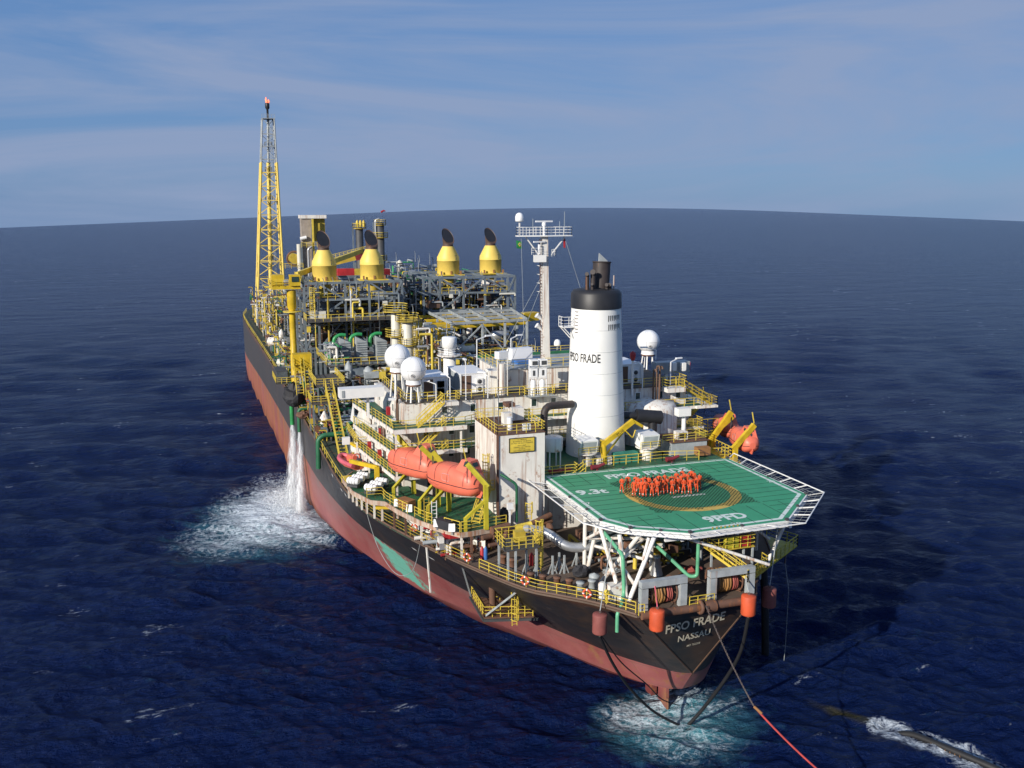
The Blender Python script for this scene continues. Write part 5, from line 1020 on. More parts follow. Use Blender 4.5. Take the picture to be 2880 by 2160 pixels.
def buoy(x, y, zt, lab, k='buoy', top=None):
    t = thing('mooring_buoy', lab, 'buoy', (x, y, zt), 'cylindrical buoys hanging at the stern')
    mb(k).lathe((x, y, zt - 1.85), [(.5, 0), (.62, .06), (.65, .16), (.64, .9), (.65, 1.7), (.6, 1.8), (.1, 1.86)], 22).build('drum', t)
    m_ = mb('chain'); m_.torus((x, y, zt - 2.0), .11, .035, (1, .3, 0), 12, 5); m_.torus((x, y, zt + .12), .11, .035, (1, .3, 0), 12, 5); m_.build('shackle', t)
    if top: mb(top[1]).tube([(x, y, zt + .2), top[0]], .05, 5).build('hanger', t)
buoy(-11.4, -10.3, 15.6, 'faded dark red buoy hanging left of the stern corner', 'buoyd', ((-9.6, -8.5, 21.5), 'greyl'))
buoy(-7.45, -13.15, 16.6, 'bright orange buoy hanging under the left grey frame beside the ship name', 'buoy', ((-7.3, -12.3, 18.3), 'pink'))
buoy(1.35, -13.2, 16.7, 'bright orange buoy hanging at the right stern corner', 'buoy', ((1.5, -12.2, 18.0), 'greyl'))
buoy(5.9, -9.6, 15.3, 'shaded orange buoy hanging farthest right of the stern', 'buoyd', ((7.2, -8.6, 21.5), 'greyl'))  # darker red paint stands in for the shade on this orange buoy
def cat(a, b, sag, n=24): a, b = V(a), V(b); return [a.lerp(b, i / n) - V((0, 0, sag * 4 * (i / n) * (1 - i / n))) for i in range(n + 1)]
CH0, CHJ = V((-2.9, -13.3, 16.3)), V((.35, -16.3, 8.0)); dirn = V((3.6, -21.6, 4.75)) - CHJ; ROPE_E = CHJ + dirn * 1.6
cp = cat(CH0, CHJ, .35, 60); m_ = mb('chain')
for i in range(0, 60):
    a, b = cp[i], cp[i + 1]; c_ = (a + b) / 2; d_ = (b - a).normalized(); u = d_.orthogonal().normalized(); u = u if i % 2 else d_.cross(u)
    m_.tube([c_ + d_ * (.13 * math.cos(t_)) + u * (.055 * math.sin(t_)) for t_ in np.linspace(0, 2 * PI, 9)], .024, 4, cap=False)
solo(m_, 'towing_chain', 'grey steel chain running down from the stern in front of the ship name', 'chain')
m_ = mb('rline').tube(cat(CHJ, ROPE_E, .5, 16), .085, 8); m_.use('wood').tube([CHJ, CHJ + dirn * .12], .12, 8); solo(m_, 'towing_rope', 'long red rope running from the end of the chain to the bottom edge', 'rope')
B0 = V((.3, -4.8, -.3))
def loose(pts, n=8):
    P = [V(p) for p in pts]; o = []
    for i in range(len(P) - 1):
        p0, p1, p2, p3 = P[max(i - 1, 0)], P[i], P[i + 1], P[min(i + 2, len(P) - 1)]
        for t_ in np.linspace(0, 1, n + 1)[:-1]: t_ = float(t_); o.append(.5 * ((2 * p1) + (p2 - p0) * t_ + (2 * p0 - 5 * p1 + 4 * p2 - p3) * t_ ** 2 + (-p0 + 3 * p1 - 3 * p2 + p3) * t_ ** 3))
    return o + [P[-1]]
solo(mb('rope').tube(loose([(-11.4, -10.3, 13.5), (-9.2, -8.6, 9.6), (-6.2, -6.4, 5.4), (-3.0, -5.0, 1.9), (.3, -4.8, -.4)]), .13, 8), 'hanging_hose', 'thick black hose curving from the left dark red buoy down into the foam', 'hose')
solo(mb('rope').tube(loose([(1.4, -13.2, 14.6), (1.9, -11.5, 10.5), (2.0, -9.0, 6.5), (1.4, -6.3, 2.2), (.4, -4.9, -.4)]), .17, 8), 'hanging_hose', 'thick black hose curving from the right orange buoy down into the foam', 'hose')
solo(mb('rope').tube(loose([(-11.2, -10.0, 13.5), (-8.0, -7.6, 9.2), (-4.0, -4.9, 5.0), (-1.5, -3.4, 2.2), (.8, -2.8, .8)]), .06, 6), 'hanging_hose', 'thin black line lying along the hull behind the left black hose', 'hose')
solo(mb('rope').tube([(13.5, 3.2, 14), (14.8, 4.1, 8), (15.6, 4.8, 3), (16.1, 5.2, -1)], .42, 12), 'riser_pipe', 'thick black pipe going down into the sea right of the stern', 'pipe')
solo(mb('greyl').tube([(14.4, .2, 13), (14.9, 0, 10), (16.2, 1.8, 3), (16.8, 2.8, -.5)], .035, 5), 'hanging_wire', 'thin wire hanging into the sea at the far right of the stern', 'wire')
solo(mb('chain').tube([(14.3, .1, 15.8), (14.35, .1, 13.0)], .09, 6), 'hook_chain', 'short dark chain with a hook under the shaded starboard platform', 'chain')
m_ = mb('rope').tube(loose([(19.3, -12.4, -.5), (20.0, -13.6, .05), (21.0, -16.2, .22), (22.4, -19.6, .25), (24, -23, .1)]), .33, 10); solo(m_, 'floating_hose', 'dark floating hose breaking the surface at the bottom right corner', 'hose')
FH = bpy.data.objects['floating_hose']; m_ = mb('wood')
for i in range(7): t_ = .25 + i * .07; m_.torus(V((20.0, -13.6, .08)).lerp(V((22.4, -19.6, .25)), t_ + .05), .34, .035, (.37, -.93, 0), 14, 5)
m_.build('float_ring', FH)
# starboard stern platform, its gear
t = thing('stern_service_platform', 'yellow railed hanging walkway above the right hose reel under the helideck', 'platform', (2.5, -10.5, 16))
mb('yellowd').box(-.6, 3.9, -9.9, -8.6, 19.6, 19.7).build('deck_plate', t); mb('yellow').rail([(-.6, -8.6, 19.7), (-.6, -9.9, 19.7), (3.9, -9.9, 19.7), (3.9, -8.6, 19.7)], 1.1, .045, .8).build('railing', t)
mb('yellowd').prism([(2.0, -12.2), (5.4, -9.9), (5.4, -8.8), (2.6, -9.6)], 17.3, 17.4).build('deck_plate', t); mb('yellow').rail([(2.6, -9.6, 17.4), (1.8, -12.2, 17.4), (5.4, -9.8, 17.4), (5.4, -8.8, 17.4)], 1.1, .05, .7).build('railing', t)
s_ = mb('yellow').stair((2.4, -11.4, 17.4), (-.4, -9.6, 19.6), .8, .25).build('stairs', t); mb('yellow').srail((2.4, -11.4, 17.4), (-.4, -9.6, 19.6), .8).build('stair_railing', s_)
for x, y in ((-.4, -9.7), (3.8, -9.7), (3, -9.5), (5.2, -9.0)): mb('greyl').bar((x, y, 16), (x, y, 19.6 if y < -9.2 else 17.4), .16).build('leg', t)
solo(mb(paint('yellow green panel', (.42, .40, .03), .1)).box(.9, 2.3, -9.8, -9.5, 19.75, 20.7), 'foam_cabinet', 'yellow green cabinet on the hanging walkway under the helideck', 'cabinet'); solo(mb('red').box(2.4, 3.5, -9.8, -9.5, 19.75, 20.75), 'fire_cabinet', 'red cabinet on the hanging walkway under the helideck', 'cabinet')
t = thing('starboard_hang_platform', 'dark shaded platform hanging out at the far right of the stern', 'platform', (10, -4, 15.9)); mb('olive').prism([(5.6, -8.0), (13.9, -2.4), (12.5, 1), (6.5, -4)], 15.8, 15.95).build('deck_plate', t); mb('olive').rail([(5.6, -8, 15.9), (13.9, -2.4, 15.9), (12.5, 1, 15.9)], 1.1, .05, 1.1).build('railing', t)
# green riser and drain pipes around the helideck legs
solo(mb('mint').rtube([(-8.9, -5.2, 20.9), (-8.75, -9.0, 20.0), (-8.75, -9.4, 16.6), (-9.5, -10.4, 15.9), (-10.0, -10.8, 15.6), (-10.0, -10.8, 13.9)], .17, .5, 10), 'drain_pipe', 'mint green drain pipe running down a white helideck leg over the stern corner', 'pipe')
solo(mb('mint').rtube([(-4.6, -6.0, 19.9), (-1.9, -8.6, 17.0), (-1.3, -8.9, 17.1), (-1.3, -8.9, 21.2)], .17, .4, 10), 'drain_pipe', 'mint green pipe bending down and up in a V under the helideck', 'pipe')
solo(mb('mint').rtube([(-5.2, -8.9, 21.3), (-3.9, -9.4, 21.0), (-2.5, -9.6, 21.2)], .17, .4, 10), 'drain_pipe', 'short mint green pipe close under the front edge of the helideck', 'pipe')
solo(mb('silver').rtube([(-13.3, 3.4, 18.8), (-11.9, 1.0, 19.1), (-10.6, -.6, 17.9), (-6, -1.6, 18.0), (-1, -1.2, 18.4)], .46, 1.5, 14), 'exhaust_duct', 'thick grey insulated pipe snaking above the brown deck below the helideck', 'pipe')
for i, (x, y) in enumerate(((-14.8, -1.0), (-14.0, -1.6), (-12.5, -1.8), (-11.6, -1.2), (-11.4, -2.0), (-9.6, -.6))):
    t = thing('pipe_support', 'grey pipe trestle number %s from the left on the brown deck' % ('one', 'two', 'three', 'four', 'five', 'six')[i], 'trestle', (x, y, Zd), 'grey trestles under the curved pipe'); mb('greyl').bar((x, y, Zd), (x, y, 17.8 + .6 * (i < 2)), .16).build('post', t); mb('greyl').bar((x - .45, y, Zd), (x, y, 17.2), .09).build('strut', t); mb('greyl').bar((x + .45, y, Zd), (x, y, 17.2), .09).build('strut', t)
# deck fittings
def bitts(x, y, lab, k='greyl', rz=0, grp='bollards on the mooring deck'):
    t = thing('bollard', lab, 'bollard', (x, y, Zd), grp); c_, s_ = math.cos(rz) * .6, math.sin(rz) * .6
    mb('dark').cbox((x, y, Zd + .06), (2.0, .8, .12), rz).build('base', t)
    for q in (-1, 1): mb(k).lathe((x + q * c_, y + q * s_, Zd + .12), [(.32, 0), (.30, .6), (.38, .65), (.38, .78), (.01, .8)], 14).build('post', t)
bitts(-11.0, -6.3, 'pair of grey posts near the railing left of the helideck legs', 'greyl', .1); bitts(-14.6, -3.3, 'brown pair of posts at the railing near the left lifebuoy', 'brown', -.8); bitts(-12.7, -5.0, 'brown pair of posts at the railing between the two lifebuoys', 'brown', -.8); bitts(-15.8, 1.5, 'brown pair of posts beside the bent brown pipe', 'brown', -1.1)
t = thing('mushroom_vent', 'pale grey drum shaped ventilator beside the pair of grey posts', 'ventilator', (-9.95, -5.7, Zd)); mb('greyl').lathe((-9.95, -5.7, Zd), [(.42, 0), (.42, .8), (.5, .85), (.48, 1.1), (.01, 1.3)], 16).build('drum', t)
solo(mb('silver').lathe((-3.3, -4.9, Zd), [(.62, 0), (.55, .25), (.3, 1.5), (.34, 1.6), (.34, 1.8), (.01, 1.85)], 20), 'conical_vent', 'pale grey cone shaped vent standing on the brown deck under the helideck', 'ventilator')
t = thing('deck_winch', 'cream painted winch housing with a yellow valve at the railing below the helideck leg', 'winch', (-9.4, -8.2, Zd)); mb('whiter').box(-9.9, -8.3, -9.2, -8.0, Zd, Zd + 1.25).build('housing', t); mb('whiter').lathe((-10.3, -8.2, Zd), [(.35, 0), (.35, 1.3), (.2, 1.45)], 12).build('drum', t); mb('yellow').sphere((-10.35, -9.3, Zd + .9), .28, 12, 8).build('valve', t); mb('yellow').bar((-10.35, -9.3, Zd), (-10.35, -9.3, Zd + .7), .2).build('valve_stem', t)
def lump(c, r, k, seed, sc=(1, .8, .7)):
    rg = random.Random(seed); m_ = mb(k); n, q = 14, 9; vs = []
    for i in range(q + 1):
        a = -PI / 2 + PI * i / q
        for j in range(n): b = 2 * PI * j / n; f = r * (1 + rg.uniform(-.16, .16)); vs.append((c[0] + f * sc[0] * math.cos(a) * math.cos(b), c[1] + f * sc[1] * math.cos(a) * math.sin(b), c[2] + f * sc[2] * (1 + math.sin(a)) - .05))
    return m_.add(vs, [(i * n + j, i * n + (j + 1) % n, (i + 1) * n + (j + 1) % n, (i + 1) * n + j) for i in range(q) for j in range(n)])
solo(lump((-10.2, -3.3, Zd), .85, 'tarp', 3), 'covered_bundle', 'lumpy bundle under a grey black tarpaulin left of the blue white net', 'bundle')
solo(lump((-5.4, -.3, Zd), 1.1, 'tarpb', 5), 'covered_machine', 'lumpy machine under a brown tarpaulin under the helideck', 'bundle')
solo(lump((-7.2, -3.3, Zd), .7, 'greyl', 8, (1.3, .8, .35)), 'net_heap', 'heap of pale netting and rope on the brown deck', 'net'); solo(lump((.2, -5.4, Zd), .7, 'hoser', 9, (1.3, .8, .4)), 'rope_heap', 'heap of red rope on the shaded deck under the helideck', 'rope')
solo(lump((-1.0, -2.4, Zd), .7, 'yellow', 6, (1, .8, .5)), 'yellow_bundle', 'yellow bundle on the deck behind the cone shaped vent', 'bundle')
for i, (x, y, k, lab) in enumerate(((-4.6, -3.0, 'yellow', 'yellow gas cylinder standing behind the helideck legs'), (-13.6, .9, 'red', 'red gas cylinder standing near the yellow raised platform'), (-17.6, 4.0, 'red', 'red cylinder by the wall under the lifeboat deck'), (-17.3, 3.8, 'blue', 'blue cylinder by the wall under the lifeboat deck'))):
    t = thing('gas_cylinder', lab, 'cylinder', (x, y, Zd), 'gas cylinders'); mb(k).lathe((x, y, Zd), [(.2, 0), (.2, 1.0), (.1, 1.2), (.06, 1.3), (.01, 1.32)], 10).build('body', t)
for i, (x, y, lab) in enumerate(((-16.05, -4.15, 'orange ring lifebuoy on the railing near the outboard ladder'), (-11.9, -8.6, 'orange ring lifebuoy on the railing near the stern corner'), (-22.3, 12.9, 'orange ring lifebuoy hanging in the opening under the lifeboat deck'), (-19.4, 3.0, 'orange ring lifebuoy on the railing left of the bent brown pipe'))):
    d_ = (-.7, -.7, 0); z = 16.75; m_ = mb('buoy').torus((x, y, z), .34, .1, d_, 22, 8); o = solo(m_, 'lifebuoy', lab, 'lifebuoy', 'orange ring lifebuoys'); m_ = mb('wclean')
    for a in (0, PI / 2, PI, 1.5 * PI):
        ax = V(d_).normalized(); u = V((0, 0, 1)); w_ = ax.cross(u); c_ = V((x, y, z)) + (u * math.cos(a) + w_ * math.sin(a)) * .34; tg = (u * -math.sin(a) + w_ * math.cos(a)); m_.cyl(c_ - tg * .05, c_ + tg * .05, .112, 8)
    m_.build('band', o)
# raised yellow platform, outboard platform with the bent pipe
t = thing('raised_platform', 'yellow railed platform on grey legs with a caged ladder, above the brown deck', 'platform', (-15.6, -.6, Zd)); mb('dark').box(-17.3, -13.9, -2.2, .8, 18.9, 19.05).build('deck_plate', t); mb('yellow').rail([(-17.3, -2.2, 19.05), (-13.9, -2.2, 19.05), (-13.9, .8, 19.05), (-17.3, .8, 19.05)], 1.1, .045, .75, closed=True).build('railing', t)
for x, y in ((-16.9, -1.9), (-16.2, -2.0), (-14.2, -2.0), (-14.3, .4), (-17, .5)): mb('greyl').bar((x, y, Zd), (x, y, 18.9), .18).build('leg', t)
mb('yellow').ladder((-13.6, -1.0, Zd), (-13.6, -1.0, 21.2), .5, True).build('ladder', t); mb('yellowd').cbox((-15.4, -.7, 19.7), (1.0, .7, 1.0)).build('valve_box', t)
solo(mb('yellow').cyl((-14.0, 4.3, 18.6), (-12.4, 4.3, 18.8), .38, 14), 'gas_bottle', 'yellow cylinder lying on rusty pipes at the foot of the sign block', 'cylinder')
t = thing('valve_manifold', 'tangle of rusty pipes and flanges in front of the sign block', 'pipes', (-14, 5, 16))
for i, (a, b, r_) in enumerate((((-17.5, 4.3, 18.0), (-9.5, 6.4, 18.2), .28), ((-16.5, 4.4, 18.6), (-14.6, 4.9, 18.7), .42), ((-17, 3.7, 17.4), (-9.5, 5.2, 17.5), .2), ((-12, 5.6, 18.4), (-9.6, 6.3, 18.9), .3))): mb('brown').cyl(a, b, r_, 10).build('pipe', t)
for x in (-16.4, -15.2, -12.0, -10.5): mb('brown').cyl((x, 4.5, 18.2), (x + .18, 4.55, 18.2), .5, 12).build('flange', t)
solo(mb('yellow').ladder((-11.9, 6.6, 18.5), (-11.9, 6.6, 20.4), .7, True), 'caged_ladder', 'short yellow caged ladder at the foot of the sign block', 'ladder')
t = thing('white_derrick', 'white lamp box on a short post at the foot of the sign block', 'lamp post', (-14.3, 5.6, 18.6)); mb('wclean').bar((-14.3, 5.4, 18.6), (-14.3, 5.4, 20.4), .16).build('post', t); mb('wclean').cbox((-14.3, 5.3, 20.6), (.6, .3, .6)).build('lamp', t); 
solo(lump((-14.5, 6.6, 18.6), .7, 'tarp', 12, (.7, .7, 1.0)), 'black_machine', 'sooty black machine behind the white lamp box at the sign block', 'machine')
solo(mb('greend').rtube([(-14.9, 6.5, 23.6), (-14.2, 6.0, 23.2), (-13.4, 5.9, 22.6), (-13.4, 5.9, 18.7)], .14, .4, 8), 'lamp_pole', 'dark green curved pole in front of the sign block', 'pole')
for x, y, lab in ((-14.0, 8.0 - .12, 'long rust stained pipe down the front left edge of the sign block'),): pass
t = thing('outboard_platform', 'yellow railed platform with struts hanging outside the hull below a thick brown pipe', 'platform', (-15, 8, 9)); PL = [(-16.6, 11.4), (-16.9, 5.8), (-11.9, 4.4), (-12.2, 8.2)]
mb('brown').prism(PL, 8.85, 9.0).build('deck_plate', t); mb('dark').bar((-17.0, 5.6, 8.8), (-11.6, 4.2, 8.8), .25).build('beam', t); mb('dark').bar((-17, 5.6, 8.8), (-16.7, 11.6, 8.8), .22).build('beam', t)
mb('yellow').rail([(-16.6, 11.3, 9), (-16.85, 5.9, 9), (-12.1, 4.6, 9)], 1.1, .05, .8).build('railing', t); mb('yellow').rail([(-14.9, 9.8, 9), (-12.4, 8.6, 9)], 1.1, .05, .8).build('railing', t)
mb('greyl').bar((-16.6, 6.0, 9.1), (-14.6, -1.2, 15.2), .2).build('strut', t); mb('greyl').bar((-16.7, 11.2, 9.1), (-18.9, 6.6, 14.5), .18).build('strut', t)
mb('yellow').ladder((-14.7, 2.7, 9.2), (-15.2, 1.6, 16.4), .5, True).build('ladder', t)
solo(mb('brown').rtube([(-15.4, 7.6, 9.0), (-15.6, 7.3, 13.4)], .36, .5, 14), 'lower_pipe_sleeve', 'grey brown sleeve where the thick bent pipe meets the outboard platform', 'pipe')
solo(mb('brown').rtube([(-15.6, 7.3, 13.4), (-15.9, 6.6, 18.0), (-13.6, 8.2, 18.3)], .46, 1.1, 14), 'discharge_pipe', 'thick rusty pipe bending from under the lifeboat deck down outside the hull', 'pipe')
solo(mb('whiter').bar((-22.0, 8.8, 16), (-21.8, 8.2, 11.4), .14), 'fender_pole', 'thin white pole hanging down outside the port hull', 'pole')
solo(mb('greyl').tube(loose([(-25.6, 23.5, 15.9), (-25.0, 19.5, 12.6), (-23.9, 15.2, 11.0), (-22.8, 12.0, 12.4), (-22.3, 10.4, 15.8)]), .03, 5), 'hanging_rope', 'thin blue grey rope hanging in a loop on the port hull', 'rope')
# ---------------------------------------------------------------- process plant
def junk(name, lab, cat, bb, n, seed, mats_=('silver', 'grey', 'brown', 'dark', 'whiter', 'yellowd', 'greyl', 'greend'), dens=.5, tanks=3, boxes=4, lights=4, vert=.3):
    """piping module: runs of pipe, vessels, cabinets"""
    rg = random.Random(seed); x0, x1, y0, y1, z0, z1 = bb; t = thing(name, lab, cat, ((x0 + x1) / 2, (y0 + y1) / 2, z0)); m_ = MB()
    U = rg.uniform
    for i in range(int(n * 1.9)):
        m_.use(rg.choice(mats_)); r_ = rg.choice((.06, .09, .12, .16, .22)); x, y, z = U(x0, x1), y0 + (y1 - y0) * rg.random() ** 1.5, U(z0, z1); q = rg.random()
        if q < vert: m_.rtube([(x, y, z0), (x, y, z), (x + U(-2, 2), y, z)], r_, .3, 6)
        elif q < .65: L = U(1.5, (x1 - x0) * dens); m_.rtube([(max(x0, x - L / 2), y, z), (min(x1, x + L / 2), y, z), (min(x1, x + L / 2), y, max(z0, z - U(.4, 2)))], r_, .3, 6)
        elif q < .9: L = U(2, (y1 - y0) * dens); m_.rtube([(x, max(y0, y - L / 2), z), (x, min(y1, y + L / 2), z), (x, min(y1, y + L / 2), z - U(.3, 1.5))], r_, .3, 6)
        else: m_.cbox((x, y, z), (U(.4, 1.2), U(.4, 1.2), U(.4, 1.1)))
    o = m_.build('pipework', t); o['kind'] = 'stuff'
    for i in range(tanks):
        m_ = mb(rg.choice(('whiter', 'silver', 'greyl', 'cream'))); r_ = U(.5, 1.0); x, y, z = U(x0 + 1, x1 - 1), U(y0 + 1, y1 - 1), U(z0, z1 - 1.2)
        if rg.random() < .5: m_.lathe((x, y, z), [(.1, -.2), (r_, 0), (r_, U(1.2, 2.6)), (.1, 2.9)], 14)
        else: L = U(2, 4.5); m_.lathe((x - L / 2, y, z + r_), [(.1, -.3), (r_, 0), (r_, L), (.1, L + .3)], 14, 'X')
        m_.build('vessel', t)
    for i in range(boxes): mb(rg.choice(('grey', 'greyl', 'silver', 'brownp', 'cream'))).cbox((U(x0 + 1, x1 - 1), U(y0 + 1, y1 - 1), U(z0 + .6, z1 - .6)), (U(1, 2.8), U(1, 2.5), U(.9, 2.2))).build('cabinet', t)
    for i in range(lights): x, y = U(x0, x1), U(y0, y1); mb('greyl').rtube([(x, y, z1 - 1), (x, y, z1 + 1.6), (x - .25, y - .35, z1 + 2.2)], .06, .3, 5).build('lamp_post', t)
    return t
def frame(name, lab, cat, xs, ys, zs, k='grey', w_=.38, braces=(), plates=(), rails=(), low=16):
    t = thing(name, lab, cat, ((xs[0] + xs[-1]) / 2, (ys[0] + ys[-1]) / 2, low))
    for x in xs:
        m_ = mb(k)
        for y in ys: m_.bar((x, y, low), (x, y, zs[-1]), w_)
        m_.build('column', t)
    for z in zs:
        m_ = mb(k)
        for y in ys: m_.bar((xs[0], y, z), (xs[-1], y, z), w_ * .9, w_ * 1.1)
        for x in xs: m_.bar((x, ys[0], z - .01), (x, ys[-1], z - .01), w_ * .8, w_)
        m_.build('beam', t)
    for a, b in braces: mb(k).bar(a, b, w_ * .75).build('brace', t)
    for x0, x1, y0, y1, z in plates: mb('roofd').box(x0, x1, y0, y1, z - .15, z).build('deck_plate', t)
    for P in rails: mb('yellow').rail(P, 1.15, .055, 1.3, 2).build('railing', t)
    return t
XL = [-24.2, -21.8, -17.0, -12.7, -8.2, -6.7]; XR = [-1.5, -.3, 1.7, 6.3, 10.6, 15.2, 16.7]
def xbr(xs, y, zs, pat): return [((xs[i], y, zs[j + (0 if s else 1)]), (xs[i + 1], y, zs[j + (1 if s else 0)])) for i, j, s in pat]
frame('power_module_frame', 'grey braced steel frame carrying the two left yellow stacks', 'steel frame', XL, [90, 97, 104], [24.6, 30.0, 33.2, 36.2],
      braces=xbr(XL, 89.9, [30.0, 33.2, 36.2], [(1, 1, 0), (2, 1, 1), (3, 1, 0), (1, 0, 1), (3, 0, 1), (4, 0, 1), (0, 1, 1), (4, 1, 1)]) + xbr(XL, 89.9, [17, 24.6, 30], [(0, 1, 1), (1, 1, 1), (2, 1, 0), (4, 1, 1), (1, 0, 1), (3, 0, 0)]),
      plates=[(-24.4, -6.5, 85, 104, 30.0), (-24.4, -6.5, 90, 104, 24.6), (-22, -7, 90.5, 103, 33.2)], rails=[[(-24.4, 90, 30), (-24.4, 85, 30), (-10.8, 85, 30), (-6.6, 85, 30)], [(-21.5, 89.8, 33.2), (-17.4, 89.8, 33.2)], [(-12.3, 89.8, 33.2), (-8.5, 89.8, 33.2)], [(-24.3, 104, 36.2), (-24.3, 90, 36.2)]])
frame('power_module_frame', 'grey braced steel frame carrying the two right yellow stacks', 'steel frame', XR, [95, 103, 111], [24.6, 30.0, 33.2, 36.2],
      braces=xbr(XR, 94.9, [30.0, 33.2, 36.2], [(2, 1, 0), (3, 1, 1), (4, 1, 0), (2, 0, 1), (4, 0, 1), (5, 1, 1), (5, 0, 0), (1, 1, 0), (1, 0, 1)]) + xbr(XR, 94.9, [17, 24.6, 30], [(2, 1, 1), (4, 1, 0), (3, 0, 1)]),
      plates=[(-1.5, 16.7, 95, 111, 30.0), (-1.5, 16.7, 95, 111, 24.6), (-1, 15.2, 95.5, 110, 33.2)], rails=[[(2, 94.8, 33.2), (6, 94.8, 33.2)], [(11, 94.8, 33.2), (15, 94.8, 33.2)], [(16.8, 95, 30), (16.8, 111, 30)]])
for i, (x, y) in enumerate(((-19.75, 96), (-10.9, 96.5), (5.6, 103.5), (14.7, 104.5))):
    nm = ('leftmost', 'second from the left', 'third from the left', 'rightmost')[i]
    t = thing('exhaust_stack', '%s of the four fat yellow stacks with dark hooded tops' % nm, 'exhaust stack', (x, y, 36.2), 'yellow turbine exhaust stacks')
    mb('stack').lathe((x, y, 36.3), [(2.15, 0), (2.2, .1), (2.2, 2.6), (2.26, 2.62), (2.26, 2.72), (2.2, 2.75), (2.18, 3.35), (1.15, 5.35), (1.1, 5.45)], 32).build('body', t)
    mb('soot').add([], []); m_ = mb(paint('heat scaled steel', (.10, .062, .048), .5, .6)); L = []
    for k, (dz, tl, dx) in enumerate(((5.4, 0, 0), (6.2, 0, 0), (6.9, .35, .12), (7.6, .8, .3), (8.2, 1.25, .42))): pass
    hood = []
    hd_ = V((.25, -1, 0)).normalized()
    for a, z, rr_ in ((0, 5.4, 1.06), (0, 6.0, 1.0), (.5, 6.9, 1.08), (1.1, 7.4, 1.18)): hood.append((a, z, rr_))
    n_ = 24; vs = []
    for a, z, rr_ in hood:
        for j in range(n_):
            p = 2 * PI * j / n_; lx, ly = rr_ * math.cos(p), rr_ * math.sin(p); back = -(lx * hd_.x + ly * hd_.y); vs.append((x + lx, y + ly, 36.2 + z + back * a * 1.1))
    for j in range(n_):
        p = 2 * PI * j / n_; lx, ly = 1.22 * math.cos(p), 1.22 * math.sin(p); back = -(lx * hd_.x + ly * hd_.y); vs.append((x + lx, y + ly, 36.2 + 7.45 + back * 1.3))
    k_ = len(hood); m_.add(vs, [(q * n_ + j, q * n_ + (j + 1) % n_, (q + 1) * n_ + (j + 1) % n_, (q + 1) * n_ + j) for q in range(k_) for j in range(n_)], True)
    # black sheet across the mouth paints in the darkness of the throat
    m_.build('hood', t); m_ = mb('black'); c_ = V((x, y, 36.2 + 7.5)); vs2 = [V(v) for v in vs[-n_:]]; m_.add([v + (c_ - v) * .07 + V((0, 0, -.12)) for v in vs2], [tuple(range(n_))]); m_.build('opening', t)
    mb('yellow').box(x - 2.7, x + 2.7, y - 2.6, y + 2.6, 36.12, 36.3).build('base_plate', t)
    for a in (-1.3, 0, 1.3): mb('wood').bar((x + 1.5 * a, y - 2.25, 36.2), (x + 1.5 * a, y - 2.15, 37.0), .3).build('lug', t)
    m_ = mb('dark').bar((x + 1.05, y - 1.98, 39.1), (x + 1.05, y - 1.98, 40.0), .07); m_.bar((x + .85, y - 1.98, 40.0), (x + 1.25, y - 1.98, 40.0), .07); m_.build('lifting_lug', t)
    t2 = thing('turbine_duct', 'dark box duct with a yellow throat below the %s yellow stack' % nm, 'duct', (x, y, 24.7)); mb('yellowd').lathe((x, y, 33.0), [(1.1, 0), (1.1, 3.0)], 16).build('throat', t2); mb('grey').box(x - 1.9, x + 2.0, y - 3.8, y + 3, 28.6, 33.0).build('duct', t2); mb('brownp').box(x - 2.2, x + 2.3, y - 4.5, y + 3, 24.7, 28.0).build('enclosure', t2)
# frame below: gas coolers
t = frame('cooler_platform', 'grey platform with yellow rails in front of the left steel frame', 'platform', [-22.4, -18, -13.2], [72, 79, 85], [20.4, 24.4], plates=[(-23, -9.5, 71.5, 85, 24.4), (-23, -9.5, 72, 85, 20.4)], rails=[[(-23, 85, 24.4), (-23, 71.5, 24.4), (-9.5, 71.5, 24.4)]])
for i, x in enumerate((-19.6, -16.9, -13.6)):
    t = thing('gas_cooler', '%s grey louvred cooler panel with a green elbow pipe' % ('left', 'middle', 'right')[i], 'cooler', (x, 75, 24.4), 'grey louvred coolers'); m_ = mb('greyl')
    m_.add([(x - .9, 74.4, 24.5), (x + .9, 74.4, 24.5), (x + .9, 74.4, 27.6), (x - .9, 74.4, 28.5), (x - .9, 77, 24.5), (x + .9, 77, 24.5), (x + .9, 77, 27.6), (x - .9, 77, 28.5)], [(0, 1, 2, 3), (5, 4, 7, 6), (0, 3, 7, 4), (1, 5, 6, 2), (3, 2, 6, 7)]); m_.build('panel', t)
    m_ = mb('grey'); [m_.box(x - .8, x + .8, 74.3, 74.38, 24.8 + k * .38, 24.92 + k * .38) for k in range(8)]; m_.build('louvre', t)
    mb('green').rtube([(x - 1.7, 76, 26.6), (x - 1.6, 76, 28.3), (x - .6, 76, 28.8), (x + .3, 76, 28.7)], .3, .8, 10).build('elbow_pipe', t)
junk('process_piping', 'tangled silver and white piping at the left end of the cooler platform', 'pipes', (-22.8, -20.5, 72, 78, 24.4, 27.6), 50, 31, ('silver', 'whiter', 'greyl', 'green'), .9, 1, 0, 0)
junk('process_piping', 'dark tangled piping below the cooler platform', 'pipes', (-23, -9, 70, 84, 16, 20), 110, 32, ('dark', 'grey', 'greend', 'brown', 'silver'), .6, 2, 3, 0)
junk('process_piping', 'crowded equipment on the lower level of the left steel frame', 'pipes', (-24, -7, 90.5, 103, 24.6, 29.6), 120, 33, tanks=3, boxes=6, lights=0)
junk('process_piping', 'crowded pipework around the ducts of the left steel frame', 'pipes', (-24, -7, 90.5, 103, 30, 33.2), 90, 34, ('dark', 'grey', 'brown', 'silver', 'yellowd'), tanks=1, boxes=3, lights=0)
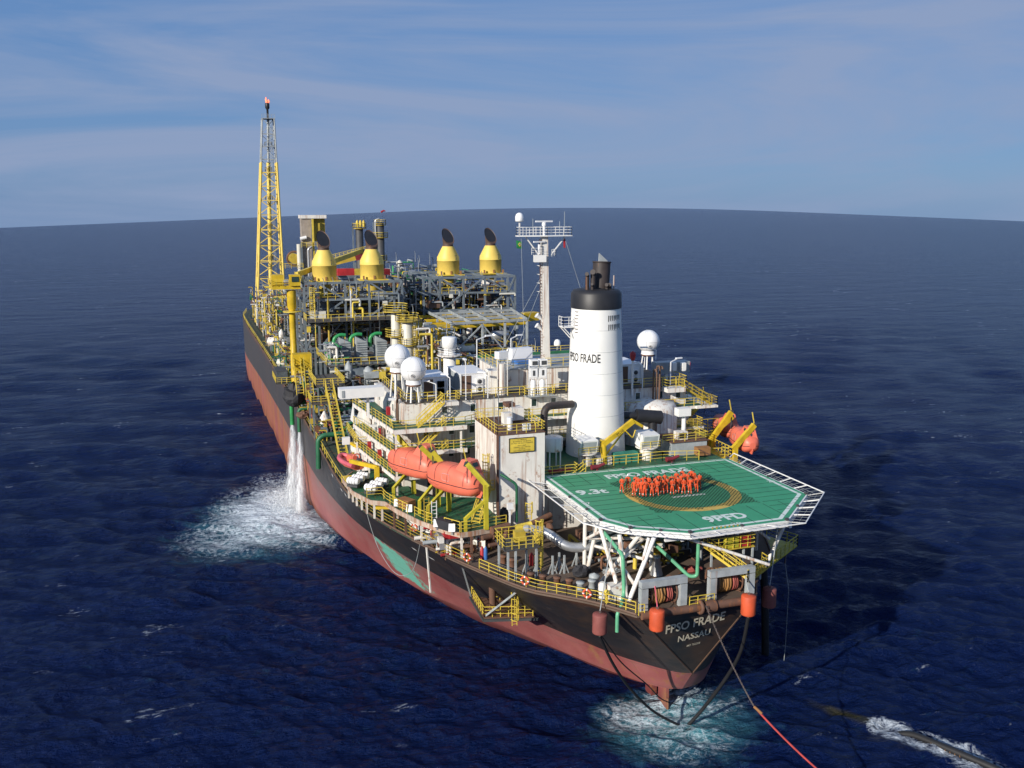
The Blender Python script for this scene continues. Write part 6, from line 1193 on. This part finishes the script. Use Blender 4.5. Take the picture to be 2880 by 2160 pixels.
junk('process_piping', 'crowded pipework around the ducts of the right steel frame', 'pipes', (-1, 16, 95.5, 110, 24.6, 35), 150, 35, ('dark', 'grey', 'brown', 'silver', 'yellowd', 'blue'), tanks=2, boxes=5, lights=0)
junk('process_piping', 'field of grey pipes and vents between and behind the yellow stacks', 'pipes', (-7, 3, 100, 130, 20, 34.8), 260, 36, tanks=6, boxes=7, lights=9, vert=.4)
junk('process_piping', 'low pipe racks far behind the right yellow stacks', 'pipes', (-2, 16, 120, 170, 20, 35.5), 260, 37, ('grey', 'silver', 'greyl', 'green', 'yellowd', 'dark'), .3, 8, 8, 12)
junk('process_piping', 'far piping behind the left yellow stacks', 'pipes', (-24, -5, 106, 150, 20, 33.5), 300, 38, ('grey', 'silver', 'greyl', 'yellowd', 'dark', 'brown'), .3, 6, 8, 8)
junk('process_piping', 'yellow and grey piping around the foot of the flare tower', 'pipes', (-26.5, -15, 165, 215, 17, 27), 300, 39, ('yellowd', 'yellow', 'grey', 'silver', 'greend', 'whiter', 'brown'), .25, 6, 6, 6, .4)
junk('process_piping', 'rusty and green piping along the port deck edge beside the crane pillar', 'pipes', (-26.3, -23.5, 86, 165, 16, 21), 260, 40, ('yellowd', 'brown', 'grey', 'silver', 'greend', 'yellow'), .12, 3, 6, 5, .4)
junk('process_piping', 'dense piping on the main deck just behind the crew house', 'pipes', (-24, 18, 44, 70, 16, 20.5), 420, 41, ('dark', 'brown', 'grey', 'greend', 'silver', 'yellowd', 'green'), .35, 6, 10, 6, .3)
junk('process_piping', 'starboard piping behind the wheelhouse', 'pipes', (2, 20, 45, 76, 17, 24.5), 260, 42, ('yellowd', 'brown', 'grey', 'dark', 'silver', 'yellow'), .3, 5, 8, 6, .4)
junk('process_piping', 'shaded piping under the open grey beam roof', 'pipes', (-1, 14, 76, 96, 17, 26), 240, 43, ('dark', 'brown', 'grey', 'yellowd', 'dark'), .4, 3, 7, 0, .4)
junk('process_piping', 'rusty valves and hoses on the port deck above the green discharge pipes', 'pipes', (-26.6, -23, 56, 84, 16, 19), 160, 44, ('brown', 'yellowd', 'dark', 'greend', 'grey', 'hoser'), .2, 1, 3, 2, .3)
LIT_PAINTS = ('silver', 'greyl', 'cream', 'yellowd', 'brown', 'whiter', 'grey', 'yellow')  # pale paints picked so the dark plant fronts look lit
junk('process_piping', 'sunlit pipes on the front of the left steel frame below the stacks', 'pipes', (-24, -7, 89.0, 92.5, 24.8, 35.0), 26, 51, LIT_PAINTS, .25, 0, 2, 4, .35)
junk('process_piping', 'sunlit pipes on the front of the right steel frame below the stacks', 'pipes', (-1.3, 16.5, 94.2, 97.5, 27, 35.0), 26, 52, LIT_PAINTS, .22, 0, 2, 4, .35)
junk('process_piping', 'sunlit pipes and cabinets in front below the cooler platform', 'pipes', (-22.8, -9.5, 70.0, 71.8, 17, 24.2), 80, 53, LIT_PAINTS, .25, 3, 6, 0, .35)
junk('process_piping', 'pale pipes and small vessels between the cooler platform and the open beam roof', 'pipes', (-9.5, -2.5, 66, 88, 18, 30.5), 120, 54, LIT_PAINTS, .4, 5, 6, 3, .35)
junk('process_piping', 'sunlit piping at the front posts of the open beam roof', 'pipes', (-2, 13, 72, 76, 17, 25), 110, 55, LIT_PAINTS, .3, 4, 6, 3, .35)
junk('process_piping', 'valves and pipes on the deck between the crew house and the nearest yellow stair', 'pipes', (-24, -12, 36, 46, 16, 20.5), 130, 56, ('brown', 'dark', 'silver', 'yellow', 'hoser', 'greend', 'greyl'), .3, 3, 4, 2, .3)
junk('process_piping', 'small pipes and fittings on the brown deck under the helideck', 'pipes', (-8, 3, -3, 6, 16, 18.2), 60, 57, ('brown', 'greyl', 'yellowd', 'whiter', 'dark'), .3, 1, 4, 0, .3)
junk('process_piping', 'fittings and pipes in the shade under the port lifeboat deck', 'pipes', (-21.5, -16, 6, 14, 16, 18.2), 50, 58, ('brown', 'greyl', 'yellowd', 'whiter', 'red'), .3, 1, 3, 0, .3)
# vessels with ring platforms
def vessel(x, y, z0, z1, r_, lab, plats=(), k='cream'):
    t = thing('process_vessel', lab, 'vessel', (x, y, z0), 'upright cream process vessels'); mb(k).lathe((x, y, z0), [(r_, 0), (r_, z1 - z0 - .4), (r_ * .8, z1 - z0 - .1), (.01, z1 - z0)], 20).build('shell', t)
    for z, R_ in plats:
        p = mb('yellowd').lathe((x, y, z), [(R_, 0), (R_, .12)], 14).build('platform', t); mb('yellow').rail([(x + R_ * math.cos(a), y + R_ * math.sin(a), z + .1) for a in np.linspace(0, 2 * PI, 11)[:-1]], 1.1, .055, 1.1, closed=True).build('railing', p)
    mb('yellow').ladder((x + r_ + .3, y - .3, z0), (x + r_ + .3, y - .3, z1), .5, True).build('ladder', t)
vessel(-12.1, 70, 20, 33.2, .72, 'cream upright vessel with yellow ring platforms, left and taller of the pair behind the radomes', ((29.0, 1.7), (33.0, 2.0)))
vessel(-10.4, 69, 20, 31.4, .85, 'cream upright vessel with a yellow ring platform, right of the pair behind the radomes', ((27.6, 1.6), (31.5, 1.9)))
vessel(-8.3, 74, 20, 30.6, .6, 'slim cream vessel under yellow railings left of the open grey beam roof', ((30.0, 1.6),), 'whiter')
# open roof of grey beams
t = thing('beam_roof', 'open flat roof of pale grey steel beams on grey posts', 'steel frame', (6.5, 86, 16))
CA = [(-1.2, 76), (13.0, 77.5), (16.3, 98), (-.9, 97)]
def bil(u, v_): a = V(CA[0]).lerp(V(CA[1]), u); b = V(CA[3]).lerp(V(CA[2]), u); p = a.lerp(b, v_); return (p.x, p.y)
for i in range(5): a, b = bil(i / 4, 0), bil(i / 4, 1); mb('greyl').bar((*a, 29.9), (*b, 29.9), .2, .5).build('long_beam', t)
for i in range(5): a, b = bil(0, i / 4), bil(1, i / 4); mb('greyl').bar((*a, 29.85), (*b, 29.85), .18, .42).build('cross_beam', t)
for u, v_ in ((0, 0), (.4, 0), (.7, 0), (1, 0), (0, .5), (1, .5), (0, 1), (1, 1)): p = bil(u, v_); mb('greyl').bar((*p, 16), (*p, 29.5), .35).build('post', t)
for a, b in ((0, .4), (.7, .4)): p, q = bil(a, 0), bil(b, 0); mb('greyl').bar((*p, 24.5), (*q, 29.4), .22).build('brace', t)
for v_ in (.08, .35, .6, .9): a, b = bil(-.12, v_), bil(1, v_); mb('crane').bar((*a, 29.0), (*b, 29.0), .45, .5).build('crane_rail', t)
t = thing('yellow_tank_block', 'tall yellow box structure under the left side of the open grey beam roof', 'structure', (-3, 78, 20)); mb('crane').box(-2.9, -.4, 76.5, 84, 20, 28.6).build('body', t); mb('crane').box(-3.6, -.2, 76, 84, 28.6, 29.0).build('top_plate', t)
for y in (76, 79, 82): mb('dark').box(-.39, -.3, y, y + .5, 21, 28.5).build('rib', t)
solo(mb('crane').cbox((18.5, 92, 28.6), (3.6, 2.0, 1.6), .3), 'yellow_crane_head', 'yellow crane machinery at the right end of the open grey beam roof', 'crane')
solo(mb('green').rtube([(-11.5, 52, 22.3), (-9.0, 52, 22.6), (-8.5, 50, 22.3), (-10.8, 49.5, 22)], .22, .6, 8), 'green_pipe_loop', 'bright green pipe loop left of the white drum topped column', 'pipe')
solo(mb('green').rtube([(-11.0, 47, 21.3), (-8.2, 45, 20.5)], .35, .6, 10), 'green_valve', 'bright green valve body left of the white drum topped column', 'valve')
solo(mb('crane').rtube([(-20.6, 40, 20.2), (-20.4, 40, 22.0), (-18.5, 39.8, 22.3), (-14.5, 39.5, 22.3)], .34, .9, 12), 'yellow_pipe', 'thick yellow pipe behind the port bridge wing', 'pipe')
solo(mb('crane').rtube([(-22.2, 36, 17.6), (-22.2, 36, 21.6)], .32, .9, 12), 'yellow_pipe', 'upright yellow pipe under the port bridge wing', 'pipe')
solo(mb('dark').rtube([(-20.8, 58, 19.0), (-20.8, 58, 22.0), (-17.5, 59, 22.9), (-10, 60, 23)], .5, 1.4, 12), 'dark_pipe', 'thick dark bent pipe below the cooler platform', 'pipe')
# pedestal crane
t = thing('pedestal_crane', 'yellow deck crane on a tall yellow pillar at the port side left of the stacks', 'crane', (-26.5, 92, 16)); mb('crane').lathe((-26.3, 91, 16), [(.62, 0), (.62, 7.5), (.56, 7.6), (.56, 15.5), (.8, 16), (.8, 19)], 20).build('pillar', t)
mb('crane').box(-29.6, -24.8, 89.8, 92.8, 35.3, 35.9).build('platform', t); mb('crane').box(-26.6, -24.8, 89.4, 91.4, 35.9, 37.8).build('cab', t); mb('glass').box(-26.3, -25.1, 89.3, 89.4, 36.6, 37.5).build('window', t); mb('crane').box(-29.6, -27.6, 90.2, 93, 36.0, 37.8).build('engine_house', t); mb('yellow').rail([(-30, 93.5, 36), (-30, 89.5, 36), (-26.8, 89.5, 36)], 1.0, .05, 1.0).build('railing', t)
mb('crane').box(-27.6, -24.6, 79, 81, 22.6, 25.4).build('lower_box', t); mb('yellow').lathe((-26.3, 91, 31.2), [(1.6, 0), (1.6, .15)], 14).build('ring_platform', t)
m_ = mb('yellow'); m_.bar((-25, 93, 37.6), (-9, 118, 40.4), .5, .9); m_.build('boom', t)
solo(mb('yellow').ladder((-22.9, 89.4, 30.2), (-22.9, 89.4, 35.6), .9, True), 'caged_ladder', 'yellow caged stair tower on the left steel frame', 'ladder')
# far towers
t = thing('stripper_tower', 'tall weathered tower with a white crusted top far behind the left stacks', 'tower', (-17.3, 130, 20))
mb(paint('weathered grey brown tower', (.34, .29, .24), .5, .7)).box(-19.9, -17.9, 129, 132, 34, 46.9).build('left_column', t); mb('yellowd').box(-17.2, -14.8, 130, 133, 42.0, 46.9).build('right_column', t); mb('silver').box(-17.3, -15.2, 128.5, 131, 30, 40.4).build('duct', t); mb('whiter').box(-20.1, -14.6, 128.7, 133, 46.9, 47.6).build('top', t); mb('yellow').bar((-17.6, 128.6, 34), (-17.6, 128.6, 46.8), .4).build('pipe', t); mb('silver').rtube([(-18.8, 128, 30), (-18.8, 128, 40.5), (-18.0, 128, 41)], .25, .6, 8).build('riser', t)
mb('yellow').rail([(-20.2, 128.2, 40.8), (-14.6, 128.2, 40.8)], 1.1, .06, 1.2).build('railing', t); mb('cream').lathe((-20.6, 129, 30), [(.5, 0), (.5, 11.5)], 10).build('side_vessel', t); mb('white').tube([(-20.3, 128.6, 42.6), (-19.0, 128.6, 42.9)], .4, 8).build('head', t)
for x in (-20.1, -14.9): mb('grey').bar((x, 128.6, 20), (x, 128.6, 42), .35).build('leg', t)
t = thing('slug_catcher', 'round rusty machine with a ring frame left of the weathered tower', 'machine', (-21.5, 131, 30)); m_ = mb('brown').torus((-21.6, 130, 38.4), 1.5, .25, (0, 1, .1), 20, 6); m_.build('ring', t); mb('yellowd').cyl((-21.6, 129, 38.4), (-21.6, 133, 38.4), 1.1, 14).build('drum', t); mb('yellow').rail([(-25, 128, 36.4), (-20, 128, 36.4)], 1.1, .06, 1.2).build('railing', t)
def column(x, y, z1, r_, lab, plats, k='dark'):
    t = thing('distillation_column', lab, 'tower', (x, y, 20)); mb(k).lathe((x, y, 20), [(r_, 0), (r_, z1 - 20.4), (r_ * .5, z1 - 20)], 16).build('shell', t)
    for z, R_ in plats: p = mb('yellowd').lathe((x, y, z), [(R_, 0), (R_, .15)], 12).build('platform', t); mb('yellow').rail([(x + R_ * math.cos(a), y + R_ * math.sin(a), z + .1) for a in np.linspace(0, 2 * PI, 10)[:-1]], 1.1, .06, 1.2, closed=True).build('railing', p)
    mb('grey').bar((x - r_ - .6, y - .3, 20), (x - r_ - .6, y - .3, z1), .3).build('support', t)
    return t
t = column(-7.4, 130, 45.0, .85, 'dark slim column with yellow top platform, left of the two behind the stacks', ((44.6, 1.5),)); [mb('yellow').lathe((-7.8 + i * .7, 130, 44.9), [(.25, 0), (.3, 1.2), (.1, 1.6)], 8).build('relief_valve', t) for i in range(3)]
t = column(-2.8, 130, 46.0, .9, 'dark slim column with two railed platforms, right of the two behind the stacks', ((42.6, 1.7), (45.3, 1.3), (37.6, 1.4))); mb('silver').rtube([(-3.9, 129.5, 40), (-3.9, 129.5, 46.5), (-3.0, 129.5, 46.8)], .22, .6, 8).build('vent_pipe', t)
solo(mb('red').tube([(-2.6, 129.5, 48.2), (-2.0, 129.5, 48.5), (-1.6, 129.5, 48.4)], [.22, .2, .1], 8), 'wind_sock', 'small red wind sock above the right slim column', 'wind sock')
t = thing('pipe_bridge', 'yellow railed walkway with a dark red girder behind the left stacks', 'walkway', (-12, 118, 34)); mb('maroon').bar((-10.4, 118, 39.0), (-6.9, 118, 40.0), .3, 1.3).build('girder', t); mb('yellowd').bar((-15.3, 118, 38.0), (-10.4, 118, 39.1), .3, 1.2).build('girder', t); mb('yellow').rail([(-15.3, 118, 38.7), (-6.9, 118, 40.6)], 1.0, .06, .9).build('railing', t); mb('red').box(-14.4, -11.0, 116, 118, 35.4, 36.9).build('red_panel', t); mb('yellowd').box(-11.0, -9.6, 116, 118, 35.4, 36.8).build('panel', t)
for x in (-15, -10.4, -7): mb('grey').bar((x, 118, 20), (x, 118, 38), .3).build('leg', t)
solo(mb('red').cbox((-6.4, 108, 36.6), (1.8, 1.6, 1.3), .4), 'red_housing', 'small dark red housing right of the second yellow stack', 'housing')
m_ = mb('yellow').rail([(12, 44, 24), (20, 52, 24)], 1.1, .05); m_ = None
# flare tower
fx, fy = -21.3, 205.0; t = thing('flare_tower', 'very tall yellow and grey lattice flare tower with a flame on top at the bow', 'flare tower', (fx, fy, 16))
ZT, ZB = 73.5, 24.0
def fc(z): u = (z - ZB) / (ZT - ZB); return (fx + 1.6 * u, 3.75 + (1.62 - 3.75) * u)
def fcorner(i, z): c_, h = fc(z); sx, sy = ((-1, -1), (1, -1), (1, 1), (-1, 1))[i]; return V((c_ + sx * h, fy + sy * h, z))
lv = [16, 24]; 
while lv[-1] < ZT - 3: lv.append(lv[-1] + (4.9 - (lv[-1] - 24) * .035))
lv[-1] = ZT; zc = 61.5
for i in range(4):
    mb('stack').tube([fcorner(i, 16), fcorner(i, zc)], .30, 8).build('leg', t); mb('greyl').tube([fcorner(i, zc), fcorner(i, ZT)], .2, 8).build('leg', t)
my, mg = MB().use('stack'), MB().use('greyl')
for a, b in zip(lv[1:], lv[2:]):
    q = my if b < zc else mg; w_ = .22 if b < zc else .16
    for i in range(4):
        j = (i + 1) % 4; q.bar(fcorner(i, b), fcorner(j, b), w_)
        k_ = lv.index(a); s0, s1 = (i, j) if (k_ + i) % 2 else (j, i); q.bar(fcorner(s0, a), fcorner(s1, b), w_)
my.build('lower_lattice', t); mg.build('upper_lattice', t)
mb('stack').cyl((fx, fy, 18), (fx + 1.2, fy, 61.5), .55, 12).build('flare_pipe', t); mb('greyl').cyl((fx + 1.2, fy, 61.5), (fx + 1.6, fy, ZT), .35, 10).build('flare_pipe', t)
for z in (34, 43, 51, 59, 66): c_, h = fc(z); mb('yellowd' if z < 61 else 'greyl').rail([(c_ - .9, fy - .9, z), (c_ + .9, fy - .9, z), (c_ + .9, fy + .9, z), (c_ - .9, fy + .9, z)], 1.2, .06, 1, closed=True).build('railing', t)
mb('greyl').ladder((fx + 1.6, fy - .9, 24), (fx + 2.3, fy - .9, ZT), .8, True).build('ladder', t); mb('greyl').box(fx - .2, fx + 3.4, fy - 1.8, fy + 1.8, ZT, ZT + .15).build('top_platform', t); mb('greyl').rail([(fx - .2, fy - 1.8, ZT), (fx + 3.4, fy - 1.8, ZT)], 1.2, .06, .9).build('railing', t)
mb('black').lathe((fx + 1.6, fy, ZT), [(.3, 0), (.3, 2.6), (.6, 3.0), (.62, 4.2), (.5, 4.4)], 14).build('flare_tip', t)
fm = bpy.data.materials.new('flame'); tt, bb = nodes(fm); bb.inputs['Base Color'].default_value = (1, .3, .15, 1); bb.inputs['Emission Color'].default_value = (0.9, .14, .07, 1); bb.inputs['Emission Strength'].default_value = 1.1
m_ = MB().use(fm); m_.tube([(fx + 1.6, fy, ZT + 4.3), (fx + 1.5, fy, ZT + 4.8), (fx + 1.3, fy, ZT + 5.4), (fx + 1.35, fy, ZT + 6.0)], [.3, .4, .25, .05], 10); m_.tube([(fx + 1.9, fy, ZT + 4.3), (fx + 2.1, fy, ZT + 4.9), (fx + 2.0, fy, ZT + 5.4)], [.25, .25, .05], 8); solo(m_, 'flame', 'small red orange flame burning at the very top of the lattice tower', 'flame')
# port side stairs towers
for i, (p0, p1, lab, k) in enumerate((((-25.0, 43, 16.4), (-24.4, 60, 23.4), 'long yellow stair climbing from the port deck behind the crew house, the nearest of three', 'yellow'), ((-27.0, 62, 21.2), (-25.8, 75, 24.6), 'yellow stair flight beside the deck crane box, middle of three', 'yellow'), ((-27.6, 70, 20.4), (-27.0, 80, 24.2), 'outermost yellow stair flight at the port side', 'yellow'))):
    t = thing('plant_stair', lab, 'stairs', p0, 'yellow stairs at the port side of the plant'); mb(k).stair(p0, p1, 1.1, .3, .35).build('flight', t); mb('yellow').srail(p0, p1, 1.1, 1.0, .045).build('railing', t)
for i, (x0, x1, y0, y1, z, lab) in enumerate(((-27.2, -24.6, 58, 63, 21.2, 'small yellow railed landing above the green discharge pipes'), (-26.2, -22.0, 60, 70, 23.4, 'yellow railed landing at the head of the nearest stair'), (-29.2, -26.4, 96, 104, 17.5, 'yellow railed platform jutting out from the port hull side'), (-24.6, -21, 33, 42, 20.8, 'walkway platform left of the crew house behind the wind screen'))):
    m_ = mb('roofd').box(x0, x1, y0, y1, z - .15, z); m_.use('yellow').rail([(x0, y1, z), (x0, y0, z), (x1, y0, z), (x1, y1, z)], 1.1, .055, 1.1, 3); m_.use('grey'); [m_.bar((x, y, 16), (x, y, z), .22) for x in (x0 + .2 if x0 > -27 else -27, x1 - .2) for y in (y0 + .2, y1 - .2)]; solo(m_, 'landing', lab, 'platform')
t = thing('hull_container', 'dark ribbed container standing on the platform at the port hull side', 'container', (-28, 100, 17.5)); mb('dark').box(-29, -27, 97, 103, 17.5, 19.6).build('body', t); m_ = mb('grey'); [m_.box(-29 + .2 * k, -28.9 + .2 * k, 96.9, 96.98, 17.6, 19.5) for k in range(10)]; m_.build('rib', t)
solo(lump((-28.0, 76, 17.2), 1.9, 'tarp', 21, (.9, 1, 1)), 'black_net_ball', 'big black bundle of netting hanging over the port hull edge', 'net')
solo(lump((-27.4, 69.5, 16.6), 1.0, 'brown', 22, (1, 1, .6)), 'rusty_winch', 'rusty winch at the port hull edge below the black bundle', 'winch')
# sea water discharge
solo(mb('green').rtube([(-24.6, 77, 17.6), (-28.35, 77.5, 17.7), (-28.35, 77.5, 13.9)], .36, .9, 14), 'discharge_pipe', 'bright green overboard pipe, left of the two pouring water', 'pipe'); solo(mb('greend').rtube([(-24.0, 73.6, 17.3), (-27.6, 74, 17.3), (-27.6, 74, 13.4)], .3, .8, 14), 'discharge_pipe', 'olive green overboard pipe, right of the two pouring water', 'pipe')
solo(mb('greend').rtube([(-20.5, 52, 17.9), (-26.5, 52.3, 17.8), (-27.2, 52.3, 17.2), (-27.3, 52.3, 13.0)], .36, .9, 14), 'discharge_pipe', 'dark green overboard pipe without water, nearer the crew house', 'pipe')
solo(mb('green').rtube([(-26.6, 78.5, 17.9), (-26.6, 78.5, 18.9), (-25.2, 78.5, 19.0), (-25.2, 78, 17.6)], .16, .3, 8), 'green_bypass', 'thin bright green bypass pipe above the two pouring pipes', 'pipe')
jm = bpy.data.materials.new('falling water'); tt, bb = nodes(jm); g = tt.nodes.new('ShaderNodeNewGeometry').outputs['Position']; s = noise(tt, g, 1.0, 7, .7, (3.2, 3.2, .35)); al = math_(tt, 'MULTIPLY', ramp(tt, s, .40, .66), .85)
bb.inputs['Base Color'].default_value = (.82, .85, .88, 1); bb.inputs['Roughness'].default_value = .7; tt.links.new(al, bb.inputs['Alpha'])
jo = bpy.data.materials.new('falling water mist'); tt, bb = nodes(jo); g = tt.nodes.new('ShaderNodeNewGeometry').outputs['Position']; s = noise(tt, g, 1.0, 9, .75, (2.6, 2.6, .6))
bb.inputs['Base Color'].default_value = (.82, .85, .88, 1); bb.inputs['Roughness'].default_value = .8; tt.links.new(math_(tt, 'MULTIPLY', ramp(tt, s, .42, .75), .6), bb.inputs['Alpha'])
def jet(x, y, z, r0, r1, lab):
    rg = random.Random(int(r1 * 100)); t = thing('water_jet', lab, 'water', (x, y, -.5), 'water pouring from the discharge pipes')
    for q, f in enumerate((1, .75, .5)):
        m_ = MB().use(jm if q else jo); m_.tube([(x - .5 * u * u + rg.uniform(-.04, .04), y - .5 * u, z - (z + .5) * u) for u in np.linspace(0, 1, 12)], [(r0 + (r1 - r0) * (u ** .8)) * f for u in np.linspace(0, 1, 12)], 18, cap=False); m_.build('stream', t)
jet(-28.35, 77.5, 13.95, .33, 1.75, 'white water jet falling from the left green pipe into the sea'); jet(-27.6, 74, 13.45, .27, 1.25, 'white water jet falling from the right green pipe into the sea')
sp = bpy.data.materials.new('spray'); tt, bb = nodes(sp); bb.inputs['Base Color'].default_value = (.85, .88, .9, 1); bb.inputs['Roughness'].default_value = .6; bb.inputs['Alpha'].default_value = .5
rg = np.random.RandomState(3); vs, fs = [], []
for i in range(15000):
    k = rg.rand(); cx_, cy_ = ((-29.0, 77.5), (-28.0, 74))[int(k > .62)]
    x, y = cx_ + rg.randn() * 1.7 - abs(rg.randn()) * 1.3, cy_ + rg.randn() * 2.6; zz_ = abs(rg.randn()) * 2.2 * math.exp(-((x + 29) ** 2 + (y - 77) ** 2) / 30) + .1; r_ = .015 + .045 * rg.rand() ** 2
    if x > -27.2: continue
    o = len(vs); d = rg.randn(4, 3) * r_; vs += [(x + a, y + b, zz_ + c_) for a, b, c_ in d]; fs += [(o, o + 1, o + 2), (o, o + 2, o + 3), (o, o + 3, o + 1), (o + 1, o + 3, o + 2)]
m_ = MB().use(sp); m_.add(vs, fs); tag(m_.build('spray'), 'white spray rising where the water jets hit the sea', 'spray', kind='stuff')
for o in bpy.data.objects:
    if '_o' in o: del o['_o']
